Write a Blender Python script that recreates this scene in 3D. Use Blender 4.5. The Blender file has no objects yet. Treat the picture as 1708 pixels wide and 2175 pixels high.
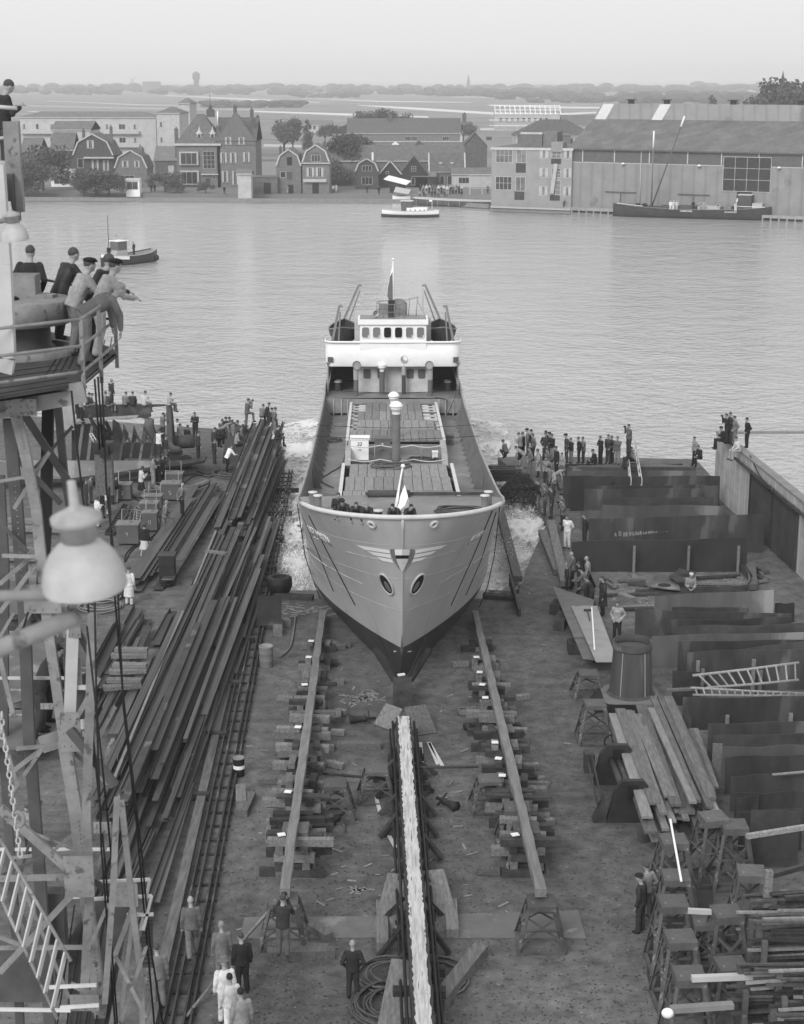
import bpy, bmesh, math, random
from mathutils import Vector, Matrix
R = math.radians; PI = math.pi
rnd = random.Random(7)
SC = bpy.context.scene; COL = SC.collection
# ---------------- camera (a 1708 x 2175 pixel reading of the photograph is used as the measuring frame)
PITCH = R(14.37); FPX = 3590.0; CX, CY = 854.0, 1087.5; H = 24.1
cam = bpy.data.cameras.new('camera'); camo = bpy.data.objects.new('camera', cam); COL.objects.link(camo)
cam.sensor_fit = 'VERTICAL'; cam.sensor_height = 36.0; cam.sensor_width = 28.3; cam.lens = FPX / 2175 * 36
camo.location = (0, 0, H); camo.rotation_euler = (PI / 2 - PITCH, 0, 0)
cam.clip_start = 0.5; cam.clip_end = 40000
cam.dof.use_dof = True; cam.dof.focus_distance = 75; cam.dof.aperture_fstop = 2.8
SC.camera = camo
# ---------------- sky, sun, exposure
world = bpy.data.worlds.new('World'); SC.world = world; world.use_nodes = True
wn = world.node_tree.nodes; wl = world.node_tree.links; wn.clear()
wo = wn.new('ShaderNodeOutputWorld'); wb = wn.new('ShaderNodeBackground'); sky = wn.new('ShaderNodeTexSky')
SUN_EL, SUN_ROT = R(36), R(206)
sky.sky_type = 'NISHITA'; sky.sun_disc = False; sky.sun_elevation = SUN_EL; sky.sun_rotation = SUN_ROT
sky.dust_density = 4; sky.air_density = 1.5
bw = wn.new('ShaderNodeRGBToBW'); mx = wn.new('ShaderNodeMath'); mx.operation = 'MULTIPLY_ADD'
mx.inputs[1].default_value = 0.22; mx.inputs[2].default_value = 8.3      # overcast: an even veil over the clear sky, seen in grey
wl.new(sky.outputs[0], bw.inputs[0]); wl.new(bw.outputs[0], mx.inputs[0]); wl.new(mx.outputs[0], wb.inputs[0])
wb.inputs[1].default_value = 0.10; wl.new(wb.outputs[0], wo.inputs[0])
sl = bpy.data.lights.new('sun', 'SUN'); sl.energy = 2.3; sl.angle = R(24)
so = bpy.data.objects.new('sun', sl); COL.objects.link(so); so.location = (0, 0, 90)
so.rotation_euler = Vector((-math.sin(SUN_ROT) * math.cos(SUN_EL), -math.cos(SUN_ROT) * math.cos(SUN_EL) , -math.sin(SUN_EL))).to_track_quat('-Z', 'Y').to_euler()
SC.view_settings.view_transform = 'Standard'; SC.view_settings.look = 'None'
SC.view_settings.exposure = 0.0; SC.view_settings.gamma = 1.0
SC.cycles.max_bounces = 6; SC.cycles.diffuse_bounces = 2; SC.cycles.glossy_bounces = 3; SC.cycles.volume_bounces = 2
SC.cycles.transparent_max_bounces = 8; SC.cycles.use_denoising = True
# ---------------- measuring helpers
_ct, _st = math.cos(PITCH), math.sin(PITCH)
def ray(px, py):
 a = (px - CX) / FPX; b = (CY - py) / FPX
 return Vector((a, _ct + b * _st, -_st + b * _ct))
def g(px, py, z=0.0):                      # photograph reading -> point at height z
 d = ray(px, py); t = (z - H) / d.z
 return Vector((d.x * t, d.y * t, z))
def gy(px, py, Y):                         # photograph reading -> point at distance Y
 d = ray(px, py); t = Y / d.y
 return Vector((d.x * t, Y, H + d.z * t))
def V(*a): return Vector(a)
# ---------------- materials (all grey: the photograph is black and white)
MATS = {}
def mat(name, v, rough=0.8, var=0.2, scale=1.5, detail=5, bump=0.0, bscale=None, metal=0.0, stretch=(1, 1, 1), rv=0.0, spots=None, spec=None):
 if name in MATS: return MATS[name]
 m = bpy.data.materials.new(name); m.use_nodes = True; MATS[name] = m
 n = m.node_tree.nodes; l = m.node_tree.links; p = n['Principled BSDF']
 p.inputs['Roughness'].default_value = rough; p.inputs['Metallic'].default_value = metal
 p.inputs['Specular IOR Level'].default_value = spec if spec is not None else (.5 if rough < .5 else .22)
 tc = n.new('ShaderNodeTexCoord'); mp = n.new('ShaderNodeMapping'); mp.inputs['Scale'].default_value = stretch
 l.new(tc.outputs['Object'], mp.inputs['Vector'])
 no = n.new('ShaderNodeTexNoise'); no.inputs['Scale'].default_value = scale; no.inputs['Detail'].default_value = detail; no.inputs['Roughness'].default_value = 0.62
 l.new(mp.outputs[0], no.inputs['Vector'])
 mr = n.new('ShaderNodeMapRange'); mr.inputs[1].default_value = 0.28; mr.inputs[2].default_value = 0.72
 mr.inputs[3].default_value = v * (1 - var); mr.inputs[4].default_value = v * (1 + var)
 l.new(no.outputs[0], mr.inputs[0]); out = mr.outputs[0]
 if spots:                                # (value, scale, threshold) patches of wear
  n2 = n.new('ShaderNodeTexNoise'); n2.inputs['Scale'].default_value = spots[1]; n2.inputs['Detail'].default_value = 6
  l.new(mp.outputs[0], n2.inputs['Vector'])
  m2 = n.new('ShaderNodeMapRange'); m2.inputs[1].default_value = spots[2]; m2.inputs[2].default_value = spots[2] + 0.07
  l.new(n2.outputs[0], m2.inputs[0]); mi = n.new('ShaderNodeMix'); l.new(m2.outputs[0], mi.inputs[0])
  l.new(out, mi.inputs[2]); mi.inputs[3].default_value = spots[0]; out = mi.outputs[0]
 if rv:
  oi = n.new('ShaderNodeObjectInfo'); r2 = n.new('ShaderNodeMapRange'); r2.inputs[3].default_value = 1 - rv; r2.inputs[4].default_value = 1 + rv
  l.new(oi.outputs['Random'], r2.inputs[0]); mu = n.new('ShaderNodeMath'); mu.operation = 'MULTIPLY'
  l.new(out, mu.inputs[0]); l.new(r2.outputs[0], mu.inputs[1]); out = mu.outputs[0]
 l.new(out, p.inputs['Base Color'])
 if bump:
  nb = n.new('ShaderNodeTexNoise'); nb.inputs['Scale'].default_value = bscale or scale * 4; nb.inputs['Detail'].default_value = 4
  l.new(mp.outputs[0], nb.inputs['Vector']); b = n.new('ShaderNodeBump'); b.inputs['Strength'].default_value = bump
  b.inputs['Distance'].default_value = 0.05; l.new(nb.outputs[0], b.inputs['Height']); l.new(b.outputs[0], p.inputs['Normal'])
 return m
def node(m, t): return m.node_tree.nodes.new(t)
def basein(m): return m.node_tree.nodes['Principled BSDF'].inputs['Base Color']
def pattern(m, kind, sc, depth, axes='XZ', rot=0):
 """multiply the base colour by a brick / wave pattern that is part of the surface itself"""
 n = m.node_tree.nodes; l = m.node_tree.links; src = basein(m).links[0].from_socket
 tc = n.new('ShaderNodeTexCoord'); mp = n.new('ShaderNodeMapping'); l.new(tc.outputs['Object'], mp.inputs[0])
 if axes == 'XZ': mp.inputs['Rotation'].default_value = (R(90), 0, 0)
 if axes == 'YZ': mp.inputs['Rotation'].default_value = (R(90), 0, R(90))
 if kind == 'brick':
  t = n.new('ShaderNodeTexBrick'); t.inputs['Color1'].default_value = (1, 1, 1, 1); t.inputs['Color2'].default_value = (1 - depth * .6,) * 3 + (1,)
  t.inputs['Mortar'].default_value = (1 + depth,) * 3 + (1,); t.inputs['Scale'].default_value = sc; t.inputs['Mortar Size'].default_value = 0.02
  o = t.outputs[0]
 elif kind == 'tile':
  t = n.new('ShaderNodeTexBrick'); t.inputs['Color1'].default_value = (1, 1, 1, 1); t.inputs['Color2'].default_value = (1 - depth,) * 3 + (1,)
  t.inputs['Mortar'].default_value = (1 - depth * 1.2,) * 3 + (1,); t.inputs['Scale'].default_value = sc; t.inputs['Mortar Size'].default_value = 0.012
  o = t.outputs[0]
 else:
  t = n.new('ShaderNodeTexWave'); t.wave_type = 'BANDS'; t.bands_direction = {'wx': 'X', 'wy': 'Y', 'wz': 'Z'}[kind]; t.inputs['Scale'].default_value = sc; t.inputs['Distortion'].default_value = .3
  r = n.new('ShaderNodeMapRange'); r.inputs[1].default_value = 0; r.inputs[2].default_value = .25; r.inputs[3].default_value = 1 - depth; r.inputs[4].default_value = 1
  l.new(t.outputs[1], r.inputs[0]); o = r.outputs[0]
 l.new(mp.outputs[0], t.inputs['Vector'])
 mu = n.new('ShaderNodeVectorMath'); mu.operation = 'MULTIPLY'; l.new(src, mu.inputs[0]); l.new(o, mu.inputs[1]); l.new(mu.outputs[0], basein(m))
 return m
# ---------------- mesh builder
class MB:
 def __init__(s): s.v = []; s.f = []; s.sm = []
 def add(s, vs, fs, smooth=False):
  b = len(s.v); s.v += [Vector(q) for q in vs]; s.f += [tuple(b + i for i in f) for f in fs]; s.sm += [smooth] * len(fs); return s
 def box(s, c, d, rz=0, rx=0, ry=0):                       # centre, size
  M = Matrix.Rotation(rz, 3, 'Z') @ Matrix.Rotation(ry, 3, 'Y') @ Matrix.Rotation(rx, 3, 'X'); c = Vector(c)
  vs = [c + M @ Vector((x * d[0] / 2, y * d[1] / 2, z * d[2] / 2)) for z in (-1, 1) for x, y in ((-1, -1), (1, -1), (1, 1), (-1, 1))]
  return s.add(vs, [(3, 2, 1, 0), (4, 5, 6, 7), (0, 1, 5, 4), (1, 2, 6, 5), (2, 3, 7, 6), (3, 0, 4, 7)])
 def bb(s, x0, x1, y0, y1, z0, z1): return s.box(((x0 + x1) / 2, (y0 + y1) / 2, (z0 + z1) / 2), (abs(x1 - x0), abs(y1 - y0), abs(z1 - z0)))
 def bar(s, p, q, w, h=None, up=(0, 0, 1)):               # rectangular bar from p to q
  h = h or w; p = Vector(p); q = Vector(q); d = (q - p);
  if d.length < 1e-6: return s
  d.normalize(); u = Vector(up)
  if abs(d.dot(u)) > .98: u = Vector((0, 1, 0))
  a = d.cross(u).normalized(); b = a.cross(d).normalized(); a = a * w / 2; b = b * h / 2
  vs = [p - a - b, p + a - b, p + a + b, p - a + b, q - a - b, q + a - b, q + a + b, q - a + b]
  return s.add(vs, [(3, 2, 1, 0), (4, 5, 6, 7), (0, 1, 5, 4), (1, 2, 6, 5), (2, 3, 7, 6), (3, 0, 4, 7)])
 def angle(s, p, q, w, t, up=(0, 0, 1)):                  # angle iron
  p = Vector(p); q = Vector(q); d = (q - p).normalized(); u = Vector(up)
  if abs(d.dot(u)) > .98: u = Vector((0, 1, 0))
  a = d.cross(u).normalized(); b = a.cross(d).normalized()
  s.bar(p + b * (w - t) / 2, q + b * (w - t) / 2, w, t, u); s.bar(p - a * (w - t) / 2 - b * t * .5, q - a * (w - t) / 2 - b * t * .5, t, w - t * 1.02, u); return s
 def tube(s, pts, r, n=8, caps=True, closed=False):
  pts = [Vector(p) for p in pts]; rs = r if isinstance(r, (list, tuple)) else [r] * len(pts); b0 = len(s.v); m = len(pts); prev = None
  for i, p in enumerate(pts):
   d = (pts[(i + 1) % m] - pts[i - 1]) if closed else (pts[min(i + 1, m - 1)] - pts[max(i - 1, 0)])
   d = d.normalized() if d.length > 1e-9 else Vector((0, 0, 1))
   if prev is None:
    a = d.cross(Vector((0, 0, 1)));
    if a.length < .05: a = d.cross(Vector((0, 1, 0)))
   else: a = prev - d * prev.dot(d)
   a.normalize(); prev = a; b = d.cross(a)
   for k in range(n):
    t = 2 * PI * k / n; s.v.append(p + (a * math.cos(t) + b * math.sin(t)) * rs[i])
  for i in range(m if closed else m - 1):
   j = (i + 1) % m
   for k in range(n):
    k2 = (k + 1) % n; s.f.append((b0 + i * n + k, b0 + i * n + k2, b0 + j * n + k2, b0 + j * n + k)); s.sm.append(True)
  if caps and not closed:
   s.f.append(tuple(b0 + k for k in reversed(range(n)))); s.f.append(tuple(b0 + (m - 1) * n + k for k in range(n))); s.sm += [False, False]
  return s
 def lathe(s, c, prof, n=20, axis=(0, 0, 1), smooth=True, caps=False):   # prof: (radius, height)
  c = Vector(c); z = Vector(axis).normalized(); x = z.orthogonal().normalized(); y = z.cross(x); b0 = len(s.v)
  for r, h in prof:
   for k in range(n):
    t = 2 * PI * k / n; s.v.append(c + z * h + (x * math.cos(t) + y * math.sin(t)) * r)
  for i in range(len(prof) - 1):
   for k in range(n):
    k2 = (k + 1) % n; s.f.append((b0 + i * n + k, b0 + i * n + k2, b0 + (i + 1) * n + k2, b0 + (i + 1) * n + k)); s.sm.append(smooth)
  if caps:
   s.f.append(tuple(b0 + k for k in reversed(range(n)))); s.f.append(tuple(b0 + (len(prof) - 1) * n + k for k in range(n))); s.sm += [False, False]
  return s
 def ball(s, c, r, n=10, sc=(1, 1, 1), M=None):
  c = Vector(c); vs = []; fs = []; m = max(5, n // 2 + 1)
  for i in range(m + 1):
   t = PI * i / m
   for k in range(n):
    a = 2 * PI * k / n; q = Vector((math.sin(t) * math.cos(a) * sc[0], math.sin(t) * math.sin(a) * sc[1], math.cos(t) * sc[2])) * r
    vs.append(c + (M @ q if M else q))
  for i in range(m):
   for k in range(n):
    k2 = (k + 1) % n; fs.append((i * n + k, (i + 1) * n + k, (i + 1) * n + k2, i * n + k2))
  return s.add(vs, fs, True)
 def prism(s, poly, vec):                                 # polygon (3-D points) pushed along vec
  poly = [Vector(p) for p in poly]; vec = Vector(vec); n = len(poly); vs = poly + [p + vec for p in poly]
  nrm = Vector((0, 0, 0))
  for i in range(n): nrm += poly[i].cross(poly[(i + 1) % n])
  fs = [tuple(range(n)), tuple(reversed(range(n, 2 * n)))] + [((i + 1) % n, i, n + i, n + (i + 1) % n) for i in range(n)]
  if nrm.dot(vec) > 0: fs = [tuple(reversed(f)) for f in fs]
  return s.add(vs, fs)
 def sheet(s, grid, smooth=True):                         # grid of points [i][j]
  b0 = len(s.v); m = len(grid[0])
  for row in grid: s.v += [Vector(p) for p in row]
  for i in range(len(grid) - 1):
   for j in range(m - 1):
    a = b0 + i * m + j; s.f.append((a, a + 1, a + m + 1, a + m)); s.sm.append(smooth)
  return s
 def mesh(s, name, off=Vector((0, 0, 0))):
  me = bpy.data.meshes.new(name); me.from_pydata([tuple(v - off) for v in s.v], [], s.f)
  me.polygons.foreach_set('use_smooth', s.sm); me.update(); return me
 def base(s):
  xs = [v.x for v in s.v]; ys = [v.y for v in s.v]; return Vector(((min(xs) + max(xs)) / 2, (min(ys) + max(ys)) / 2, min(v.z for v in s.v)))
def link(name, me, m=None, parent=None, loc=None):
 o = bpy.data.objects.new(name, me); COL.objects.link(o)
 if m is not None and me is not None:
  if not me.materials: me.materials.append(m)
  elif me.materials[0] != m:
   o.material_slots[0].link = 'OBJECT'; o.material_slots[0].material = m
 if parent: o.parent = parent
 if loc is not None: o.location = loc
 return o
def tag(o, label=None, cat=None, group=None, kind=None):
 if label: o['label'] = label
 if cat: o['category'] = cat
 if group: o['group'] = group
 if kind: o['kind'] = kind
 return o
WL = {}                                                       # world origin of each thing / part (no rotations used for these)
def thing(name, label, cat, loc=(0, 0, 0), group=None):
 o = bpy.data.objects.new(name, None); COL.objects.link(o); o.empty_display_size = .2; o.location = loc; WL[o.name] = Vector(loc)
 return tag(o, label, cat, group)
def part(name, mb, m, parent, label=None):                    # mb in world coordinates
 off = WL.get(parent.name, Vector((0, 0, 0))); o = link(name, mb.mesh(name, off), m, parent); WL[o.name] = off
 if label: o['label'] = label
 return o
def solo(name, mb, m, label, cat, group=None):                # a thing that is one mesh
 b = mb.base(); o = link(name, mb.mesh(name, b), m, None, b); WL[o.name] = b; return tag(o, label, cat, group)
def struct(name, mb, m):
 o = link(name, mb.mesh(name), m); o['kind'] = 'structure'; return o
def copy_tree(o, parent=None, loc=None, rz=None, label=None):
 c = o.copy(); COL.objects.link(c)
 if parent: c.parent = parent
 if loc is not None: c.location = loc
 if rz is not None: c.rotation_euler = (0, 0, rz)
 if label: c['label'] = label
 for ch in list(o.children): copy_tree(ch, c)
 return c
# ---------------- shared materials
GREY = lambda v, **k: mat('paint_grey_%03d' % int(v * 1000), v, **k)
M_white = mat('white_paint', .80, .5, .05, 2)
M_offw = mat('off_white_paint', .55, .6, .12, 2)
M_cream = mat('cream_paint', .42, .6, .1, 2)
M_hull = mat('hull_grey_paint', .42, .45, .1, .9, stretch=(1.2, 1.2, .35), spec=.4)
M_boot = mat('hull_dark_paint', .035, .45, .3, .5, spec=.4)
M_deck = mat('deck_grey', .19, .6, .25, .7, spots=(.27, 1.3, .6))
M_steel = mat('dark_steel', .03, .6, .4, 1.5, rv=.25, bump=.1)
M_rust = mat('rusty_steel', .05, .7, .45, 1.2, rv=.2, spots=(.13, .8, .58), bump=.1)
M_plate = mat('stacked_plate_steel', .036, .55, .6, 1.0, rv=.3, spots=(.085, 1.1, .6), stretch=(1, 1, .3), spec=.3)
M_plate2 = mat('weathered_plate_steel', .10, .55, .55, .4, rv=.3, spots=(.24, .6, .57), stretch=(1, 1, .3))
M_bar = mat('steel_section', .056, .5, .4, 2, rv=.6, stretch=(3, .15, 3))
M_wood = mat('weathered_timber', .15, .85, .4, 3, rv=.3, stretch=(4, .5, 4), bump=.25, bscale=20)
M_woodl = mat('pale_timber', .24, .85, .3, 3, rv=.2, stretch=(4, .4, 4))
M_woodd = mat('tarred_timber', .045, .85, .45, 3, rv=.35, bump=.25, bscale=14)
M_plank = mat('deck_plank', .14, .8, .3, 2.5, stretch=(3, .5, 3), rv=.1)
M_glass = mat('window_glass', .03, .12, .4, .2, rv=.6)
M_glassl = mat('office_glass', .14, .15, .5, .5, rv=.3)
M_brick = pattern(mat('brown_brick', .155, .9, .2, 1.2, rv=.1), 'brick', 4.2, .22)
M_brickd = mat('dark_brick', .11, .9, .3, 1.0, rv=.12)
M_brickl = mat('pale_brick', .42, .9, .16, .8)
M_tile = pattern(mat('clay_roof_tile', .14, .85, .35, 1.0, rv=.15), 'tile', 2.6, .25, 'XY')
M_tiled = mat('dark_roof_tile', .105, .85, .3, 1.5, rv=.15)
M_slate = mat('grey_roofing', .14, .85, .25, .8, rv=.1)
M_rope = mat('rope', .10, .9, .3, 8, rv=.3)
M_black = mat('near_black', .012, .6, .3, 3)
M_leaf = mat('foliage', .09, .8, .5, 1.2, rv=.25)
M_trunk = mat('tree_bark', .06, .9, .3, 4)
M_crane = mat('crane_grey_paint', .2, .6, .3, 2.2, spots=(.09, 5, .6), bump=.2, bscale=12)
M_craned = mat('crane_dark_paint', .075, .6, .3, 1.6)
# ---------------- ground, water, far country
ZW = -0.6
m_ground = mat('yard_dirt', .108, .95, .45, 1.6, 15, bump=.8, bscale=3.2, spots=(.05, 6.5, .6))
def ground_extra():
 n = m_ground.node_tree.nodes; l = m_ground.node_tree.links; src = basein(m_ground).links[0].from_socket
 tc = n.new('ShaderNodeTexCoord'); a = n.new('ShaderNodeTexNoise'); a.inputs['Scale'].default_value = .07; a.inputs['Detail'].default_value = 4; l.new(tc.outputs['Object'], a.inputs[0])
 mr = n.new('ShaderNodeMapRange'); mr.inputs[1].default_value = .35; mr.inputs[2].default_value = .65; mr.inputs[3].default_value = .72; mr.inputs[4].default_value = 1.3; l.new(a.outputs[0], mr.inputs[0])
 f = n.new('ShaderNodeTexNoise'); f.inputs['Scale'].default_value = 7; f.inputs['Detail'].default_value = 3; l.new(tc.outputs['Object'], f.inputs[0])
 m2 = n.new('ShaderNodeMapRange'); m2.inputs[1].default_value = .66; m2.inputs[2].default_value = .72; m2.inputs[3].default_value = 1; m2.inputs[4].default_value = 1.8; l.new(f.outputs[0], m2.inputs[0])
 q = n.new('ShaderNodeMath'); q.operation = 'MULTIPLY'; l.new(src, q.inputs[0]); l.new(mr.outputs[0], q.inputs[1])
 q2 = n.new('ShaderNodeMath'); q2.operation = 'MULTIPLY'; l.new(q.outputs[0], q2.inputs[0]); l.new(m2.outputs[0], q2.inputs[1]); l.new(q2.outputs[0], basein(m_ground))
ground_extra()
# yard outline (x, y): the slipway is cut out of the shore; quay faces go down into the water
SLIP = [(-13.5, 118), (-8.3, 114), (-7.7, 96), (-6.6, 84), (-5.6, 77.3), (5.5, 77.3), (6.6, 84), (8.2, 92), (7.2, 104), (6.3, 108.5), (8, 109), (19.2, 108)]
yard_poly = [(-70, 15), (-70, 131), (-46, 127), (-27, 122.5)] + SLIP + [(19.6, 97), (24, 60), (30, 15)]
m = MB(); m.prism([(x, y, 0) for x, y in yard_poly], (0, 0, -3)); struct('yard_ground', m, m_ground)
# slipway slope running down under the water
m = MB(); m.sheet([[(x, y, -.012 - max(0, y - 70) * .055) for x in (-9, -4, 0, 4, 9)] for y in (77.0, 84, 92, 100, 125)]); struct('slipway_ground', m, mat('wet_mud', .06, .35, .4, 1.5))
# water: one sheet that reaches the far bank and on to the right
m_water = mat('river_water', .4, .06, .08, .02);
def water_nodes():
 n = m_water.node_tree.nodes; l = m_water.node_tree.links; p = n['Principled BSDF']; p.inputs['IOR'].default_value = 1.95
 tc = n.new('ShaderNodeTexCoord'); mp = n.new('ShaderNodeMapping'); mp.inputs['Scale'].default_value = (1, 1.0, 1); l.new(tc.outputs['Object'], mp.inputs[0])
 prev = None
 for sc, st, dist in ((.25, .6, .7), (1.2, 1.0, .3), (4.5, 1.0, .09)):
  a = n.new('ShaderNodeTexNoise'); a.inputs['Scale'].default_value = sc; a.inputs['Detail'].default_value = 3; l.new(mp.outputs[0], a.inputs[0])
  b = n.new('ShaderNodeBump'); b.inputs['Strength'].default_value = st; b.inputs['Distance'].default_value = dist; l.new(a.outputs[0], b.inputs['Height'])
  if prev: l.new(prev.outputs[0], b.inputs['Normal'])
  prev = b
 l.new(prev.outputs[0], p.inputs['Normal'])
water_nodes()
m = MB(); m.sheet([[(x, y, ZW) for x in (-400, -60, 60, 400)] for y in (70, 130, 250, 480)]); struct('river_water', m, m_water)
# far land
m_field = mat('meadow', .19, .95, .35, .006, 6, stretch=(.6, 2.5, 1), spots=(.10, .012, .6))
m = MB(); bk = [g(px, py, ZW) for px, py in ((-300, 419), (60, 419), (400, 420), (820, 423), (870, 424), (885, 424.5), (1040, 434), (1043, 437), (1212, 445), (1325, 447), (1720, 461), (1900, 468))]; bk = [V(-400, bk[0].y, 0)] + bk + [V(400, bk[-1].y - 40, 0)]
m.sheet([[(b.x, b.y, ZW - 1) for b in bk], [(b.x, b.y, .25) for b in bk], [(b.x * 1.0, 700, .25) for b in bk]], False)
m.sheet([[(x, y, .25) for x in (-9000, -400, 400, 9000)] for y in (700, 2500, 9000, 22000)], False)
m.add([(-9000, 366, .25), (-400, 366, .25), (-400, 700, .25), (-9000, 700, .25), (400, 260, .25), (9000, 260, .25), (9000, 700, .25), (400, 700, .25)], [(0, 1, 2, 3), (4, 5, 6, 7)])
struct('far_meadow_ground', m, m_field)
m_canal = mat('ditch_water', .55, .25, .05, .01)
m = MB()
def strip(pts, z=.27):
 L = [g(x, y, z) for x, y, t in pts]; Q = [g(x, y + t, z) for x, y, t in pts]; m.sheet([L, Q], False)
strip([(60, 236, 1), (150, 241, 3.5), (240, 246, 4), (330, 252, 1)])
strip([(330, 201, 1), (450, 206, 2.5), (560, 211, 3), (680, 217, 1)])
strip([(540, 235, 3), (740, 241, 4.5), (910, 247, 3)])
strip([(760, 223, 1), (880, 228, 5), (1040, 238, 5), (1200, 240, 5), (1300, 236, 2)])
strip([(1040, 222, 3), (1180, 226, 4), (1360, 228, 2.5)])
strip([(640, 208, .5), (800, 214, 2), (1000, 217, 1)])
strip([(100, 214, .6), (300, 222, 1.2), (420, 224, .8)])
strip([(960, 205, 1), (1200, 208, 1.5), (1500, 207, .6)])
strip([(1000, 187, .6), (1500, 189, .7)]); strip([(1250, 193, .6), (1700, 195, .9)]); strip([(700, 193, .6), (880, 196, .8)]); strip([(60, 224, .7), (300, 230, .9), (560, 233, .5)])
struct('canal_water', m, m_canal)
# pale roads behind the houses
m = MB()
strip([(560, 306, 5), (800, 312, 5), (930, 304, 4)]); strip([(1020, 272, 5), (1220, 272, 4.5), (1300, 276, 4)]); strip([(280, 302, 3), (380, 300, 4), (460, 296, 3)]); strip([(700, 277, 2), (760, 280, 2)])
struct('road', m, mat('pale_road', .45, .9, .1, .05))
# ---------------- the coaster sliding down the ways
from mathutils.bvhtree import BVHTree
def S(u, s, v): return Vector((.03 + u - .0135 * s, 63 + s, v - .04 * s))
def lerp_tab(tab, x):
 if x <= tab[0][0]: return tab[0][1]
 for (a, b), (c, d) in zip(tab, tab[1:]):
  if x <= c:
   t = (x - a) / (c - a); t = t * t * (3 - 2 * t) * .35 + t * .65; return b + (d - b) * t
 return tab[-1][1]
TOPV = [(0, 7.72), (3, 7.58), (6, 7.15), (10, 6.72), (15, 6.5), (22, 6.25), (30, 6.2), (42, 6.2), (45, 6.6), (60, 7.1)]
LEN = 60.0
def s0(v): return max(0.0, (7.72 - v)) ** 1.05 * .36
def hb(w, s, v):                              # w 0..1 = height share; half breadth
 a = s - s0(v);
 if a <= 0: return 0.0
 k = min(1, max(0, (v - 1.0) / 6.6)); k2 = k ** 1.7
 L = 13.5 * (1 - k2) + 6.2 * k2; B = 4.28 + .12 * k
 if v < 1.9: B *= .55 + .45 * math.sin(PI / 2 * max(0, v + .05) / 1.95) ** .6
 t = min(1, a / L); n = 1.55 * (1 - k2) + 2.3 * k2; mm = 1.0 * (1 - k2) + 2.05 * k2
 b = B * (1 - (1 - t) ** n) ** (1 / mm)
 e = LEN - s
 if e < 13: b *= max(0.0, 1 - ((13 - e) / 13) ** 2.6) ** .6 if v > 3 else max(0.02, e / 13) ** 1.2
 return b
NV = 26
def hull_pt(sgn, t, w):                       # t along, w up
 v0 = .55
 # find v for this station: top follows the sheer
 s_guess = t * LEN
 top = lerp_tab(TOPV, s_guess); v = v0 + (top - v0) * w; s = s0(v) + t * (LEN - s0(v))
 top = lerp_tab(TOPV, s); v = v0 + (top - v0) * w
 return S(sgn * hb(w, s, v), s, v), s, v
ts = [0] + [(i / 30) ** 1.9 * .33 for i in range(1, 31)] + [.33 + .67 * i / 26 for i in range(1, 27)]
ship = thing('cargo_ship', 'grey coaster with white bridge sliding stern first down the slipway', 'ship', S(0, 0, .5))
def wsplit():                                  # rows; one row lies exactly on the paint line v = 1.72
 return [0, .02, .05, .09, .13]
def hull_grid(sgn, ws=None, vs=None):
 grid = []
 for r in (vs if vs else ws):
  row = []
  for t in ts:
   if vs:
    s_g = t * LEN; s = s0(r) + t * (LEN - s0(r)); row.append(S(sgn * hb(0, s, r), s, r))
   else:
    v0 = 1.72; s_g = t * LEN; top = lerp_tab(TOPV, s_g); v = v0 + (top - v0) * r; s = s0(v) + t * (LEN - s0(v)); top = lerp_tab(TOPV, s); v = v0 + (top - v0) * r
    row.append(S(sgn * hb(0, s, v), s, v))
  grid.append(row)
 return grid
mu = MB(); ml = MB()
for sg in (-1, 1):
 G = hull_grid(sg, ws=[i / 22 for i in range(23)]); L = hull_grid(sg, vs=[.1, .2, .4, .7, 1.0, 1.3, 1.72])
 if sg > 0: G = [list(reversed(r)) for r in G]; L = [list(reversed(r)) for r in L]
 G.reverse(); L.reverse(); mu.sheet(G); ml.sheet(L)
for (sa, u) in ((0, 0),): pass
hull_side = part('hull', mu, M_hull, ship); part('hull_bottom', ml, M_boot, ship)
keel = MB(); keel.bar(S(0, s0(.1) - .05, .05), S(0, 55, .05), .4, .12); part('keel', keel, M_boot, ship)
st = MB(); st.tube([S(0, s0(v) - .02, v) for v in (.05, .6, 1.2, 1.72)], .07, 8); part('stem_foot', st, M_boot, ship)
st = MB(); st.tube([S(0, s0(v) - .01, v) for v in (1.72, 2.5, 3.5, 4.5, 5.5, 6.5, 7.2, 7.72)], [.05, .05, .05, .05, .05, .05, .06, .07], 10); part('stem', st, M_hull, ship)
for sg in (-1, 1):
 for w_ in (.3, .55, .8): mb = MB(); row = hull_grid(sg, ws=[w_])[0][1:]; mb.tube(row, .013, 4); part('plate_seam', mb, GREY(.4), ship)
 cols = hull_grid(sg, ws=[i / 12 for i in range(13)])
 for k in (9, 15, 20, 24, 28): mb = MB(); mb.tube([cols[i][k] for i in range(13)], .009, 4); part('plate_butt', mb, GREY(.4), ship)
HB = BVHTree.FromPolygons(mu.v, mu.f)
def on_hull(px, py, off=.02):
 o = Vector((0, 0, H)); d = ray(px, py).normalized(); loc, nrm, i, dist = HB.ray_cast(o, d)
 if loc is None: return gy(px, py, 66)
 if nrm.dot(d) > 0: nrm = -nrm
 return loc + nrm * off
def decal(name, quads, m, off=.03, n=6, k=2, parent=ship):
 mb = MB()
 for a, b, c, d in quads:                   # a-b top edge, d-c bottom edge
  G = []
  for i in range(n + 1):
   t = i / n; p = (a[0] + (b[0] - a[0]) * t, a[1] + (b[1] - a[1]) * t); q = (d[0] + (c[0] - d[0]) * t, d[1] + (c[1] - d[1]) * t)
   G.append([on_hull(p[0] + (q[0] - p[0]) * j / k, p[1] + (q[1] - p[1]) * j / k, off) for j in range(k + 1)])
  mb.sheet(G)
 return part(name, mb, m, parent)
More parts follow.
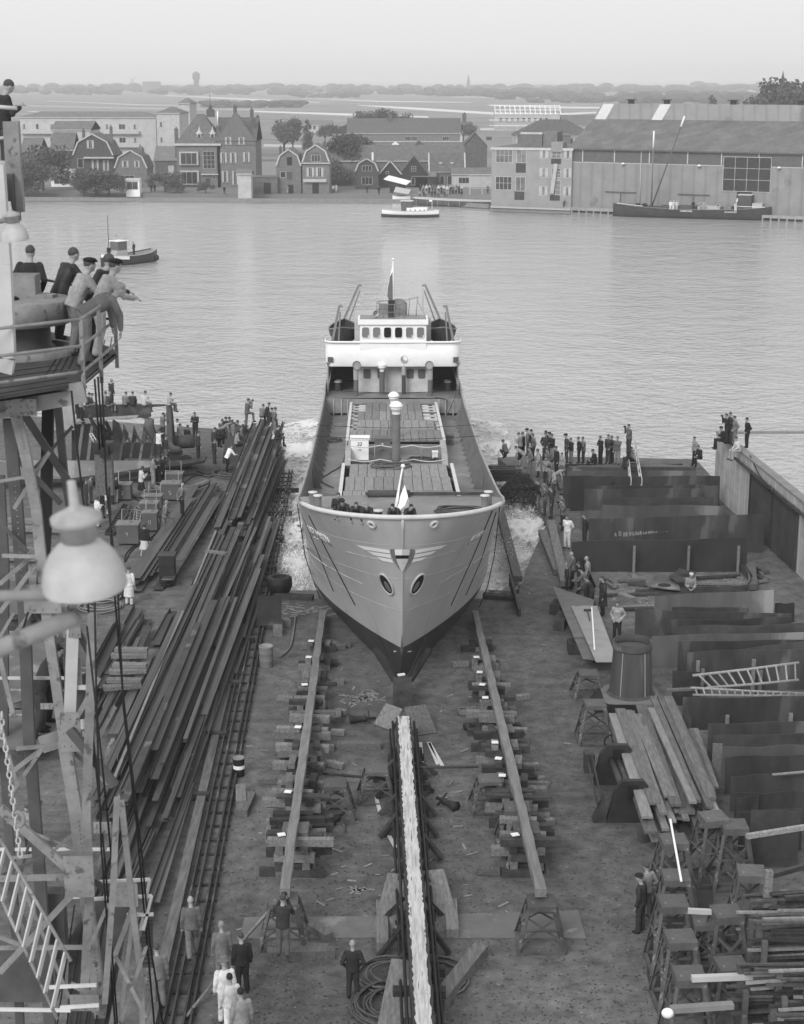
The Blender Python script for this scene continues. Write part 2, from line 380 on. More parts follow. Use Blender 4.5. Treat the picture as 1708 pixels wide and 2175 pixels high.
# emblem on the stem: three-feathered wings and a shield
wing = []
def zz(x, y): return ((1000 + .2342 * x) / 1.6194, (1740 + .2342 * y) / 1.6194)
def yy(x, y): return ((1380 + .2225 * x) / 1.6194, (1740 + .2225 * y) / 1.6194)
wing += [(zz(970, 565), zz(1455, 642), zz(1467, 692), zz(1090, 636)), (zz(1125, 655), zz(1470, 706), zz(1484, 762), zz(1232, 715)), (zz(1270, 738), zz(1488, 776), zz(1515, 832), zz(1352, 800))]
wing += [(yy(705, 588), yy(220, 672), yy(212, 728), yy(595, 655)), (yy(545, 682), yy(208, 745), yy(188, 800), yy(455, 742)), (yy(395, 778), yy(182, 815), yy(155, 868), yy(318, 832))]
decal('wing_emblem', wing[:3], M_white, .035); decal('wing_emblem', wing[3:], M_white, .035)
cxs = 854.5
def shield(w0, w1, y0, y1, m, name, off):
 ys = [y0 + (y1 - y0) * i / 8 for i in range(9)]
 def hw(y): t = (y - 1164.5) / 48.5; return max(.3, 25 * (1 - t ** 1.7) * .98)
 q = []
 for a, b in zip(ys, ys[1:]): q.append(((cxs - hw(a) * w0, a), (cxs - hw(a) * w1, a), (cxs - hw(b) * w1, b), (cxs - hw(b) * w0, b)))
 return decal(name, q, m, off, 4, 1)
shield(1, .62, 1164.5, 1211, GREY(.16), 'shield_border', .07); shield(-1, -.62, 1164.5, 1211, GREY(.16), 'shield_border', .07)
shield(.62, 0, 1164.5, 1177, M_white, 'shield_panel', .075); shield(0, -.62, 1164.5, 1177, M_offw, 'shield_panel', .075)
shield(.62, 0, 1177, 1184.5, M_black, 'shield_band', .07); shield(0, -.62, 1177, 1184.5, M_black, 'shield_band', .07)
shield(.62, 0, 1184.5, 1212.5, M_offw, 'shield_panel', .075); shield(0, -.62, 1184.5, 1212.5, M_offw, 'shield_panel', .075)
# name in strokes
FONT = {'H': [(0, 0, 0, 1), (.7, 0, .7, 1), (0, .5, .7, .5)], 'E': [(0, 0, 0, 1), (0, 0, .7, 0), (0, .5, .6, .5), (0, 1, .7, 1)], 'L': [(0, 0, 0, 1), (0, 1, .7, 1)],
  'M': [(0, 0, 0, 1), (.8, 0, .8, 1), (0, 0, .4, .6), (.4, .6, .8, 0)], 'A': [(0, 1, .35, 0), (.35, 0, .7, 1), (.15, .65, .55, .65)],
  'R': [(0, 0, 0, 1), (0, 0, .65, .05), (.65, .05, .65, .45), (.65, .45, 0, .5), (.3, .5, .7, 1)], 'T': [(0, 0, .8, 0), (.4, 0, .4, 1)],
  'I': [(.35, 0, .35, 1)], 'N': [(0, 0, 0, 1), (0, 0, .7, 1), (.7, 0, .7, 1)], 'U': [(0, 0, 0, 1), (0, 1, .7, 1), (.7, 1, .7, 0)], '2': [(0, 0, .7, 0), (.7, 0, .7, .45), (.7, .45, 0, 1), (0, 1, .7, 1)],
  'W': [(0, 0, .2, 1), (.2, 1, .4, .3), (.4, .3, .6, 1), (.6, 1, .8, 0)], 'Z': [(0, 0, .7, 0), (.7, 0, 0, 1), (0, 1, .7, 1)], 'D': [(0, 0, 0, 1), (0, 0, .6, .15), (.6, .15, .6, .85), (.6, .85, 0, 1)],
  'O': [(0, 0, .7, 0), (.7, 0, .7, 1), (.7, 1, 0, 1), (0, 1, 0, 0)], 'K': [(0, 0, 0, 1), (.7, 0, 0, .55), (.2, .45, .7, 1)], 'P': [(0, 0, 0, 1), (0, 0, .65, .05), (.65, .05, .65, .45), (.65, .45, 0, .5)],
  'C': [(.7, 0, 0, 0), (0, 0, 0, 1), (0, 1, .7, 1)], 'G': [(.7, 0, 0, 0), (0, 0, 0, 1), (0, 1, .7, 1), (.7, 1, .7, .55), (.7, .55, .35, .55)], 'V': [(0, 0, .35, 1), (.35, 1, .7, 0)], 'S': [(.7, 0, 0, 0), (0, 0, 0, .5), (0, .5, .7, .5), (.7, .5, .7, 1), (.7, 1, 0, 1)], '7': [(0, 0, .7, 0), (.7, 0, .3, 1)], '1': [(.35, 0, .35, 1)], '3': [(0, 0, .7, 0), (.7, 0, .7, 1), (.2, .5, .7, .5), (.7, 1, 0, 1)], '4': [(0, 0, 0, .5), (0, .5, .7, .5), (.6, 0, .6, 1)], '5': [(.7, 0, 0, 0), (0, 0, 0, .5), (0, .5, .7, .55), (.7, .55, .7, 1), (.7, 1, 0, 1)], '8': [(0, 0, .7, 0), (0, .5, .7, .5), (0, 1, .7, 1), (0, 0, 0, 1), (.7, 0, .7, 1)], ' ': []}
def letters(mb, text, P, r):                   # P(x 0..1, y 0..1) -> point
 n = len(text)
 for i, ch in enumerate(text):
  for x0, y0, x1, y1 in FONT[ch]:
   mb.tube([P((i + x0) / n, y0), P((i + (x0 + x1) / 2) / n, (y0 + y1) / 2), P((i + x1) / n, y1)], r, 4)
def quadP(a, b, c, d, off=.02):
 def f(x, y):
  p = (a[0] + (b[0] - a[0]) * x, a[1] + (b[1] - a[1]) * x); q = (d[0] + (c[0] - d[0]) * x, d[1] + (c[1] - d[1]) * x)
  return on_hull(p[0] + (q[0] - p[0]) * y, p[1] + (q[1] - p[1]) * y, off)
 return f
mb = MB(); letters(mb, 'HELMARTH', quadP((654.5, 1116), (697, 1141), (708.5, 1161), (661, 1136)), .018); part('name_lettering', mb, M_white, ship)
mb = MB(); letters(mb, 'HELMARTH', quadP((1004, 1139), (1030, 1125), (1024, 1139), (993, 1157)), .016); part('name_lettering', mb, M_white, ship)
# scribed white lines
def hline(pts, r, m):
 mb = MB(); q = []
 for (a, b) in zip(pts, pts[1:]): q += [on_hull(a[0] + (b[0] - a[0]) * i / 8, a[1] + (b[1] - a[1]) * i / 8, .01) for i in range(8)]
 q.append(on_hull(*pts[-1], .01)); mb.tube(q, r, 4); part('hull_line', mb, m, ship)
hline([zz(190, 560), zz(255, 640), zz(345, 745), zz(540, 885)], .035, GREY(.42)); hline([zz(540, 885), zz(600, 912), zz(820, 1035), zz(1050, 1140)], .012, GREY(.5)); hline([zz(800, 665), zz(1060, 735), zz(1340, 795)], .014, GREY(.42))
hline([yy(1380, 640), yy(1260, 770), yy(1100, 900)], .032, GREY(.36)); hline([yy(1100, 895), yy(860, 1040), yy(600, 1188)], .012, GREY(.45)); hline([yy(860, 682), yy(660, 745), yy(330, 830)], .013, GREY(.36))
mb = MB(); mb.bar(on_hull(836, 1383, .03), on_hull(852, 1386, .03), .05, .03); mb.bar(on_hull(874, 1383, .03), on_hull(857, 1386, .03), .05, .03); part('draught_mark', mb, M_offw, ship)
# hawse pipes (dark slanted mouths) and fairleads
def ell(cx, cy, a, b, ang, n=28): return [(cx + a * math.cos(t) * math.cos(ang) - b * math.sin(t) * math.sin(ang), cy + a * math.cos(t) * math.sin(ang) + b * math.sin(t) * math.cos(ang)) for t in [2 * PI * i / n for i in range(n)]]
for cx, cy, ang in ((821.5, 1240, R(60)), (886, 1240, R(-60))):
 hp = MB(); P = ell(cx, cy, 24.5, 9, ang); I = ell(cx + (1.5 if ang > 0 else -1.5), cy, 21, 6.5, ang)
 C = on_hull(cx, cy, .03); hp.v += [on_hull(p[0], p[1], .045) for p in P] + [C]; n = len(P); hp.f += [(n, (i + 1) % n, i) for i in range(n)]; hp.sm += [True] * n
 h = part('hawse_pipe', hp, M_black, ship)
 lip = MB(); lip.tube([on_hull(p[0], p[1], .03) for p in P], .05, 6, closed=True); part('lip', lip, M_hull, h)
 inn = MB(); I = ell(cx + (3.5 if ang > 0 else -3.5), cy + 4, 13.5, 3.6, ang); C = on_hull(cx + (3.5 if ang > 0 else -3.5), cy + 4, .062); inn.v += [on_hull(p[0], p[1], .06) for p in I] + [C]; n = len(I); inn.f += [(n, (i + 1) % n, i) for i in range(n)]; inn.sm += [True] * n
 part('anchor_pocket', inn, GREY(.14), h)
for (cx, cy), ang, dk in ((zz(1190, 268), R(38), 1), (yy(505, 278), R(-42), 0)):
 f = MB(); f.tube([on_hull(p[0], p[1], .03) for p in ell(cx, cy, 7.6, 4.3, ang)], .065, 8, closed=True); fo = part('fairlead', f, M_offw, ship)
 k = MB(); P = ell(cx, cy, 7, 3.8, ang); k.v += [on_hull(p[0], p[1], .02) for p in P] + [on_hull(cx, cy, .02)]; n = len(P); k.f += [(n, (i + 1) % n, i) for i in range(n)]; k.sm += [True] * n
 part('opening', k, M_black if dk else GREY(.2), fo)
# rails: white moulding round the forecastle, grey cap along the bulwark
def top_pt(sg, s, dv=0, du=0):
 v = lerp_tab(TOPV, s); return S(sg * (hb(1, s, v) + du), s, v + dv)
ss = [0.0, .03, .1, .2, .35, .55, .8, 1.1, 1.5, 2, 2.5, 3.1, 3.8]
mb = MB(); mb.tube([top_pt(-1, s, .02) for s in reversed(ss)] + [top_pt(1, s, .02) for s in ss[1:]], .1, 8); part('forecastle_rail', mb, M_offw, ship)
for sg in (-1, 1):
 mb = MB(); mb.tube([top_pt(sg, s, .01) for s in [3.8, 4.5, 5.5, 7, 9, 12, 15, 18, 22, 26, 30, 35, 40, 43, 46, 50, 54, 57, 59]], .06, 6); part('bulwark_rail', mb, GREY(.3), ship)
 # inner face of the bulwark and its stays
 mb = MB(); sl_ = [3.8 + i * .9 for i in range(55)]
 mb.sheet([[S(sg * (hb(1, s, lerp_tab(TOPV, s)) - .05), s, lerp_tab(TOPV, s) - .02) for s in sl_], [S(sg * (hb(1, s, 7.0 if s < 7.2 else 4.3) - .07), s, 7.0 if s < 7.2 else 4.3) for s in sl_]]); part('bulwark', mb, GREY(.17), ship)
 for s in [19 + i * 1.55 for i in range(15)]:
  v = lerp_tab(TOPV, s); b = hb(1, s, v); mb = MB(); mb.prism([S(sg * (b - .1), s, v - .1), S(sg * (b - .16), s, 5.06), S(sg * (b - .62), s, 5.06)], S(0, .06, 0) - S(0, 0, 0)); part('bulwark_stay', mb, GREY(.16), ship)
# decks
def deck(name, sa, sb, v, m, n=16, inset=.06, camber=.1):
 mb = MB(); G = []
 for i in range(n + 1):
  s = sa + (sb - sa) * i / n; b = max(.02, hb(1, s, max(v, 3)) - inset); G.append([S(b * k / 4, s, v + camber * (1 - (k / 4) ** 2)) for k in range(4, -5, -1)])
 mb.sheet([list(r) for r in G]); return part(name, mb, m, ship)
deck('forecastle_deck', .25, 7.4, 7.02, M_deck, 18); deck('well_deck', 7.0, 18, 4.2, M_deck); deck('main_deck', 17.2, 43.2, 5.02, M_deck, 24); deck('quarter_deck', 42.8, 59.6, 6.1, M_deck)
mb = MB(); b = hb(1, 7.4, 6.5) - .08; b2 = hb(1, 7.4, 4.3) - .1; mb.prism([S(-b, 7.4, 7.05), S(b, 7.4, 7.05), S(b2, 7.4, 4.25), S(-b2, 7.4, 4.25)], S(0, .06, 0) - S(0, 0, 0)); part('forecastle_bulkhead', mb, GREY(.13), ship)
for sg in (-1, 1):
 mb = MB(); b = hb(1, 17.2, 6) - .05;
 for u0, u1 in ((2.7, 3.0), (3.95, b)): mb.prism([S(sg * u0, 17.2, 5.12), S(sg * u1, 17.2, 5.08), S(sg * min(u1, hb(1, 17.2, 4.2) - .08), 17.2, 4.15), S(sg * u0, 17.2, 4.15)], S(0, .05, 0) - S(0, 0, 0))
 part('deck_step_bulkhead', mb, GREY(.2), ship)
 stp = MB()
 for i in range(5): stp.prism([S(sg * 3.0, 15.6 + i * .35, 4.1 + i * .22), S(sg * 3.98, 15.6 + i * .35, 4.1 + i * .22), S(sg * 3.98, 15.9 + i * .35, 4.1 + i * .22), S(sg * 3.0, 15.9 + i * .35, 4.1 + i * .22)], Vector((0, 0, .06)))
 for u in (2.98, 4.0): stp.prism([S(sg * u, 15.4, 4.1), S(sg * u, 15.4, 4.3), S(sg * u, 17.4, 5.3), S(sg * u, 17.4, 4.6)], (.04, 0, 0))
 part('deck_stairs', stp, GREY(.2), ship)
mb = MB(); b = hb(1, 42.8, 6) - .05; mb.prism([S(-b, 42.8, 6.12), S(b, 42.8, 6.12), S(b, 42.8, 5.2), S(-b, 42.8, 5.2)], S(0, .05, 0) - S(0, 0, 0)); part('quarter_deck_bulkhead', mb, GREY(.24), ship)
for u in (-3.8, -3.3, -2.9, 2.9, 3.3, 3.8): mb = MB(); mb.bar(S(u, 42.74, 5.05), S(u, 42.74, 6.1), .06, .06); part('bulkhead_stiffener', mb, GREY(.45), ship)
# hatches: long side coamings, boards in rows
HW = 2.72
def hatch(s_a, s_b, rows, gaps, ht):
 f = lambda v: v + ht - 6.4
 h = MB()
 for sg in (-1, 1): h.prism([S(sg * HW, s_a, 4.1), S(sg * HW, s_a, f(6.36)), S(sg * HW, s_b, f(6.36)), S(sg * HW, s_b, 4.1)], (-.1 * sg, 0, 0))
 h.prism([S(-HW, s_a, 4.1), S(HW, s_a, 4.1), S(HW, s_a, f(6.3)), S(-HW, s_a, f(6.3))], S(0, .08, 0) - S(0, 0, 0)); h.prism([S(-HW, s_b, 4.1), S(HW, s_b, 4.1), S(HW, s_b, f(6.3)), S(-HW, s_b, f(6.3))], S(0, .08, 0) - S(0, 0, 0))
 c = part('hatch_coaming', h, GREY(.2), ship)
 t = MB()
 for sg in (-1, 1): t.prism([S(sg * (HW + .03), s_a, f(6.37)), S(sg * (HW + .03), s_b, f(6.37)), S(sg * (HW - .13), s_b, f(6.37)), S(sg * (HW - .13), s_a, f(6.37))], (0, 0, .07))
 part('coaming_ledge', t, M_offw, c)
 n = rows; d = (s_b - s_a - .15) / n
 for r in range(n):
  u0, u1 = gaps[r]; w = .42; k = int((u1 - u0) / w); w = (u1 - u0) / k
  for half in range(0, k, 3):
   mb = MB()
   for j in range(half, min(k, half + 3)):
    a = u0 + j * w + .012; b2 = a + w - .024; zt = f(6.33) + rnd.uniform(-.012, .015)
    mb.prism([S(a, s_a + .1 + r * d, zt), S(b2, s_a + .1 + r * d, zt), S(b2, s_a + .1 + (r + 1) * d - .07, zt), S(a, s_a + .1 + (r + 1) * d - .07, zt)], (0, 0, .08))
   part('hatch_board', mb, M_hb, ship)
 for r in range(n + 1): b_ = MB(); b_.prism([S(-HW + .1, s_a + r * d, f(6.18)), S(HW - .1, s_a + r * d, f(6.18)), S(HW - .1, s_a + r * d + .16, f(6.18)), S(-HW + .1, s_a + r * d + .16, f(6.18))], (0, 0, .14)); part('hatch_beam', b_, GREY(.12), c)
M_hb = mat('hatch_board_wood', .21, .85, .25, 3, rv=.22, stretch=(3.5, .4, 3), bump=.15, bscale=15)
hatch(8.4, 18.6, 3, [(-2.55, 2.5), (-2.5, 2.45), (-2.35, 2.4)], 6.4)
hatch(28, 42.2, 4, [(-2.6, 2.6), (-2.15, 2.3), (-2.2, 1.7), (-1.75, 1.7)], 5.98)
for sg in (-1, 1):                              # open ends of the after hatch: white web beams with oval holes
 for s in (32.2, 33.6, 35.0, 36.4, 37.8, 39.2, 40.4, 41.4):
  mb = MB(); u0, u1 = 1.75, 2.6; mb.prism([S(sg * u0, s, 5.63), S(sg * u1, s, 5.63), S(sg * u1, s, 5.86), S(sg * u0, s, 5.86)], S(0, .55, 0) - S(0, 0, 0)); w = part('web_beam', mb, M_offw, ship)
  k = MB(); c = S(sg * 2.3, s + .25, 5.87); k.lathe(c, [(0.001, .012), (.14, .012), (.15, 0)], 14); part('lightening_hole', k, M_black, w)
mb = MB(); mb.sheet([[S(u, s, 5.2) for u in (HW - .05, -HW + .05)] for s in (18.7, 28)]); part('winch_platform', mb, M_deck, ship)
for sg in (-1, 1):
 mb = MB(); mb.prism([S(sg * 2.72, 18.7, 5.0), S(sg * 2.72, 28, 5.0), S(sg * 2.72, 28, 6.0), S(sg * 2.72, 25.5, 5.9), S(sg * 2.72, 23.6, 5.4), S(sg * 2.72, 18.7, 5.4)], (-.3 * sg, 0, 0)); part('coaming_bracket', mb, GREY(.33), ship)
# rope fence between the hatches
for sI, vv in ((25.4, 6.15), (21.2, 6.15)):
 mb = MB(); pts = []
 for i in range(25):
  u = -2.5 + 5 * i / 24; pts.append(S(u, sI, vv - .12 * abs(math.sin(PI * i / 8))))
 mb.tube(pts, .03, 5); part('rope_barrier', mb, M_offw, ship)
for u in (-1.15, 1.35): mb = MB(); mb.tube([S(u, 25.4, 5.2), S(u, 25.4, 6.2)], .03, 6); part('stanchion', mb, GREY(.25), ship)
# coils of rope / cable
def coil(mb, c, r, turns, wire=.03, flat=1.0, n=18, jit=.12):
 pts = []; rr = random.Random(int(c.x * 97 + c.y * 31))
 for i in range(int(turns * n)):
  a = 2 * PI * i / n; q = r * (1 + jit * math.sin(a * .37 + i * .05) + rr.uniform(-.02, .02)) * (1 - .35 * (i / (turns * n)) * (1 if int(i / n) % 2 else .4))
  pts.append(Vector((c.x + q * math.cos(a), c.y + q * math.sin(a) * flat, c.z + wire + .16 * r * (i / (turns * n)) + .03 * math.sin(a * 2.3))))
 mb.tube(pts, wire, 5); return mb
def cable(mb, pts, r, wig=.15, n=8, seed=1):
 rr = random.Random(seed); out = []
 P = [Vector(p) for p in pts]
 for i in range(len(P) - 1):
  p0 = P[max(0, i - 1)]; p1 = P[i]; p2 = P[i + 1]; p3 = P[min(len(P) - 1, i + 2)]
  for k in range(n):
   t = k / n; out.append(.5 * ((2 * p1) + (p2 - p0) * t + (2 * p0 - 5 * p1 + 4 * p2 - p3) * t * t + (3 * p1 - p0 - 3 * p2 + p3) * t ** 3))
 out.append(P[-1]); mb.tube(out, r, 5); return mb
def solo_coil(c, r, turns, label, wire=.03, cat='rope coil', name='rope_coil', grp=None, flat=1.0, m=None):
 mb = MB(); coil(mb, c, r, turns, wire, flat); return solo(name, mb, m or M_rope, label, cat, grp)
solo_coil(S(-.3, 17.6, 6.43), .95, 5, 'flat coil of dark rope on the fore hatch boards beside the mast foot', flat=.6)
solo_coil(S(2.6 - .2, 3.9, 7.1), .95, 5, 'loose rope coil on the forecastle deck to the right of the flag', flat=.6)
solo_coil(S(1.5, 25.8, 5.23), .8, 6, 'coil of rope on the platform between the hatches behind the rope barrier', flat=.6)
solo_coil(S(-2.0, 24.4, 5.23), .6, 6, 'dark cable coil on the platform in front of the white cabinet', flat=.6)
solo_coil(S(-3.3, 12.6, 4.22), .75, 7, 'tangled cable heap in the well deck left of the fore hatch')
solo_coil(S(3.35, 11.3, 4.22), .55, 5, 'neat rope coil in the well deck right of the fore hatch')
solo_coil(S(-3.6, 33, 5.06), .55, 5, 'black hose heap on the left side deck beside the after hatch')
mb = MB(); cable(mb, [S(-3.2, 19, 5.1), S(-3.9, 21, 5.1), S(-3.5, 23, 5.1), S(-2.9, 25, 5.2), S(-2.6, 27, 6.1)], .035); solo('hose', mb, M_rope, 'dark hose running along the left side deck up to the after hatch', 'hose')
mb = MB(); cable(mb, [S(2.6, 43, 6.2), S(3.4, 42.3, 6.1), S(3.3, 40.8, 5.4), S(3.9, 42.2, 6.4), S(4.2, 47, 6.6)], .03); solo('hose', mb, M_rope, 'thin dark cable looping down from the right bridge alley to the deck', 'hose')
# cabinets and boxes
def cabinet(c, w, d, h, m, name, label, num=None, cat='cabinet', lid=True):
 t = thing(name, label, cat, c); mb = MB(); mb.box(c + V(0, 0, h / 2 + .05), (w, d, h)); part('body', mb, m, t)
 if lid: mb = MB(); mb.box(c + V(0, 0, h + .08), (w * 1.12, d * 1.15, .09)); part('lid', mb, m, t)
 mb = MB()
 for sx in (-1, 1):
  for sy in (-1, 1): mb.box(c + V(sx * w * .42, sy * d * .4, .025), (.07, .07, .05))
 part('foot', mb, M_steel, t)
 mb = MB(); mb.tube([c + V(-.08, -d / 2 - .005, h * .55), c + V(-.08, -d / 2 - .05, h * .55), c + V(.08, -d / 2 - .05, h * .55), c + V(.08, -d / 2 - .005, h * .55)], .012, 5); part('handle', mb, M_steel, t)
 if num:
  mb = MB(); letters(mb, num, lambda x, y: c + V(-.12 * len(num) / 2 + x * .13 * len(num), -d / 2 - .012, h * .88 - y * .16), .014); part('number', mb, M_black if m in (M_white, M_offw) else M_white, t)
 return t
cabinet(S(-1.95, 26.3, 5.2), .95, .7, 1.15, M_white, 'welding_cabinet', 'white cabinet numbered 22 standing between the ship hatches', '22')
cabinet(S(-.72, 26.3, 5.2), .85, .7, 1.1, GREY(.13), 'welding_cabinet', 'dark grey cabinet numbered 7 standing between the ship hatches', '7')
cabinet(S(-3.75, 9.6, 5.3), .95, .8, .85, GREY(.22), 'deck_box', 'grey metal box in the well deck by the left bollards', cat='box')
cabinet(S(3.85, 12, 4.25), .6, .6, .55, GREY(.2), 'deck_box', 'small wooden box in the well deck by the right bollards', cat='box')
cabinet(S(3.15, 32, 5.05), .42, .6, .5, GREY(.12), 'deck_box', 'small dark box on the right side deck against the after hatch', cat='box')
cabinet(S(2.1, 26, 5.2), .3, .3, .4, M_white, 'bucket_box', 'small white bin on the platform between the hatches', cat='bin')
# bollards
def bollard(c, r, h, m, lbl=None):
 mb = MB(); mb.lathe(c, [(r * 1.25, 0), (r * 1.25, .05), (r, .08), (r, h - .06)], 18); o = part('bollard', mb, m, ship)
 k = MB(); k.lathe(c, [(r, h - .06), (r * 1.28, h - .04), (r * 1.28, h), (0.001, h + .02)], 18); part('cap', k, M_offw, o)
for u, s in ((-3.42, 4.2), (-3.65, 4.9), (3.42, 4.2), (3.62, 5.0)): bollard(S(u, s, 7.05), .15, .72, GREY(.17), None)
for u, s in ((-.95, 1.9), (-.35, 1.95)): bollard(S(u, s, 7.08), .16, .55, GREY(.03), None)
for sg in (-1, 1):
 for s in (46.5, 47.3): bollard(S(sg * 3.6, s, 6.15), .2, .6, GREY(.05), None)
mb = MB(); mb.bar(S(-1.3, 1.3, 7.12), S(.1, 1.35, 7.12), .3, .08); part('fairlead_bed', mb, M_offw, ship)
mb = MB(); mb.bar(S(-1.5, 7.3, 7.2), S(3.6, 7.3, 7.2), .12, .12); mb.tube([S(-1.4, 7.0, 7.25), S(.4, 7.0, 7.25)], .16, 10); part('windlass', mb, M_rust, ship)
# tall mast ventilators
def ventpipe(u, s, v, r, h, m, capn=2):
 c = S(u, s, v); mb = MB(); mb.lathe(c, [(r, 0), (r, h)], 20); mb.lathe(c, [(r * 1.16, h * .33), (r * 1.2, h * .335), (r * 1.16, h * .345)], 20); o = part('ventilator', mb, m, ship)
 k = MB(); k.lathe(c, [(r, h), (r, h + r * .9), (r * 1.25, h + r * .95), (r * 1.35, h + r * 1.5), (r * 1.3, h + r * 1.7), (r * 1.6, h + r * 1.75), (r * 1.62, h + r * 1.95), (r * 1.15, h + r * 2.6), (r * .5, h + r * 2.95), (.001, h + r * 3.05)], 22); part('mushroom_cap', k, M_white, o)
ventpipe(-.05, 20.0, 5.2, .215, 3.5, GREY(.15)); ventpipe(-.1, 28.6, 5.9, .2, 2.1, GREY(.15))
def cowl(u, s, v, r, h, dark, face):
 c = S(u, s, v); mb = MB(); mb.lathe(c, [(r, 0), (r, h * .62)], 16); o = part('cowl_ventilator', mb, GREY(dark), ship)
 mb = MB(); mb.lathe(c, [(r * 1.05, h * .62), (r * 1.05, h)], 16); part('neck', mb, GREY(.33), o)
 mb = MB(); ax = Vector((.25 * face, -1, .12)).normalized(); mb.tube([c + V(0, 0, h - .02), c + V(0, .02, h + r * .8), c + V(0, 0, h + r * 1.4) + ax * .05, c + V(0, 0, h + r * 1.7) + ax * r * .9, c + V(0, 0, h + r * 1.75) + ax * r * 1.7], [r * 1.05, r * 1.15, r * 1.4, r * 1.65, r * 1.75], 18, caps=False)
 mb.lathe(c + V(0, 0, h + r * 1.75) + ax * r * 1.0, [(.001, 0), (r * 1.5, .02)], 18, axis=ax); part('cowl', mb, GREY(.3), o)
cowl(-2.38, 43.8, 6.15, .155, 1.75, .12, 1); cowl(2.36, 43.8, 6.15, .155, 1.75, .12, -1); cowl(.68, 44.4, 6.15, .13, 2.1, .06, .6);
c = S(-.72, 44.3, 6.15); mb = MB(); mb.lathe(c, [(.17, 0), (.17, 1.55)], 16); o = part('ventilator', mb, GREY(.11), ship)
mb = MB(); mb.lathe(c, [(.15, 1.55), (.15, 1.75), (.25, 1.77), (.27, 1.87), (.25, 1.9), (.3, 1.93), (.27, 2.02), (.15, 2.1), (.001, 2.13)], 18); part('mushroom_cap', mb, M_white, o)
# deckhouse, bridge front, wings, wheelhouse
FS = 45.0
mb = MB(); mb.prism([S(-2.55, FS, 6.1), S(2.55, FS, 6.1), S(2.55, FS, 8.2), S(-2.55, FS, 8.2)], S(0, 6, 0) - S(0, 0, 0)); dh = part('deckhouse', mb, GREY(.45), ship)
for u in (-1.55, -.35, 1.35, 2.0)[0:0] or (-1.68, -.78, 1.1, 1.85):
 mb = MB(); c = S(u, FS - .015, 7.45); q = [c + V(.24 * math.copysign(abs(math.cos(t)) ** .35, math.cos(t)), 0, .31 * math.copysign(abs(math.sin(t)) ** .45, math.sin(t))) for t in [2 * PI * i / 24 for i in range(24)]]
 mb.prism(q, (0, -.02, 0)); part('window', mb, GREY(.1), dh)
mb = MB(); mb.prism([S(-2.56, FS - .012, 6.1), S(2.56, FS - .012, 6.1), S(2.56, FS - .012, 6.22), S(-2.56, FS - .012, 6.22)], (0, -.01, 0)); part('skirting', mb, GREY(.05), dh)
BF = 44.3; zb0, zb1 = 8.0, 9.58
prof = []                                        # plan of the bridge front, curving back at the wing ends
for i in range(-12, 13):
 u = 4.33 * i / 12; prof.append((u, BF + .02 * abs(u) ** 1.2 + (0 if abs(u) < 4.0 else (abs(u) - 4.0) * 1.3)))
prof = [(-4.36, BF + 2.2)] + prof + [(4.36, BF + 2.2)]
mb = MB(); hs = [zb0, zb0 + .08, zb0 + 1.15, zb0 + 1.3, zb1 - .12, zb1]; of = [.0, .05, .05, -.02, -.02, .06]
mb.sheet([[S(u * (1 + o * .01), s - o, v) for u, s in prof] for v, o in zip(hs, of)]); mb.sheet([[S(u * .985, s + .1, v) for u, s in reversed(prof)] for v in (zb0, zb1)]); bf = part('bridge_front', mb, M_white, ship)
mb = MB(); mb.tube([S(u, s - .05, zb1) for u, s in prof], .07, 6); part('wing_rail', mb, M_white, bf)
for sg in (-1, 1):
 mb = MB(); mb.prism([S(sg * 3.85, BF - .03, 8.28), S(sg * 4.2, BF + .12, 8.28), S(sg * 4.2, BF + .12, 8.62), S(sg * 3.85, BF - .03, 8.62)], (0, -.035, 0)); part('side_light_recess', mb, GREY(.09), bf)
mb = MB(); mb.prism([S(-4.3, BF + .1, 8.16), S(4.3, BF + .1, 8.16), S(4.2, BF + 9, 8.16), S(-4.2, BF + 9, 8.16)], (0, 0, .08)); part('bridge_deck', mb, M_deck, ship)
WS = 44.28; ww = 2.12
mb = MB(); zt0, zt1 = 9.1, 10.72; mb.prism([S(-ww, WS, zt0), S(ww, WS, zt0), S(ww, WS, zt1), S(-ww, WS, zt1)], S(0, 2.6, 0) - S(0, 0, 0)); wh = part('wheelhouse', mb, M_white, ship)
mb = MB(); mb.prism([S(-ww - .12, WS - .14, zt1), S(ww + .12, WS - .14, zt1), S(ww + .12, WS + 2.8, zt1), S(-ww - .12, WS + 2.8, zt1)], (0, 0, .33)); part('wheelhouse_roof', mb, M_white, wh)
mb = MB(); mb.prism([S(-ww - .0, WS - .02, zt1 + .332), S(ww + .0, WS - .02, zt1 + .332), S(ww + .0, WS + 2.7, zt1 + .332), S(-ww, WS + 2.7, zt1 + .332)], (0, 0, .02)); part('roof_deck', mb, GREY(.25), wh)
for i in range(6):
 u = -1.75 + i * .7; c = S(u, WS - .012, 10.2); q = [c + V(.25 * math.copysign(abs(math.cos(t)) ** .4, math.cos(t)), 0, .35 * math.copysign(abs(math.sin(t)) ** .5, math.sin(t))) for t in [2 * PI * k / 24 for k in range(24)]]
 mb = MB(); mb.prism(q, (0, -.012, 0)); w = part('window', mb, mat('dark_pane' if i in (2, 3) else 'grey_pane', .01 if i in (2, 3) else .17, .15, .2, .4), wh)
 mb = MB(); mb.tube([p + V(0, -.02, 0) for p in q], .022, 5, closed=True); part('window_frame', mb, M_white, w)
 mb = MB(); mb.box(c + V(.17, -.022, -.22), (.06, .01, .09));
 if i not in (2, 3): part('sticker', mb, M_white, w)
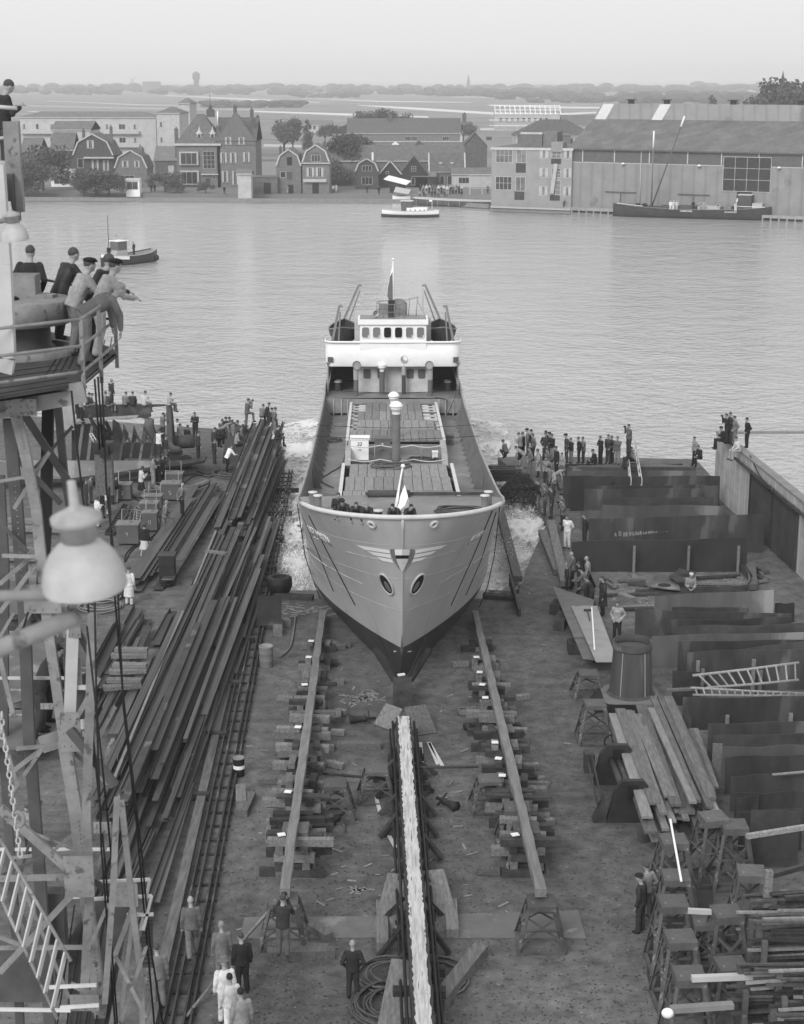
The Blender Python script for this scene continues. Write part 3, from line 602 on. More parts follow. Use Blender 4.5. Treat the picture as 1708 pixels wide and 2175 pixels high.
# alleys beside the deckhouse
for sg in (-1, 1):
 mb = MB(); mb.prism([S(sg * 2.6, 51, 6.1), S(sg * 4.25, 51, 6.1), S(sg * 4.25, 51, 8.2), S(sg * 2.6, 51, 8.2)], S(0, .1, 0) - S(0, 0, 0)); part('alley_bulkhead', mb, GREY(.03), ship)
 mb = MB()
 for s in (44.6, 46.2): mb.tube([S(sg * 4.2, s, 6.1), S(sg * 4.2, s, 8.2)], .05, 6)
 mb.bar(S(sg * 4.2, 44.6, 6.6), S(sg * 3.9, 48.5, 8.15), .05); part('wing_pillar', mb, GREY(.3), ship)
 mb = MB(); mb.prism([S(sg * 4.28, 46, 6.0), S(sg * 4.28, 58, 6.0), S(sg * 3.6, 58, 8.1), S(sg * 4.3, 46, 8.1)], (-.06 * sg, 0, 0)); part('poop_side_plating', mb, GREY(.2), ship)
# compass platform, exhaust mast, searchlight
ct = S(-.1, 45.4, 11.07)
mb = MB();
for zz_ in (.45, .95): mb.tube([ct + V(.95 * math.cos(t), .95 * math.sin(t), zz_) for t in [2 * PI * i / 24 for i in range(24)]], .022, 5, closed=True)
for i in range(8): mb.tube([ct + V(.95 * math.cos(i * PI / 4 + .2), .95 * math.sin(i * PI / 4 + .2), 0), ct + V(.95 * math.cos(i * PI / 4 + .2), .95 * math.sin(i * PI / 4 + .2), .97)], .022, 5)
part('platform_railing', mb, GREY(.2), ship)
mb = MB(); mb.lathe(ct, [(.21, -.03), (.21, 1.05), (.24, 1.07), (.24, 1.1), (.001, 1.1)], 16); part('mast_stump', mb, GREY(.05), ship)
mb = MB(); mb.lathe(S(.4, 47.5, 10.9), [(.55, 0), (.55, .9), (.3, 1.15), (.001, 1.2)], 18); mb.prism([S(-.9, 48, 10.9), S(.6, 48, 10.9), S(.6, 48, 11.7), S(-.9, 48, 11.7)], (0, .3, 0)); part('funnel', mb, GREY(.2), ship)
mb = MB(); mb.tube([S(-1.15, 44.9, 11.07), S(-1.15, 44.9, 11.25)], .04, 6); mb.lathe(S(-1.15, 44.75, 11.42), [(.001, -.2), (.17, -.15), (.2, .1), (.2, .2)], 14, axis=(.3, -1, 0)); part('searchlight', mb, M_offw, ship)
mb = MB(); a = S(1.0, 46.3, 11.0)
for u in (0, .5): mb.tube([a + V(u, 0, 0), a + V(u + .1, 0, 1.25)], .03, 5)
mb.tube([a + V(-.3, 0, 1.05), a + V(.65, 0, 1.3)], .025, 5); mb.bar(a + V(.55, 0, 1.1), a + V(1.1, 0, .1), .04); part('ladder_rail', mb, GREY(.25), ship)
mb = MB(); mb.prism([S(-2.5, 47, 9.0), S(2.5, 47, 9.0), S(2.5, 47, 10.9), S(-2.5, 47, 10.9)], S(0, 5, 0) - S(0, 0, 0)); part('boat_deck_house', mb, GREY(.42), ship)
# lifeboats and davits
def lifeboat(sg):
 lb = thing('lifeboat', 'dark clinker lifeboat hanging in davits on the %s of the bridge' % ('left' if sg < 0 else 'right'), 'lifeboat', S(sg * 3.25, 49.5, 8.6), 'lifeboats behind the bridge')
 def hp(t, w):
  b = 1.0 * (1 - abs(2 * t - 1) ** 2.6) ** .9; u = b * math.sin(w * PI / 2) ** .8; z = 9.0 + .95 * (1 - math.cos(w * PI / 2)) + .35 * abs(2 * t - 1) ** 2
  return b, u, z
 G = []
 for j in range(-8, 9):
  w = abs(j) / 8; G.append([S(sg * 3.25 + math.copysign(hp(i / 14, w)[1], j) * (1 if j else 0), 46.6 + 5.8 * i / 14, hp(i / 14, w)[2]) for i in range(15)])
 mb = MB(); mb.sheet(G); part('hull', mb, mat('varnished_clinker', .05, .6, .35, 6, stretch=(1, .2, 6)), lb)
 mb = MB(); mb.tube([S(sg * 3.25 - hp(i / 14, 1)[1], 46.6 + 5.8 * i / 14, hp(i / 14, 1)[2]) for i in range(15)] + [S(sg * 3.25 + hp(i / 14, 1)[1], 46.6 + 5.8 * i / 14, hp(i / 14, 1)[2]) for i in range(14, -1, -1)], .05, 5); part('gunwale', mb, GREY(.22), lb)
 for s in (48, 49.5, 51): mb = MB(); mb.prism([S(sg * 3.25 - .85, s, 9.75), S(sg * 3.25 + .85, s, 9.75), S(sg * 3.25 + .85, s + .25, 9.75), S(sg * 3.25 - .85, s + .25, 9.75)], (0, 0, .05)); part('thwart', mb, GREY(.3), lb)
 for s, ut, ht in ((46.2, 3.45, 11.75), (52.6, 2.25, 12.6)):
  mb = MB(); a = S(sg * 4.2, s, 8.2); b = S(sg * ut, s, ht); mb.bar(a, b, .16, .16); mb.bar(S(sg * 3.6, s, 8.3), S(sg * (ut - .05), s, ht - .4), .1, .1); mb.bar(b, b + V(-sg * .22, 0, -.08), .12); mb.bar(a + V(-.1 * sg, -.1, 1.0), S(sg * 2.9, s, 9.3), .07)
  part('davit', mb, GREY(.2), ship)
lifeboat(-1); lifeboat(1)
mb = MB(); mb.bar(S(-2.0, 52.6, 9), S(-2.0, 52.6, 12.1), .15); mb.bar(S(2.1, 52.6, 9), S(2.1, 52.6, 12.4), .12); part('boat_post', mb, GREY(.4), ship)
# stern flag and bow flag
def flag(name, label, base, top, pts, m, stripes):
 f = thing(name, label, 'flag', base); mb = MB(); mb.tube([base, top], .035, 8); mb.ball(top, .09, 8); part('flagpole', mb, M_white, f)
 for nm, quad, mt in stripes:
  mb = MB(); mb.sheet([[q for q in row] for row in quad]); part(nm, mb, mt, f)
 return f
b0 = S(.0, 46.5, 11.0); t0 = S(.02, 46.5, 14.7)
def fl(u, z, y=0): return S(.02 + u, 46.5 + y, z)
flag('ship_flag', 'limp striped flag on the pole above the wheelhouse', b0, t0, None, None, [
 ('stripe', [[fl(0, 14.4), fl(-.05, 14.3, .05)], [fl(0, 13.6), fl(-.22, 13.5, .12)], [fl(-.05, 13.3), fl(-.3, 13.2, .05)]], M_white),
 ('stripe', [[fl(-.03, 13.9, -.02), fl(-.2, 13.6, -.05)], [fl(-.03, 12.9, -.08), fl(-.33, 12.8, .06)], [fl(-.02, 12.0, -.02), fl(-.38, 12.35, -.05)], [fl(-.02, 11.5, 0), fl(-.2, 11.9, .04)]], GREY(.13)),
 ('stripe', [[fl(-.2, 12.1, .03), fl(-.33, 12.3, .02)], [fl(-.08, 11.3, .03), fl(-.3, 11.2, .0)]], M_white)])
def q_(px, py, s, du=0): p = gy(px, py, 63 + s); return p
b1 = q_(834, 1105, 1.2); t1 = q_(856, 990, 1.2); n = 8
def bf_(pp): return [[q_(*p) for p in row] for row in pp]
flag('bow_flag', 'large white and dark striped house flag flying at the bow', b1, t1, None, None, [
 ('white_field', bf_([[(856, 998, 1.15), (852, 1015, 1.1)], [(848, 1030, 1.0), (849, 1040, .9)], [(841, 1060, 1.0), (846, 1068, .8)], [(837, 1085, 1.0), (840, 1092, .8)], [(834, 1104, 1.1), (838, 1101, .9)]]), M_white),
 ('stripe', bf_([[(855, 1004, 1.1), (857, 1010, 1.0)], [(850, 1038, .95), (854, 1036, .9)], [(846, 1063, .85), (850, 1052, .8)], [(843, 1078, .8), (847, 1070, .7)]]), GREY(.1)),
 ('white_field', bf_([[(859, 1031, .9), (860, 1030, .8)], [(850, 1054, .8), (866, 1052, .7)], [(846, 1072, .7), (868, 1066, .6)], [(840, 1092, .7), (856, 1078, .55)]]), M_white),
 ('stripe', bf_([[(868, 1064, .62), (866, 1058, .66)], [(859, 1078, .5), (869, 1076, .5)], [(848, 1094, .5), (866, 1082, .45)], [(842, 1097, .5), (852, 1094, .45)]]), GREY(.3)),
 ('white_field', bf_([[(869, 1072, .55), (870, 1084, .5)], [(866, 1082, .5), (871, 1094, .45)], [(853, 1093, .45), (866, 1100, .4)], [(838, 1098, .5), (850, 1099, .4)]]), M_white)])
# lashing wires down the flanks, rails of rope across
def wire(name, pts, label, r=.022, hullside=True):
 mb = MB(); mb.tube(pts, r, 5); solo(name, mb, M_black, label, 'rope')
for px, lab in (([(632, 1072), (648, 1180), (668, 1240), (700, 1320)], 'outermost dark drag rope hanging down the left bow'), ([(636, 1080), (682, 1190), (712, 1265)], 'middle dark drag rope hanging down the left bow'), ([(656, 1095), (702, 1185), (762, 1300)], 'inner dark drag rope slanting down the left bow'),
    ([(1062, 1072), (1050, 1180), (1036, 1245), (1014, 1300)], 'outermost dark drag rope hanging down the right bow'), ([(1046, 1085), (1004, 1185), (952, 1300)], 'inner dark drag rope slanting down the right bow'), ([(1054, 1088), (1022, 1190), (985, 1275)], 'middle dark drag rope hanging down the right bow')):
 pts = []
 for a, b in zip(px, px[1:]):
  for i in range(8):
   A = (a[0] + (b[0] - a[0]) * i / 8, a[1] + (b[1] - a[1]) * i / 8); hit = HB.ray_cast(Vector((0, 0, H)), ray(*A).normalized())[0]
   Yh = hit.y - .08 if hit and hit.y < 80 else (pts[-1].y + .35 if pts else 67.2)
   pts.append(gy(A[0], A[1], Yh))
 wire('drag_rope', pts, lab)
for s, v, lab in ((40, 7.1, 'thin rope stretched across the ship in front of the bridge'), (24.0, 6.9, 'thin rope stretched across the ship between the hatches'), (29.5, 6.6, 'thin rope stretched across the after hatch')):
 b = hb(1, s, 6.2); wire('deck_rope', [S(-b + 2 * b * i / 12, s, v - .18 * math.sin(PI * i / 12)) for i in range(13)], lab, .015)
# ---------------- the far bank: houses, works, flats
ZG = .25
M_trim = mat('window_trim', .46, .6, .15, 1)
class Fac:                                     # a facade frame: origin, direction along it, inward direction
 def __init__(s, o, ang): s.o = Vector(o); s.x = Vector((math.cos(ang), math.sin(ang), 0)); s.y = Vector((-math.sin(ang), math.cos(ang), 0))
 def p(s, x, y, z): return s.o + s.x * x + s.y * y + Vector((0, 0, z))
def fbox(F, x0, x1, y0, y1, z0, z1, mb=None):
 mb = mb or MB(); mb.prism([F.p(x0, y0, z0), F.p(x1, y0, z0), F.p(x1, y0, z1), F.p(x0, y0, z1)], F.y * (y1 - y0)); return mb
def window(F, t, x, z, w, h, kind='plain', y=0, glass=None, side=None, nm='window', bars=None):
 fr = MB(); d = .05
 for a0, a1, c0, c1 in ((x, x + w, z - .09, z), (x, x + w, z + h - .08, z + h), (x, x + .08, z, z + h - .08), (x + w - .08, x + w, z, z + h - .08)): fbox(F, a0, a1, y - .06, y + .02, c0, c1, fr)
 nx, nz = bars or {'plain': (1, 1), 'two': (2, 1), 'cross': (2, 2), 'six': (2, 3), 'three': (3, 1), 'grid': (3, 4), 'big': (4, 2), 'door': (1, 1)}[kind]
 for i in range(1, nx): fbox(F, x + w * i / nx - .03, x + w * i / nx + .03, y - .05, y + .02, z, z + h - .08, fr)
 for i in range(1, nz): fbox(F, x + .08, x + w - .08, y - .052, y + .02, z + h * i / nz - .03, z + h * i / nz + .03, fr)
 o = part(nm, fr, M_trim, t); gl = fbox(F, x + .04, x + w - .04, y - .03, y - .02, z, z + h - .04); part('pane', gl, glass or M_glass, o)
 if kind in ('two', 'three') and w < 1.8:
  cu = fbox(F, x + .1, x + w * .3, y - .04, y - .031, z + .1, z + h - .1); fbox(F, x + w * .7, x + w - .1, y - .04, y - .031, z + .1, z + h - .1, cu); part('curtain', cu, M_cream, o)
 return o
def door(F, t, x, w, h, m=None, y=0, z=0):
 o = part('door', fbox(F, x, x + w, y - .05, y + .02, z, z + h), m or GREY(.05), t); k = MB(); k.ball(F.p(x + w * .85, y - .08, z + h * .47), .05, 6); part('handle', k, M_trim, o); return o
def chimney(F, t, x, y, z0, z1, w=.6, m=None, pot=True):
 c = fbox(F, x, x + w, y, y + w, z0, z1); fbox(F, x - .05, x + w + .05, y - .05, y + w + .05, z1 - .3, z1 - .12, c)
 o = part('chimney', c, m or M_brickd, t)
 if pot: k = MB(); k.lathe(F.p(x + w / 2, y + w / 2, z1), [(.16, 0), (.13, .45), (.17, .5), (.001, .5)], 8); part('chimney_pot', k, M_brickd, o)
def house(px0, px1, pyb, w_dep, he, hr, label, name='house', roof='gable_front', wall=None, rm=None, ang=0, trim=True, Y=None, z0=ZG, cat='house', grp=None, eav=.25, gam=.45):
 a = g(px0, pyb, z0) if Y is None else gy(px0, pyb, Y);
 if Y is not None: a.z = z0
 b_d = ray(px1, pyb); ca, sa = math.cos(ang), math.sin(ang)
 # width so that the far corner falls on px1
 k = (px1 - CX) / FPX; f = lambda w: (a.x + ca * w) - k * ((a.y + sa * w) * _ct + (H - z0) * _st)
 w = -f(0) / (f(1) - f(0))
 t = thing(name, label, cat, a, grp); F = Fac(a, ang); F.w = w; wall = wall or M_brick; rm = rm or M_tile; d = w_dep
 mb = MB(); E = eav
 if roof in ('gable_front', 'gambrel_front'):
  if roof == 'gable_front': P = [(0, he), (w / 2, hr), (w, he)]
  else: P = [(0, he), (w * .14, he + (hr - he) * .62), (w / 2, hr), (w * .86, he + (hr - he) * .62), (w, he)]
  mb.prism([F.p(0, 0, -.6), F.p(w, 0, -.6)] + [F.p(x, 0, z) for x, z in reversed(P)], F.y * d); wo = part('wall', mb, wall, t)
  r = MB()
  for (x0, z0_), (x1, z1_) in zip(P, P[1:]):
   dx, dz = x1 - x0, z1_ - z0_; L = math.hypot(dx, dz); nx_, nz_ = -dz / L * .14, dx / L * .14; ex = dx / L * E if (x0 == 0) else 0; ez = dz / L * E if x0 == 0 else 0; fx = dx / L * E if x1 == w else 0; fz = dz / L * E if x1 == w else 0
   r.prism([F.p(x0 - ex, -.25, z0_ - ez), F.p(x1 + fx, -.25, z1_ + fz), F.p(x1 + fx + nx_, -.25, z1_ + fz + nz_), F.p(x0 - ex + nx_, -.25, z0_ - ez + nz_)], F.y * (d + .5))
  ro = part('roof', r, rm, t)
  if trim:
   b = MB()
   for (x0, z0_), (x1, z1_) in zip(P, P[1:]): b.bar(F.p(x0, -.3, z0_ + .05), F.p(x1, -.3, z1_ + .05), .1, .32)
   part('bargeboard', b, M_trim, ro)
 elif roof in ('gable_side', 'hip'):
  mb.prism([F.p(0, 0, -.6), F.p(w, 0, -.6), F.p(w, 0, he), F.p(0, 0, he)], F.y * d);
  if roof == 'gable_side':
   for x in (0.01, w - .21): mb.prism([F.p(x, .02, he), F.p(x, d - .02, he), F.p(x, d / 2, hr - .05)], F.x * .2)
  wo = part('wall', mb, wall, t); r = MB(); i = 0 if roof == 'gable_side' else min(w, d) * .42
  A = [F.p(-E, -E, he - .05), F.p(w + E, -E, he - .05), F.p(w + E, d + E, he - .05), F.p(-E, d + E, he - .05)]; Rg = [F.p(i - (E if not i else 0), d / 2, hr), F.p(w - i + (E if not i else 0), d / 2, hr)]; T = Vector((0, 0, .16))
  v = A + Rg; r.add(v + [q + T for q in v], [(0, 4, 5, 1), (1, 5, 2), (2, 5, 4, 3), (3, 4, 0), (6, 7, 11, 10), (7, 8, 11), (8, 9, 10, 11), (9, 6, 10), (0, 1, 7, 6), (1, 2, 8, 7), (2, 3, 9, 8), (3, 0, 6, 9)])
  ro = part('roof', r, rm, t)
  if trim: b = MB(); b.bar(F.p(-E, -E - .04, he - .02), F.p(w + E, -E - .04, he - .02), .1, .2); part('gutter', b, M_trim, ro)
 else:
  mb.prism([F.p(0, 0, -.6), F.p(w, 0, -.6), F.p(w, 0, he), F.p(0, 0, he)], F.y * d); wo = part('wall', mb, wall, t)
  ro = part('roof', fbox(F, -.15, w + .15, -.15, d + .15, he, he + .18), rm, t)
  if trim: part('cornice', fbox(F, -.2, w + .2, -.2, -.1, he - .25, he + .22), M_trim, ro)
 t_ = t; F.t = t; F.d = d; F.wall = wo; F.roof = ro; F.he = he; F.hr = hr
 F.s = (((F.p(w, 0, 0) - F.p(0, 0, 0)).length) / (px1 - px0))           # metres per pixel
 return F
# widths below come from pixel readings of the photograph; 1 px is about 0.1 m here
# 1 left ivy house: side-ridged wing + cross gable
ivy = mat('ivy_wall', .07, .9, .55, 2.2, bump=.6, bscale=5)
F = house(112, 158, 396, 9, 10.4, 15.2, 'ivy-covered villa with white bargeboards behind the waterside trees', 'ivy_house', 'gable_side', ivy, M_tiled); t = F.t
window(F, t, 1.0, 5.6, 2.6, 3.4, 'two'); window(F, t, .5, .6, 4.0, 2.7, 'three'); part('balcony', fbox(F, -.3, F.w + .6, -1.2, 0, 3.9, 5.1), M_cream, t); part('porch', fbox(F, -.1, F.w + .3, -1.1, -.02, 0, 3.7), M_white, t); window(F, t, .6, .9, 3.6, 2.3, 'three', y=-1.12)
F2 = house(158, 243, 396, 11, 9.0, 15.0, 'ivy-covered villa', 'ivy_house', 'gambrel_front', ivy, M_tiled);
for ch in list(F2.t.children): ch.parent = t; ch.location = F2.t.location - t.location; WL[ch.name] = WL[F2.t.name]
bpy.data.objects.remove(F2.t)
window(F2, t, 3.3, 11.0, 1.6, 2.2, 'two'); window(F2, t, 1.0, 5.4, 1.3, 2.6, 'plain'); window(F2, t, 4.2, 4.6, 1.6, 3.2, 'two'); window(F2, t, 6.8, 4.6, 1.3, 3.0, 'two')
part('balcony_roof', fbox(F2, 2.6, 9.4, -1.2, 0, 8.1, 8.5), M_trim, t); chimney(F2, t, 8.1, 3, 12, 17); chimney(F2, t, 1.6, 4, 13, 16)
# 2 small gambrel house
F = house(245, 314, 398, 10, 5.6, 10.8, 'low brick house with white-edged gambrel roof beside the white boathouse', 'gambrel_house', 'gambrel_front', M_brick, M_tiled)
window(F, F.t, 1.7, 5.9, 1.5, 1.9, 'two'); window(F, F.t, 4.5, 5.9, 1.2, 1.9, 'two'); window(F, F.t, 1.2, 1.4, 3.2, 2.2, 'three'); chimney(F, F.t, 5.6, 4, 8.6, 11.2)
# boathouse
F = house(268, 297, 412, 3, 3.0, 3.2, 'white glazed boathouse hut standing on the far quay', 'boathouse', 'flat', M_white, M_trim, cat='hut'); window(F, F.t, .2, 1.0, 2.4, 1.6, 'two')
# 3 shed behind
F = house(330, 378, 385, 10, 6, 10, 'long dark shed with plain roof left of the big brick villa', 'shed', 'gable_side', M_brickd, M_slate, trim=False, cat='shed'); part('door', fbox(F, 3.2, 4.6, -.06, 0, .5, 4.6), M_cream, F.t)
# 4 big villa: left wing with bays, right stepped gable
F = house(378, 470, 398, 13, 12.4, 20.5, 'large brick villa with stepped gable, turret and tall chimneys', 'brick_villa', 'hip', M_brick, M_tiled); t = F.t; part('cornice', fbox(F, -.5, F.w + .2, -.5, -.1, 11.9, 12.5), M_trim, t)
part('bay', fbox(F, .6, 4.9, -.7, -.02, 6.4, 10.2), M_cream, t); window(F, t, .9, 6.7, 3.7, 3.2, 'three', y=-.72); part('bay', fbox(F, .6, 4.9, -.7, -.02, .8, 4.8), M_cream, t); window(F, t, .9, 1.1, 3.7, 3.4, 'three', y=-.72)
window(F, t, 5.9, 5.4, 2.7, 4.9, 'grid'); part('canopy', fbox(F, 5.4, 9.3, -.6, -.02, 3.6, 3.9), M_trim, t); door(F, t, 6.4, 1.0, 2.6); window(F, t, 8.0, 2.4, .6, 1.0)
for x in (4.5, 7.5):
 m_ = MB(); fbox(F, x, x + 1.0, 1.2, 3, 13.8, 15.2, m_); dm = part('dormer', m_, M_trim, t); m_ = MB(); m_.lathe(F.p(x + .5, 2, 15.2), [(.95, 0), (.5, .5), (.2, 1.2), (.04, 2.2)], 12); part('dormer_roof', m_, M_cream, dm); part('pane', fbox(F, x + .2, x + .8, 1.15, 1.19, 13.9, 15.0), M_glass, dm)
tw = MB(); fbox(F, 6.4, 8.1, 5, 6.5, 19.8, 22, tw); tu = part('turret', tw, GREY(.08), t); tw = MB(); tw.lathe(F.p(7.2, 5.7, 22), [(.5, 0), (.3, .9), (.05, 1.4), (.03, 4.6)], 8); part('spire', tw, GREY(.06), tu)
chimney(F, t, -1.2, 6, 8, 16.5, .8); chimney(F, t, 8.7, 3, 13, 17.3, .7); m_ = MB(); m_.tube([F.p(9.1, 3.3, 17.3), F.p(9.1, 3.3, 21.6)], .17, 6); part('white_flue', m_, M_white, t)
F2 = house(463, 545, 398, 16, 13.2, 19.5, 'x', 'x', 'gable_side', M_brick, M_tiled, trim=False); gabl = MB(); w = F2.w; P = [(0, 12)]
for i in range(7): P += [(w / 2 * i / 8, 13.0 + i * 1.05), (w / 2 * (i + .55) / 8, 14.0 + i * 1.05)]
P2 = P + [(w / 2 - .3, 21.2), (w / 2 + .3, 21.2)] + [(w - x, z) for x, z in reversed(P)]; gabl.prism([F2.p(x, -.12, z) for x, z in reversed(P2)], F2.y * .5); part('stepped_gable', gabl, M_brick, F2.t)
r_ = MB(); r_.prism([F2.p(.2, .4, 13), F2.p(w - .2, .4, 13), F2.p(w / 2, .4, 20.4)], F2.y * 8); part('gable_roof', r_, M_tiled, F2.t)
for ch in list(F2.t.children): ch.parent = t; ch.location = F2.t.location - t.location
bpy.data.objects.remove(F2.t)
for x, z, ww_, hh in ((1.9, 12.2, 1.4, 2.1), (4.9, 12.2, 1.4, 2.1), (.7, 7.0, 1.5, 2.9), (2.9, 7.0, 1.5, 2.9), (5.9, 7.3, 1.5, 2.7), (1.0, 1.5, 1.4, 3.2), (3.3, .8, 1.4, 3.9), (5.6, 2.8, 2.4, 1.7)): window(F2, t, x, z, ww_, hh, 'two', y=-.14)
for x, yy_, z0, z1 in ((3.8, 1, 19, 23), (7.6, 4, 13, 19.5), (8.2, 9, 13, 20), (6.6, 12, 15, 21.8)): chimney(F2, t, x, yy_, z0, z1, .75)
for i in range(3): m_ = MB(); fbox(F2, -.02, 0.2, 0, .01, 0, .01, m_)
# 5 little annex and outbuilding right of villa
F = house(506, 534, 417, 4, 4.6, 5.4, 'small plain quay hut with pale sloping roof below the villa', 'quay_hut', 'gable_side', M_brickl, M_slate, z0=ZG, cat='hut')
F = house(535, 590, 412, 6, 5.0, 5.6, 'low timber outbuilding with an open door between villa and warehouse', 'outbuilding', 'flat', M_brickd, M_slate, trim=False, cat='outbuilding'); door(F, F.t, 2.6, 1.5, 3.4, M_black)
# 6 gambrel warehouse house, 7 mansard house
F = house(588, 640, 411, 14, 8.2, 13.0, 'narrow brick gambrel house with loft doors', 'loft_house', 'gambrel_front', M_brick, M_tile)
part('door', fbox(F, 2.3, 3.4, -.05, 0, 8.4, 10.8), M_black, F.t); window(F, F.t, .8, 4.8, 1.2, 1.7); part('door', fbox(F, 2.3, 3.4, -.05, 0, 4.2, 6.4), GREY(.07), F.t); door(F, F.t, 2.4, 1.2, 2.6, M_black); chimney(F, F.t, .3, 5, 11, 13.4)
F = house(643, 700, 411, 11, 9.2, 14.2, 'brick house with tiled mansard front, twin white windows and a small balcony', 'mansard_house', 'gambrel_front', M_brick, M_tile); t = F.t
part('mansard_front', MB().prism([F.p(-.2, -.35, 9.0), F.p(F.w + .2, -.35, 9.0), F.p(F.w * .82, -.3, 12.0), F.p(F.w * .18, -.3, 12.0)], F.y * .3), M_tile, t); window(F, t, 2.0, 9.4, 1.9, 1.9, 'three', y=-.4)
part('cornice', fbox(F, -.25, F.w + .25, -.45, -.05, 8.75, 9.05), M_trim, t); window(F, t, .9, 4.9, 1.6, 2.7, 'two'); window(F, t, 2.9, 4.9, 1.6, 2.7, 'two'); part('balcony_rail', fbox(F, .2, F.w - .6, -.7, -.6, 3.4, 4.3), M_cream, t); door(F, t, 2.1, 1.4, 3.0, M_black); chimney(F, t, F.w * .75, 3, 12, 14.6)
# 8 recessed houses
F = house(697, 728, 392, 10, 6.2, 10, 'dark recessed house with tiled roof behind the garden trees', 'row_house', 'gable_side', M_brickd, M_tile)
F = house(735, 790, 393, 9, 5.6, 11.8, 'tall tiled roof of the house behind the creeper-covered cottage', 'row_house', 'gable_side', M_brickd, M_tile); window(F, F.t, 1, 1.5, 1.5, 2.6);
F = house(755, 804, 402, 11, 6.2, 10.6, 'creeper-covered cottage with white timbered gambrel gable', 'cottage', 'gambrel_front', ivy, M_tile); window(F, F.t, 1.5, 6.4, 2.2, 1.8, 'three'); window(F, F.t, 1.4, 1.8, 2.4, 2.5, 'three'); chimney(F, F.t, 3.6, 4, 9.5, 12.5, .4, M_white, False)
F = house(805, 853, 398, 9, 4.6, 9.4, 'dark wooden shed house with low tiled roof behind the white-roofed boathouse', 'wooden_house', 'gable_front', M_woodd, M_tiled, trim=True); window(F, F.t, 1.6, 4.9, .7, .8)
F = house(850, 908, 398, 9, 4.8, 10.6, 'dark timber house with steep pointed gable and one white window', 'gabled_house', 'gable_front', M_woodd, M_tiled, trim=False); window(F, F.t, 2.5, 5.6, 1.1, 1.7, 'cross'); window(F, F.t, 2.5, .8, .9, 2.4)
F = house(872, 916, 386, 8, 8, 13.6, 'roof with white-edged gable behind the pointed timber house', 'gabled_house', 'gable_front', M_brickd, M_tile)
F = house(914, 985, 396, 9, 6.2, 14.0, 'white-edged cottage with broad red tiled roof facing the river', 'tiled_cottage', 'gable_side', M_brickd, M_tile); t = F.t; [part('verge_board', MB().bar(F.p(x, -.35, 6.2), F.p(x, F.d / 2, 14.2), .3, .3), M_trim, t) for x in (-.3, F.w + .3)]
window(F, t, 2.2, .9, 1.0, 3.6, 'plain'); window(F, t, 3.9, .9, 1.0, 3.6, 'plain'); window(F, t, 5.3, 1.6, 1.2, 2.2, 'cross')
for x, y in ((2.4, 1.8), (5, 1.8)): part('skylight', MB().box(F.p(x, y, 6.2 + (y + .3) * 7.8 / 4.6 + .2), (.7, .5, .12), rx=R(60)), M_trim, t)
F = house(822, 858, 375, 9, 9.5, 12, 'white plastered house with rounded Dutch gable', 'white_house', 'flat', M_white, M_tile, trim=False); t = F.t
P = [(0, 9.4), (.2, 10.6), (1.0, 11.2), (1.3, 13.2), (F.w / 2, 14.2), (F.w - 1.3, 13.2), (F.w - 1, 11.2), (F.w - .2, 10.6), (F.w, 9.4)]; part('dutch_gable', MB().prism([F.p(x, -.1, z) for x, z in reversed(P)], F.y * .5), M_white, t); window(F, t, .8, 5.6, 1.0, 2.0); window(F, t, 2.7, 5.6, 1.0, 2.0)
F = house(860, 920, 374, 8, 9.2, 13.6, 'plain brick gable wall right of the white Dutch-gabled house', 'brick_house', 'gable_front', M_brickd, M_tiled, trim=False)
F = house(700, 985, 366, 11, 5.5, 8.8, 'long row of brick houses with one continuous low roof', 'terrace_block', 'gable_side', M_brick, M_tiled, Y=398); window(F, F.t, 22.5, 3.6, 2.0, 1.3, 'three')
F = house(983, 1034, 385, 8, 12.0, 16.4, 'tall windowless brick gable left of the concrete office', 'brick_house', 'gable_front', M_brickd, M_tiled, trim=False); part('plaster_base', fbox(F, .8, F.w, -.1, -.01, 0, 3.6), M_cream, F.t)
F = house(738, 978, 292, 14, 5.6, 10.4, 'very long low brick works with two-storey front and tiled roof', 'works_building', 'gable_side', M_brick, M_tiled, Y=600)
for x in (3, 5, 20, 22, 33, 48, 60): window(F, F.t, x, 3.2, 2.2, 1.4, 'three')
for x in (14, 40): chimney(F, F.t, x, 5, 9, 12.2, 1.4)
part('cornice', fbox(F, -.2, F.w * 1.02, -4.2, -4.0, 2.8, 3.1), M_trim, F.t); part('front_range', fbox(F, -.1, F.w * 1.02, -4, -.02, -.5, 2.9), M_brick, F.t)
# white boathouse with roof panel
a = g(828, 410, ZG); t = thing('boat_shed', 'dark quay shed with a bright white sloping roof', 'shed', a); F = Fac(a, 0); part('wall', fbox(F, 0, 3.4, 0, 2.5, -.5, 1.65), M_woodd, t); part('roof', MB().prism([F.p(-1.3, -.6, 2.9), F.p(3.6, -.8, 1.7), F.p(4.6, 2.6, 2.3), F.p(-.2, 3.0, 3.5)], (0, 0, .12)), M_white, t)
F = house(876, 925, 398, 4, 3.4, 4.8, 'shabby dark shed with curved roof at the edge of the crowd', 'shed', 'gable_side', M_woodd, M_slate, trim=False, cat='shed')
F = house(960, 1045, 398, 6, 3.6, 5.2, 'low flat lean-to building beside the concrete office', 'lean_to', 'gable_side', M_brickl, M_slate, cat='shed'); window(F, F.t, 1.5, 1.2, 2.4, 1.6, 'three')
t = thing('gate_frame', 'white timber gate frame on the quay beside the crowd', 'gate', g(1024, 414, ZG)); a = t.location; m_ = MB()
for x in (-2.6, 0, 2.6): m_.bar(a + V(x, 0, 0), a + V(x, 0, 4.2 if x else 1.6), .16)
m_.bar(a + V(-2.7, 0, 4.2), a + V(2.7, 0, 4.2), .2); m_.bar(a + V(-2.6, 0, 1.4), a + V(2.6, 0, 1.4), .1); part('frame', m_, M_trim, t)
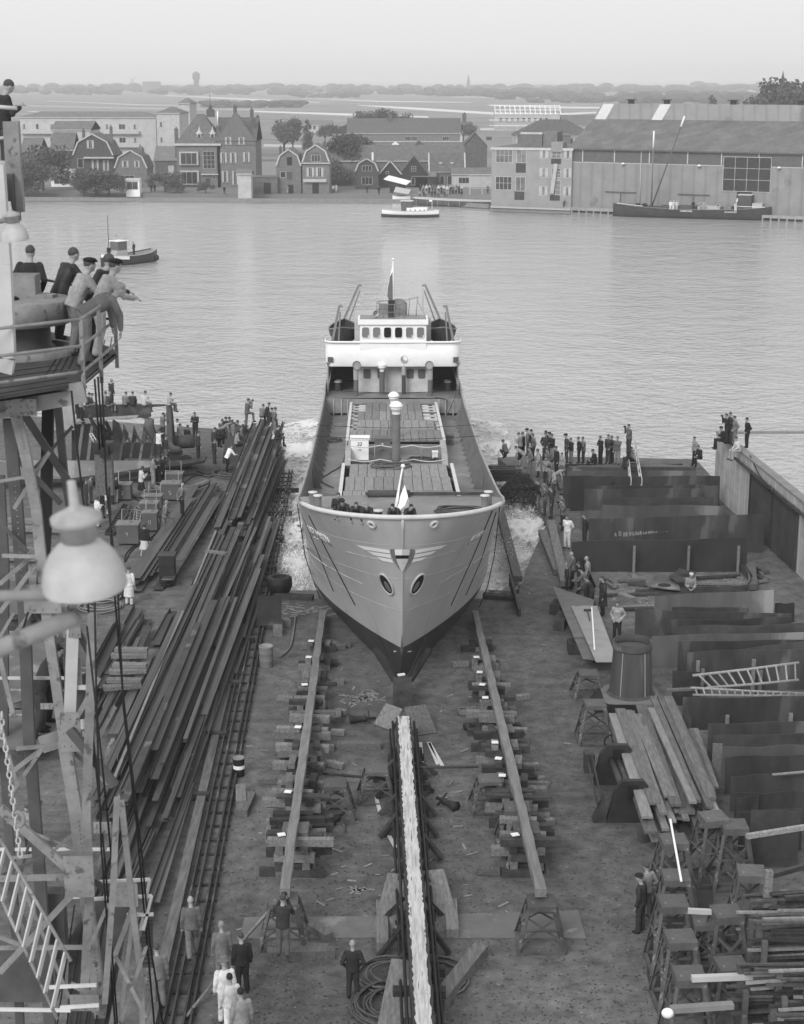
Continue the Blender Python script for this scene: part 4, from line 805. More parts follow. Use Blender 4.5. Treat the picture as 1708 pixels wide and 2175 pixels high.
# concrete office
F = house(1043, 1213, 437, 22, 10.9, 11.1, 'three-storey concrete and glass office on the quay', 'office_building', 'flat', mat('pale_render', .27, .85, .12, .5), M_slate, ang=R(-17), cat='office'); t = F.t; s = F.w / 170
for x, w_ in ((5, 18), (26, 11)):
 pass
def opx(x0, x1, y0, y1, kind, nm='window', gl=None): return window(F, t, (x0 - 1043) * s, (437 - y1) * .0955, (x1 - x0) * s, (y1 - y0) * .0955, kind, gl and 0 or 0, gl)
opx(1052, 1088, 322, 350, 'big', gl=M_glassl); opx(1096, 1117, 322, 350, 'two', gl=M_glassl); opx(1052, 1087, 378, 404, 'big', gl=M_glass); opx(1095, 1116, 378, 406, 'two', gl=M_glassl)
for y0 in (323, 360, 396): opx(1145, 1163, y0, y0 + 18, 'three', gl=M_glassl); opx(1196, 1212, y0, y0 + 18, 'three', gl=M_glassl)
for y0, y1 in ((322, 340), (360, 378), (384, 412)): opx(1170, 1190, y0, y1, 'six', gl=M_glassl)
for x0, y0, y1 in ((1095, 351, 370), (1093, 407, 424), (1169, 341, 352), (1168, 413, 424)): part('spandrel_panel', fbox(F, (x0 - 1043) * s, (x0 - 1022) * s, -.04, -.01, (437 - y1) * .0955, (437 - y0) * .0955), GREY(.05), t)
part('roof_box', fbox(F, 126 * s, 150 * s, -.25, 3.5, 10.4, 12.2), GREY(.24), t); part('stair_tower', fbox(F, 44 * s, 90 * s, 7, 13, 11, 13.6), M_brick, t); part('stair_tower', fbox(F, 92 * s, 122 * s, 7, 12, 11, 13.9), M_brick, t); part('parapet', fbox(F, 43.5 * s, 90.5 * s, 6.9, 7, 13.4, 13.8), M_trim, t)
m_ = MB(); m_.bar(F.p(130 * s, -.6, 2.6), F.p(137 * s, -.4, 8.2), .7, .25); part('slide_chute', m_, M_cream, t)
q_b = MB();
# warehouse
a = g(1209, 440, ZG); b = g(1760, 462, ZG); ang = math.atan2(b.y - a.y, b.x - a.x); W = (b - a).length
t = thing('warehouse', 'huge corrugated warehouse with patched roof and ridge vents', 'warehouse', a); F = Fac(a, ang)
M_cor = pattern(mat('corrugated_sheet', .235, .7, .14, .35, spots=(.17, .3, .62)), 'wx', .16, .16); M_roofp = pattern(mat('patched_roofing', .15, .85, .22, .35), 'tile', .22, .22, 'XY')
HE = 10.9; m_ = MB(); fbox(F, 0, W, 0, 24, -.6, HE - 2.3, m_); part('wall', m_, M_cor, t); part('clerestory', fbox(F, 0, W, -.02, 24, HE - 2.3, HE), GREY(.1), t)
m_ = MB(); rx = 0; m_.add([F.p(-.4, -.5, HE), F.p(W, -.5, HE), F.p(W, 12, 16.8), F.p(rx, 12, 16.8), F.p(-.4, -.5, HE + .25), F.p(W, -.5, HE + .25), F.p(W, 12, 17.05), F.p(rx, 12, 17.05), F.p(-.4, 24.5, HE), F.p(W, 24.5, HE)], [(0, 1, 5, 4), (4, 5, 6, 7), (0, 4, 7, 3), (8, 3, 2, 9), (0, 3, 8)]); part('roof', m_, M_roofp, t)
lt = MB(); lt.prism([F.p(-.2, 10.4, 16.1), F.p(W, 10.4, 16.1), F.p(W, 11.2, 19.2), F.p(1.4, 11.2, 19.2)], F.y * 3); ln = part('roof_lantern', lt, M_cor, t)
for x0, x1 in ((.3, 2.6), (12.0, 14.2)): part('pale_sheet', MB().prism([F.p(x0, 10.36, 16.2), F.p(x1, 10.36, 16.2), F.p(x1 + 1.4, 11.16, 19.18), F.p(x0 + 1.4, 11.16, 19.18)], (0, -.03, 0)), M_offw, ln)
for x in (6.5, 13.8, 27, 40): k = MB(); fbox(F, x, x + .9, 12, 13, 19.1, 19.9, k); fbox(F, x - .3, x + 1.2, 11.7, 13.3, 19.9, 20.05, k); part('roof_vent', k, GREY(.03), t)
for x in (2.5, 9, 16, 23.5, 30, 37, 45, 52):
 if x < W - 3: part('mullion_bay', fbox(F, x, x + .15, -.08, -.02, HE - 2.2, HE - .1), M_offw, t)
for x in (14.5, 49.5): k = MB(); k.tube([F.p(x, -.15, .2), F.p(x, -.15, HE - .1)], .09, 6); part('downpipe', k, M_cream, t)
part('fascia', fbox(F, -.4, W, -.56, -.5, HE - .05, HE + .18), GREY(.1), t); part('sill_rail', fbox(F, 0, W, -.08, -.03, HE - 2.45, HE - 2.3), M_cream, t)
wx0 = 30.5; window(F, t, wx0, 4.1, 9.0, 6.1, bars=(4, 3), glass=GREY(.035), y=-.1, nm='big_window')
dk = part('doorway', fbox(F, wx0 + 2.8, wx0 + 5.6, -.12, -.05, 0, 4.0), M_black, t); k = MB(); fbox(F, wx0 + 3.2, wx0 + 5.2, -1.0, -.2, 2.2, 2.9, k); fbox(F, wx0 + 3.4, wx0 + 5.0, -.9, -.2, 3.2, 3.6, k); [k.bar(F.p(wx0 + x, -1, 0), F.p(wx0 + x, -1, 2.7), .14) for x in (3.1, 5.3)]; k.bar(F.p(wx0 + 3.1, -1, 0), F.p(wx0 + 5.3, -1, 1.6), .12); k.bar(F.p(wx0 + 5.3, -1, 0), F.p(wx0 + 3.1, -1, 1.6), .12); part('hoist_platform', k, M_white, t)
for x0, x1 in ((7.5, 13.8), (22, 28.2)): k = MB(); k.tube([F.p(x0, -.3, 3.2), F.p(x1, -.3, 3.2)], .08, 5); k.tube([F.p((x0 + x1) / 2, -.3, .3), F.p((x0 + x1) / 2, -.3, 3.2)], .07, 5); part('door_rail', k, GREY(.09), t)
for x in (11, 26, 41): k = MB(); k.lathe(F.p(x, -.4, 8.4), [(.02, .3), (.12, .25), (.4, 0)], 10); part('wall_lamp', k, M_white, t)
WF = F
# quays along the far bank
m_ = MB()
for (x0, y0), (x1, y1) in (((40, 419), (820, 424)), ((820, 424), (885, 425)), ((885, 425), (1040, 434.5)), ((1043, 440), (1212, 446))): a, b = g(x0, y0, .25), g(x1, y1, .25); m_.bar(a + V(0, .2, -.35), b + V(0, .2, -.35), .5, .8)
solo('quay_edge', m_, GREY(.2), 'pale timber quay edge running along the far bank', 'quay')
m_ = MB(); a, b = g(1043, 441, .2), g(1212, 447, .2); m_.prism([a, b, b + V(0, 3, 0), a + V(0, 3, 0)], (0, 0, .12)); solo('concrete_quay', m_, M_cream, 'broad pale concrete quay in front of the office', 'quay')
m_ = MB(); a = WF.p(0, -1.8, -.1); b = WF.p(W, -1.8, -.1); m_.bar(a, b, .8, .5); [m_.bar(WF.p(i * 1.5, -2.1, -1.2), WF.p(i * 1.5, -2.1, .2), .25) for i in range(int(W / 1.5))]; solo('warehouse_quay', m_, GREY(.28), 'piled quay edge at the foot of the warehouse', 'quay')
for i, (px, py) in enumerate(((845 / 1.0, 424),)): pass
# flats and other blocks behind
def flats(px0, px1, pyb, Y, floors, fh, dep, label, ang=0, step=4.2, balc=True):
 F = house(px0, px1, pyb, dep, floors * fh + 1, floors * fh + 2.5, label, 'apartment_block', 'hip', M_brickl, M_slate, ang=ang, Y=Y, cat='flats'); n = int(F.w / step)
 for f in range(floors):
  for i in range(n):
   if (i + f) % 4 == 3: window(F, F.t, i * step + .6, f * fh + 1.5, .9, 1.5, 'plain')
   else: window(F, F.t, i * step + .6, f * fh + 1.5, 2.0 if i % 2 else 1.3, 1.5, 'two')
  if balc and f: part('balcony', fbox(F, .5, F.w * .88, -1.3, -.03, f * fh + .15, f * fh + 1.0), M_cream, F.t)
 return F
flats(44, 334, 290, 520, 3, 3.9, 12, 'long three-storey flats with balcony bands', R(-4)); flats(334, 384, 288, 505, 3, 4.4, 14, 'end block of the flats with small paired windows', R(-4), 4.0, False); flats(380, 406, 280, 560, 4, 3.8, 12, 'tallest flats block just left of the villa', R(-4), 4.0, False)
F = house(112, 196, 320, 14, 11.3, 13.2, 'flat-roofed brick hall in front of the long flats', 'brick_hall', 'gable_side', M_brickl, M_slate, Y=440, cat='hall')
F = house(46, 85, 380, 12, 7.5, 12, 'dim brick house half hidden behind the crane post', 'house', 'gable_side', M_brick, M_slate)
F = house(1096, 1262, 300, 16, 9.8, 13.6, 'long low dark-roofed school building behind the office', 'school_building', 'hip', M_cream, M_tiled, Y=440, cat='building')
for i in range(13): window(F, F.t, 1 + i * 1.55, 7.4, 1.2, 1.9, 'plain')
# terrace under construction with roof frames
F = house(1052, 1190, 258, 12, 7.6, 11.6, 'unfinished terrace with bare white roof frames and scaffolding', 'unfinished_terrace', 'gable_side', M_brickl, M_brickl, Y=824, cat='building'); t = F.t
for ch in [c for c in t.children if c.name.startswith('roof')]:
 for q in list(ch.children): bpy.data.objects.remove(q)
 bpy.data.objects.remove(ch)
for ch in [c for c in t.children if c.name.startswith('gutter')]: bpy.data.objects.remove(ch)
for i in range(14): k = MB(); x = F.w * i / 13; k.bar(F.p(x, -.3, 7.6), F.p(x, 6, 11.6), .3); k.bar(F.p(x, 12.3, 7.6), F.p(x, 6, 11.6), .3); part('rafter', k, M_white, t)
for z, y in ((7.7, -.3), (9.6, 2.7), (11.6, 6)): k = MB(); k.bar(F.p(0, y, z), F.p(F.w, y, z), .3); part('purlin', k, M_white, t)
for z in (2.4, 5.0): k = MB(); k.bar(F.p(-3, -1.5, z), F.p(F.w, -1.5, z), .25); part('scaffold_board', k, M_white, t)
for i in range(10): k = MB(); k.bar(F.p(-2 + F.w * i / 9, -1.6, 0), F.p(-2 + F.w * i / 9, -1.6, 7.5), .15); part('scaffold_pole', k, M_cream, t)
for i in range(9): window(F, t, 2 + i * 2.7, 4.4, 1.4, 1.6)
F = house(1195, 1275, 246, 12, 6, 10, 'distant row house beyond the unfinished terrace', 'row_house', 'gable_side', M_brickl, M_slate, Y=680)
F = house(1106, 1210, 284, 10, 11.6, 11.8, 'dark brick block on the roofline behind the office', 'brick_block', 'flat', M_brick, M_slate, Y=385, trim=False, cat='building')
F = house(614, 705, 272, 12, 3.4, 5.4, 'pair of low white workshops in the meadow', 'workshop', 'gable_side', M_cream, M_slate, Y=790, cat='workshop'); [window(F, F.t, 1 + i * 2.0, 1.6, 1.2, 1.8) for i in range(6)]
F = house(706, 738, 282, 8, 3.6, 5.2, 'small white shed beside the low workshops', 'shed', 'gable_side', M_cream, M_slate, Y=600, cat='shed')
F = house(963, 980, 256, 3, 3.6, 4, 'white roadside billboard kiosk in the meadow', 'kiosk', 'flat', M_white, M_trim, Y=640, cat='kiosk')
KZ = {'ivy-covered villa with': .78, 'low brick house': .76, 'long dark shed': .8, 'large brick villa': .78, 'low timber outbuilding': .7, 'narrow brick gambrel': .71, 'brick house with tiled mansard': .72, 'dark recessed': .78, 'tall tiled roof': .62, 'creeper-covered': .63, 'dark wooden shed': .63, 'dark timber house': .65, 'roof with white-edged': .48, 'white-edged cottage': .52, 'white plastered': .61, 'plain brick gable': .63, 'tall windowless': .69, 'dim brick': .8, 'shabby dark': .7, 'low flat lean-to': .8}
for o_ in list(COL.objects):
 for k_, v_ in KZ.items():
  if o_.parent is None and str(o_.get('label', '')).startswith(k_): o_.scale = (1, 1, v_)
# distant landmarks
a = gy(417, 172, 3100); t = thing('water_tower', 'round water tower far off on the hazy horizon', 'tower', V(a.x, a.y, ZG)); k = MB(); k.lathe(V(a.x, a.y, ZG), [(5, 0), (4.6, 22), (6.6, 24), (6.6, 33), (5, 34.5), (1, 37), (.001, 37)], 16); part('shaft', k, GREY(.07), t)
a = gy(1661, 200, 700); c = V(a.x, a.y, ZG); t = thing('church_tower', 'church tower with dark pointed spire behind the warehouse', 'church', c); k = MB(); k.box(c + V(0, 0, 8.5), (4, 4, 17)); part('tower', k, M_cream, t); k = MB(); k.lathe(c + V(0, 0, 17), [(2.6, 0), (1.6, 2.5), (.6, 7), (.05, 10)], 8, smooth=False); part('spire', k, GREY(.04), t)
for px, py, hgt, lab in ((282, 165, 14, 'tiny hazy windmill on the left horizon'), (995, 162, 26, 'faint church spire on the hazy horizon')):
 a = gy(px, 175, 3400); c = V(a.x, a.y, ZG); t = thing('distant_tower' if px > 500 else 'windmill', lab, 'spire' if px > 500 else 'windmill', c); k = MB(); k.lathe(c, [(4, 0), (3, hgt * .7), (.3, hgt * 1.25)], 8); part('tower', k, GREY(.08), t)
 if px < 500: k = MB(); k.bar(c + V(-6, -3, hgt), c + V(6, -3, hgt + 14), .9); k.bar(c + V(5, -3, hgt + 1), c + V(-5, -3, hgt + 13), .9); part('sails', k, GREY(.08), t)
rr = random.Random(3)
m_ = MB()
for i in range(90): x = rr.uniform(-900, 900); y = rr.uniform(3000, 4600); w = rr.uniform(10, 45); m_.prism([V(x, y, 0), V(x + w, y, 0), V(x + w, y, rr.uniform(6, 11)), V(x, y, rr.uniform(6, 11))], (0, 12, 0))
a = gy(322, 176, 3000); m_.box((a.x, 3000, 9), (30, 12, 22))
o = solo('distant_town', m_, GREY(.16), 'hazy line of far-off town buildings along the horizon', 'town'); o['kind'] = 'stuff'
# ---------------- trees: leaf-sized faces spread through lumpy crowns
def crown_mesh(name, clumps, n, leaf, seed):
 r = random.Random(seed); mb = MB(); tot = sum(c[3] ** 2 for c in clumps)
 for cx, cy, cz, cr in clumps:
  for i in range(int(n * cr * cr / tot)):
   d = Vector((r.gauss(0, 1), r.gauss(0, 1), r.gauss(0, 1))).normalized() * cr * (r.random() ** .45); d.z *= .85; c = Vector((cx, cy, cz)) + d
   a = Vector((r.gauss(0, 1), r.gauss(0, 1), r.gauss(0, 1))).normalized(); b = a.orthogonal().normalized(); e = a.cross(b); s = leaf * r.uniform(.6, 1.4)
   mb.add([c + b * s, c + e * s * .6, c - b * s, c - e * s * .6], [(0, 1, 2, 3)])
 return mb
TP = {}
def tree_proto(kind, seed):
 key = (kind, seed)
 if key in TP: return TP[key]
 r = random.Random(seed)
 if kind == 'round': cl = [(r.uniform(-.3, .3), r.uniform(-.3, .3), r.uniform(.42, .85), r.uniform(.14, .25)) for i in range(13)]; n, lf = 2600, .028
 elif kind == 'bush': cl = [(r.uniform(-.42, .42), r.uniform(-.35, .35), r.uniform(.2, .75), r.uniform(.16, .28)) for i in range(14)]; n, lf = 2600, .032
 else: cl = [(r.uniform(-.1, .1), r.uniform(-.1, .1), .15 + i * .075, .2 - i * .013) for i in range(11)]; n, lf = 1800, .026
 TP[key] = (crown_mesh('crown', cl, n, lf, seed).mesh('crown'), trunk_mesh(cl, seed).mesh('trunk')); return TP[key]
def trunk_mesh(cl, seed):
 mb = MB(); mb.tube([(0, 0, -.03), (.01, 0, .2), (.0, .01, .45), (0, 0, .7)], [.035, .027, .018, .006], 7)
 for c in cl[::2]: mb.tube([(0, 0, .25), (c[0] * .5, c[1] * .5, (c[2] + .25) / 2), (c[0], c[1], c[2])], [.014, .009, .003], 5)
 return mb
def tree(kind, px, py, h, label, Y=None, wx=1.0, seed=1, grp='trees on the far bank', z0=ZG, m=None, name='tree'):
 a = g(px, py, z0) if Y is None else V(gy(px, py, Y).x, Y, z0); cm, tm = tree_proto(kind, seed)
 t = thing(name, label, 'tree' if name == 'tree' else name, a, grp); t.scale = (h * wx, h * wx, h); t.rotation_euler = (0, 0, seed * 1.3 + px * .1)
 link('crown', cm, m or M_leaf, t); link('trunk', tm, M_trunk, t); return t
ORD_ = 'first second third fourth fifth sixth seventh eighth ninth tenth eleventh twelfth'.split()
TG = ['trees on the far bank', 'trees in the meadow beyond']
tree('bush', 60, 412, 10, 'broad bushy tree at the left end of the far quay', seed=1, wx=1.1); tree('bush', 92, 404, 12, 'tall leafy tree left of the ivy villa', seed=2, wx=.9); tree('bush', 35, 415, 7, 'low bush behind the crane post on the far quay', seed=3, wx=1.4)
tree('bush', 205, 412, 6.5, 'spreading tree in front of the ivy villa', seed=2, wx=1.6); tree('bush', 178, 414, 4.6, 'bush left of the spreading garden tree', seed=3, wx=1.2); tree('bush', 232, 413, 5.2, 'bush between the ivy villa and the white boathouse', seed=1, wx=1.2)
tree('bush', 352, 408, 5, 'round garden bush left of the villa front', seed=4, wx=1.4); tree('bush', 375, 410, 3.4, 'flowering shrub at the villa corner', seed=5, wx=1.2); tree('bush', 437, 410, 3, 'pale shrub under the villa windows', seed=2, wx=1.1)
tree('round', 730, 392, 12, 'large round tree behind the creeper cottage', seed=6, wx=.85); tree('round', 762, 380, 11.5, 'second large round tree right of the first one', seed=7, wx=.95); tree('bush', 720, 395, 7, 'understorey bush between mansard house and cottage', seed=8)
tree('round', 604, 300, 13, 'tall leafy tree left of the white workshops', seed=9, Y=560, grp=TG[1]); tree('round', 622, 292, 11, 'smaller leafy tree beside the white workshops', seed=4, Y=570, wx=.8, grp=TG[1]); tree('cone', 655, 300, 11, 'pointed tree in front of the white workshops', seed=10, Y=590, grp=TG[1])
tree('cone', 645, 345, 5, 'little dark conifer above the loft house', seed=11, Y=440, grp=TG[1]); tree('cone', 664, 345, 3.4, 'tiny conifer right of the little dark one', seed=12, Y=440, grp=TG[1])
for i, (px, h, s_) in enumerate(((775, 13, 6), (800, 14, 7), (826, 13, 9), (850, 12, 4), (872, 10, 6), (735, 8, 7), (708, 8, 9), (690, 7, 4), (905, 8, 7), (935, 7, 9), (1000, 7, 6), (985, 8, 4))):
 tree('round', px, 260, h, '%s %s behind the long works roof' % (ORD_[i], ['tall tree of the clump', 'low tree of the hedge'][h < 9]), seed=s_, Y=640 + i * 3, wx=1.0, grp='clump of trees behind the works' if h >= 9 else 'hedge trees behind the works')
for i, px in enumerate((1063, 1080, 1098, 1112)): tree('cone', px, 305, (5, 6, 8, 6)[i], '%s slim garden conifer from the left beside the school roof' % ORD_[i], seed=11 + i % 2, Y=430, grp='garden conifers left of the school')
for i, px in enumerate((1512, 1536, 1548, 1560, 1572, 1585)): tree('cone', px, 222, (19, 14, 15, 17, 16, 17)[i], '%s small dark tree from the left over the warehouse ridge' % ORD_[i], seed=10 + i % 3, Y=620, grp='small trees over the warehouse ridge')
tree('round', 1690, 215, 25, 'big dark tree at the right edge behind the warehouse', seed=6, Y=560, wx=1.1); tree('round', 1650, 215, 20, 'dark tree under the church spire', seed=7, Y=600, wx=1.2); tree('round', 1725, 215, 26, 'rightmost dark tree cut by the frame edge', seed=9, Y=560)
tree('bush', 1340, 235, 4, 'bush beside the distant row house', seed=3, Y=700, grp=TG[1]); tree('round', 415, 292, 9, 'leafy tree behind the villa chimney', seed=4, Y=500, grp=TG[1])
# far woods and hedges: masses nobody could count
m_ = MB(); r = random.Random(5)
def wood(px0, px1, Y, h, n):
 x0 = gy(px0, 180, Y).x; x1 = gy(px1, 180, Y).x
 for i in range(n):
  c = V(r.uniform(x0, x1), Y + r.uniform(-20, 20), h * r.uniform(.2, .8)); m_.ball(c, h * r.uniform(.4, .8) * .6, 6, (r.uniform(1.5, 3.5), 1, 1))
for a in ((-100, 1850, 3300, 14, 260), (-100, 900, 2700, 11, 90), (1040, 1640, 2100, 9, 110), (900, 1250, 2500, 11, 70), (430, 640, 1500, 6, 60), (610, 760, 2300, 7, 30), (1150, 1500, 3000, 11, 60), (1320, 1640, 1750, 9, 90), (1130, 1310, 1800, 6, 30), (1480, 1850, 3900, 16, 60)): wood(*a)
o = solo('distant_woods', m_, mat('far_foliage', .06, .9, .4, .05), 'hazy belts of far-off woods and hedges across the meadows', 'woods'); o['kind'] = 'stuff'
# ---------------- launch ways and their cribs
ORD = ['first', 'second', 'third', 'fourth', 'fifth', 'sixth', 'seventh', 'eighth', 'ninth', 'tenth', 'eleventh', 'twelfth', 'thirteenth', 'fourteenth', 'fifteenth', 'sixteenth']
M_way = mat('greased_way_timber', .17, .55, .35, 2.2, stretch=(3, .4, 3)); M_grease = mat('tallow_grease', .5, .6, .5, 1.6, stretch=(7, .5, 3), spots=(.16, 1.6, .6), bump=.4, bscale=6)
def rough_beam(p, q, w, h, seed=1, n=24, ragged=.03):
 r = random.Random(seed); mb = MB(); p = Vector(p); q = Vector(q); d = (q - p); s = d.cross(Vector((0, 0, 1))).normalized(); u = Vector((0, 0, 1)); G = [[], [], [], []]
 G = []
 for i in range(n + 1):
  c = p + d * i / n; a = w / 2 + r.uniform(-ragged, ragged); b = w / 2 + r.uniform(-ragged, ragged); t = r.uniform(-.008, .008)
  G.append([c - s * a - u * h, c - s * a + u * t, c + s * b + u * t, c + s * b - u * h, c - s * a - u * h])
 mb.sheet(G, False); n0 = len(mb.v); k = 5; mb.f += [(3, 2, 1, 0), (n0 - 5, n0 - 4, n0 - 3, n0 - 2)]; mb.sm += [False] * 2; return mb
LW = (g(604, 1888, 1.75), g(686, 1296, .45)); RW = (g(1149, 1888, 1.75), g(1009, 1296, .45)); CW = (g(908, 2290, 1.35), g(857, 1522, 1.0))
t = thing('launch_way', 'left launch way, a long worn sliding timber running under the ship', 'launch way', LW[0] * 1, 'launch ways under the ship'); part('beam', rough_beam(LW[0], LW[1], .29, .26, 1, 40, .02), M_way, t)
t = thing('launch_way', 'right launch way, a long worn sliding timber running under the ship', 'launch way', RW[0] * 1, 'launch ways under the ship'); part('beam', rough_beam(RW[0], RW[1], .29, .26, 2, 40, .02), M_way, t)
t = thing('keel_way', 'central launch way thickly coated with white grease', 'launch way', CW[0] * 1); part('beam', rough_beam(CW[0] - V(0, 0, .02), CW[1] - V(0, 0, .02), .56, .5, 3, 60, .02), M_woodd, t); part('grease_coat', rough_beam(CW[0] + V(0, 0, .02), CW[1] + V(0, 0, .02), .4, .035, 4, 160, .03), M_grease, t)
for sx in (-1, 1):
 m = MB(); m.tube([CW[0] + V(sx * .4, 0, -.25), CW[1] + V(sx * .4, 0, -.2)], .045, 6); m.tube([CW[0] + V(sx * .52, 0, -.6), CW[1] + V(sx * .5, 0, -.5)], .04, 6); part('guide_rail', m, M_steel, t)
r = random.Random(11)
def way_at(W, t): return W[0] + (W[1] - W[0]) * t
for i in range(15):
 k = (i + .3) / 15.5; c = way_at(CW, k); m = MB(); z = 0
 while z < c.z - .75: h = .24; m.box((c.x + r.uniform(-.1, .1), c.y, z + h / 2), (r.uniform(.9, 1.5), .3, h - .01), rz=r.uniform(-.08, .08)); z += h
 for sx in (-1, 1):
  if r.random() < .75: m.bar((c.x + sx * r.uniform(.9, 1.15), c.y + r.uniform(-.4, .4), .05), (c.x + sx * .33, c.y, c.z - .3), .16, .12)
 solo('keel_block', m, M_woodd, '%s keel block counted from the bottom edge under the white greased way' % ORD[i], 'block', 'keel blocks under the central way')
def shore_plank(a, b, w, lab, m_=None, t_=.05):
 m = MB(); m.bar(a, b, w, t_, up=(0, 0, 1)); solo('plank', m, m_ or M_woodd, lab, 'plank')
shore_plank(g(940, 1980, .02), g(905, 1850, .85), 1.1, 'wide plank leaning against the right side of the greased way', M_wood); shore_plank(g(826, 1985, .02), g(858, 1858, .85), 1.0, 'wide plank leaning against the left side of the greased way', M_wood)
shore_plank(g(828, 2230, .02), g(866, 2040, .9), .9, 'broad plank propped on the left of the way at the bottom edge', M_wood); shore_plank(g(812, 1545, .02), g(838, 1500, .7), .9, 'broad plank propped left of the way just below the bow', M_wood); shore_plank(g(905, 1560, .02), g(880, 1500, .7), .9, 'broad plank propped right of the way just below the bow', M_wood)
# stem cradle under the bow
t = thing('stem_cradle', 'dark timber and iron cradle catching the stem above the greased way', 'cradle', g(855, 1500, 0)); c = t.location
m = MB(); m.box(c + V(0, .2, .55), (.75, 1.7, .7)); part('block', m, M_woodd, t)
for sx in (-1, 1): m = MB(); m.bar(c + V(sx * .3, 1.6, .5), c + V(sx * 1.1, 2.6, 1.5), .3, .12); part('wing', m, M_steel, t); m = MB(); m.tube([c + V(sx * .25, .9, .9), c + V(sx * .95, 2.9, 1.9)], .05, 6); part('chain', m, M_black, t)
m = MB(); m.box(c + V(-.05, 1.1, .93), (.3, .12, .06), rz=.4); part('paper', m, M_white, t)
# cribs of stacked timbers
def crib(W, k, lab, grp, seed, wide=1.7):
 r = random.Random(seed); c = way_at(W, k); top = c.z - .27; t = thing('timber_crib', lab, 'timber stack', V(c.x, c.y, 0), grp); z = 0; lay = 0
 while z < top - .05:
  h = min(.26, top - z); n = 2 if lay % 2 == 0 else 1
  for j in range(n if lay % 2 == 0 else 2):
   m = MB()
   if lay % 2 == 0: m.box((c.x + r.uniform(-.25, .25), c.y + (j - .5) * .42, z + h / 2), (r.uniform(wide * .6, wide * 1.15), r.uniform(.22, .3), h - .01), rz=r.uniform(-.12, .12))
   else: m.box((c.x + (j - .5) * .75 + r.uniform(-.05, .05), c.y, z + h / 2), (.24, r.uniform(.6, .8), h - .01), rz=r.uniform(-.1, .1))
   part('timber', m, M_wood if r.random() < .55 else M_woodd, t)
  z += h; lay += 1
 if r.random() < .4: m = MB(); m.box((c.x - .35, c.y - .1, c.z - .2), (.24, .2, .03), rz=r.uniform(-.4, .4)); part('paper_sheet', m, M_white, t)
 for q in range(2): m = MB(); a = r.uniform(-1.3, 1.3); m.box((c.x + a, c.y + r.uniform(-.3, .3), .12), (r.uniform(.3, .9), .22, .2), rz=r.uniform(-.5, .5)); part('wedge', m, M_wood, t)
for s_, W in (('left', LW), ('right', RW)):
 for i in range(13): crib(W, [.15, .205, .27, .32, .375, .43, .485, .54, .6, .655, .71, .78, .86][i], '%s timber crib from the bottom under the %s launch way' % (ORD[i], s_), 'timber cribs under the %s launch way' % s_, 40 + i + (50 if s_ == 'right' else 0), 1.9 if i < 8 else 1.5)
# trestle stands (riveted steel)
def trestle_proto():
 t = thing('trestle_stand', 'x', 'trestle', (0, 0, 0), 'steel trestle stands'); hgt = 2.0
 m = MB(); m.box((0, 0, hgt - .11), (.78, .78, .22)); part('top_box', m, M_tres, t); m = MB()
 for x in (-1, 1):
  for y in (-1, 1): m = MB(); m.angle((x * .62, y * .6, 0), (x * .34, y * .34, hgt - .2), .11, .025, up=(x, y, .3)); part('leg', m, M_tres, t)
 for a in range(4):
  ca, sa = math.cos(a * PI / 2), math.sin(a * PI / 2); P = lambda x, y, z: (x * ca - y * sa, x * sa + y * ca, z)
  m = MB(); m.bar(P(-.56, -.55, .5), P(.4, -.41, 1.5), .07, .02, (0, 1, 0)); m.bar(P(.56, -.56, .5), P(-.4, -.4, 1.5), .07, .02, (0, 1, 0)); part('cross_brace', m, M_tres, t)
  m = MB(); m.bar(P(-.62, -.61, .05), P(.62, -.61, .05), .1, .1); m.bar(P(-.5, -.5, 1.02), P(.5, -.5, 1.02), .08, .03); part('side_rail', m, M_tres, t)
 return t
M_tres = mat('trestle_steel', .085, .65, .4, 1.8, rv=.2, spots=(.22, 3, .63))
tp = trestle_proto(); used = [False]
def trestle(px, py, rz, lab, hs=1.0, z=None, wx=1.0, ground=False):
 p = g(px, py, 0 if ground else 2.0 * hs); o = tp if not used[0] else copy_tree(tp); used[0] = True
 o.location = (p.x, p.y, 0); o.rotation_euler = (0, 0, rz); o.scale = (wx, wx, hs); o['label'] = lab
Z4 = lambda x, y: (1173.3 + .3131 * x, 1698 + .3131 * y)
for (x, y, a, lab, hs) in ((825, 265, .05, 'trestle with a chalked top and a white lath resting on it', 1), (840, 510, -.03, 'trestle just below the one with the white lath', .85), (820, 685, .03, 'trestle beside the man in dark jacket and cap', 1), (870, 925, .06, 'second trestle from the bottom in the left column', 1),
      (930, 1175, .04, 'lowest trestle of the left column near the bottom edge', 1), (1095, 110, .2, 'tilted trestle at the foot of the plank pile', 1.05), (1235, 165, 0, 'trestle right of the tilted one beside the upright plates', 1), (1350, 480, -.1, 'trestle with a pale stained corner beside the first bar rack', 1),
      (1185, 755, .12, 'large trestle in the middle with white paint spots', 1.05), (1045, 810, .02, 'trestle half hidden between two taller ones', .8), (1215, 1110, .1, 'trestle behind the long flat bar at the lower right', .85)):
 trestle(*Z4(x, y), a, lab, hs)
trestle(1250, 1428, .05, 'low stand left of the big drum', .5); trestle(1264, 1492, .02, 'stand with papered top left of the drum base', .75)
trestle(712, 1662, 0, 'open stand between left way and greased way', .62); trestle(800, 1632, .05, 'dark box-shaped stand beside the greased way', .55); trestle(1040, 1652, .06, 'stand left of the right launch way', .55)
for px, py, lab in ((603, 1895, 'stand carrying the lower end of the left launch way'), (1150, 1900, 'stand carrying the lower end of the right launch way'), (628, 1745, 'stand under the left launch way above its end'), (1118, 1745, 'stand under the right launch way above its end'), (1098, 1700, 'third stand up under the right launch way')): trestle(px, py + 12, .0, lab, .68, wx=1.05)
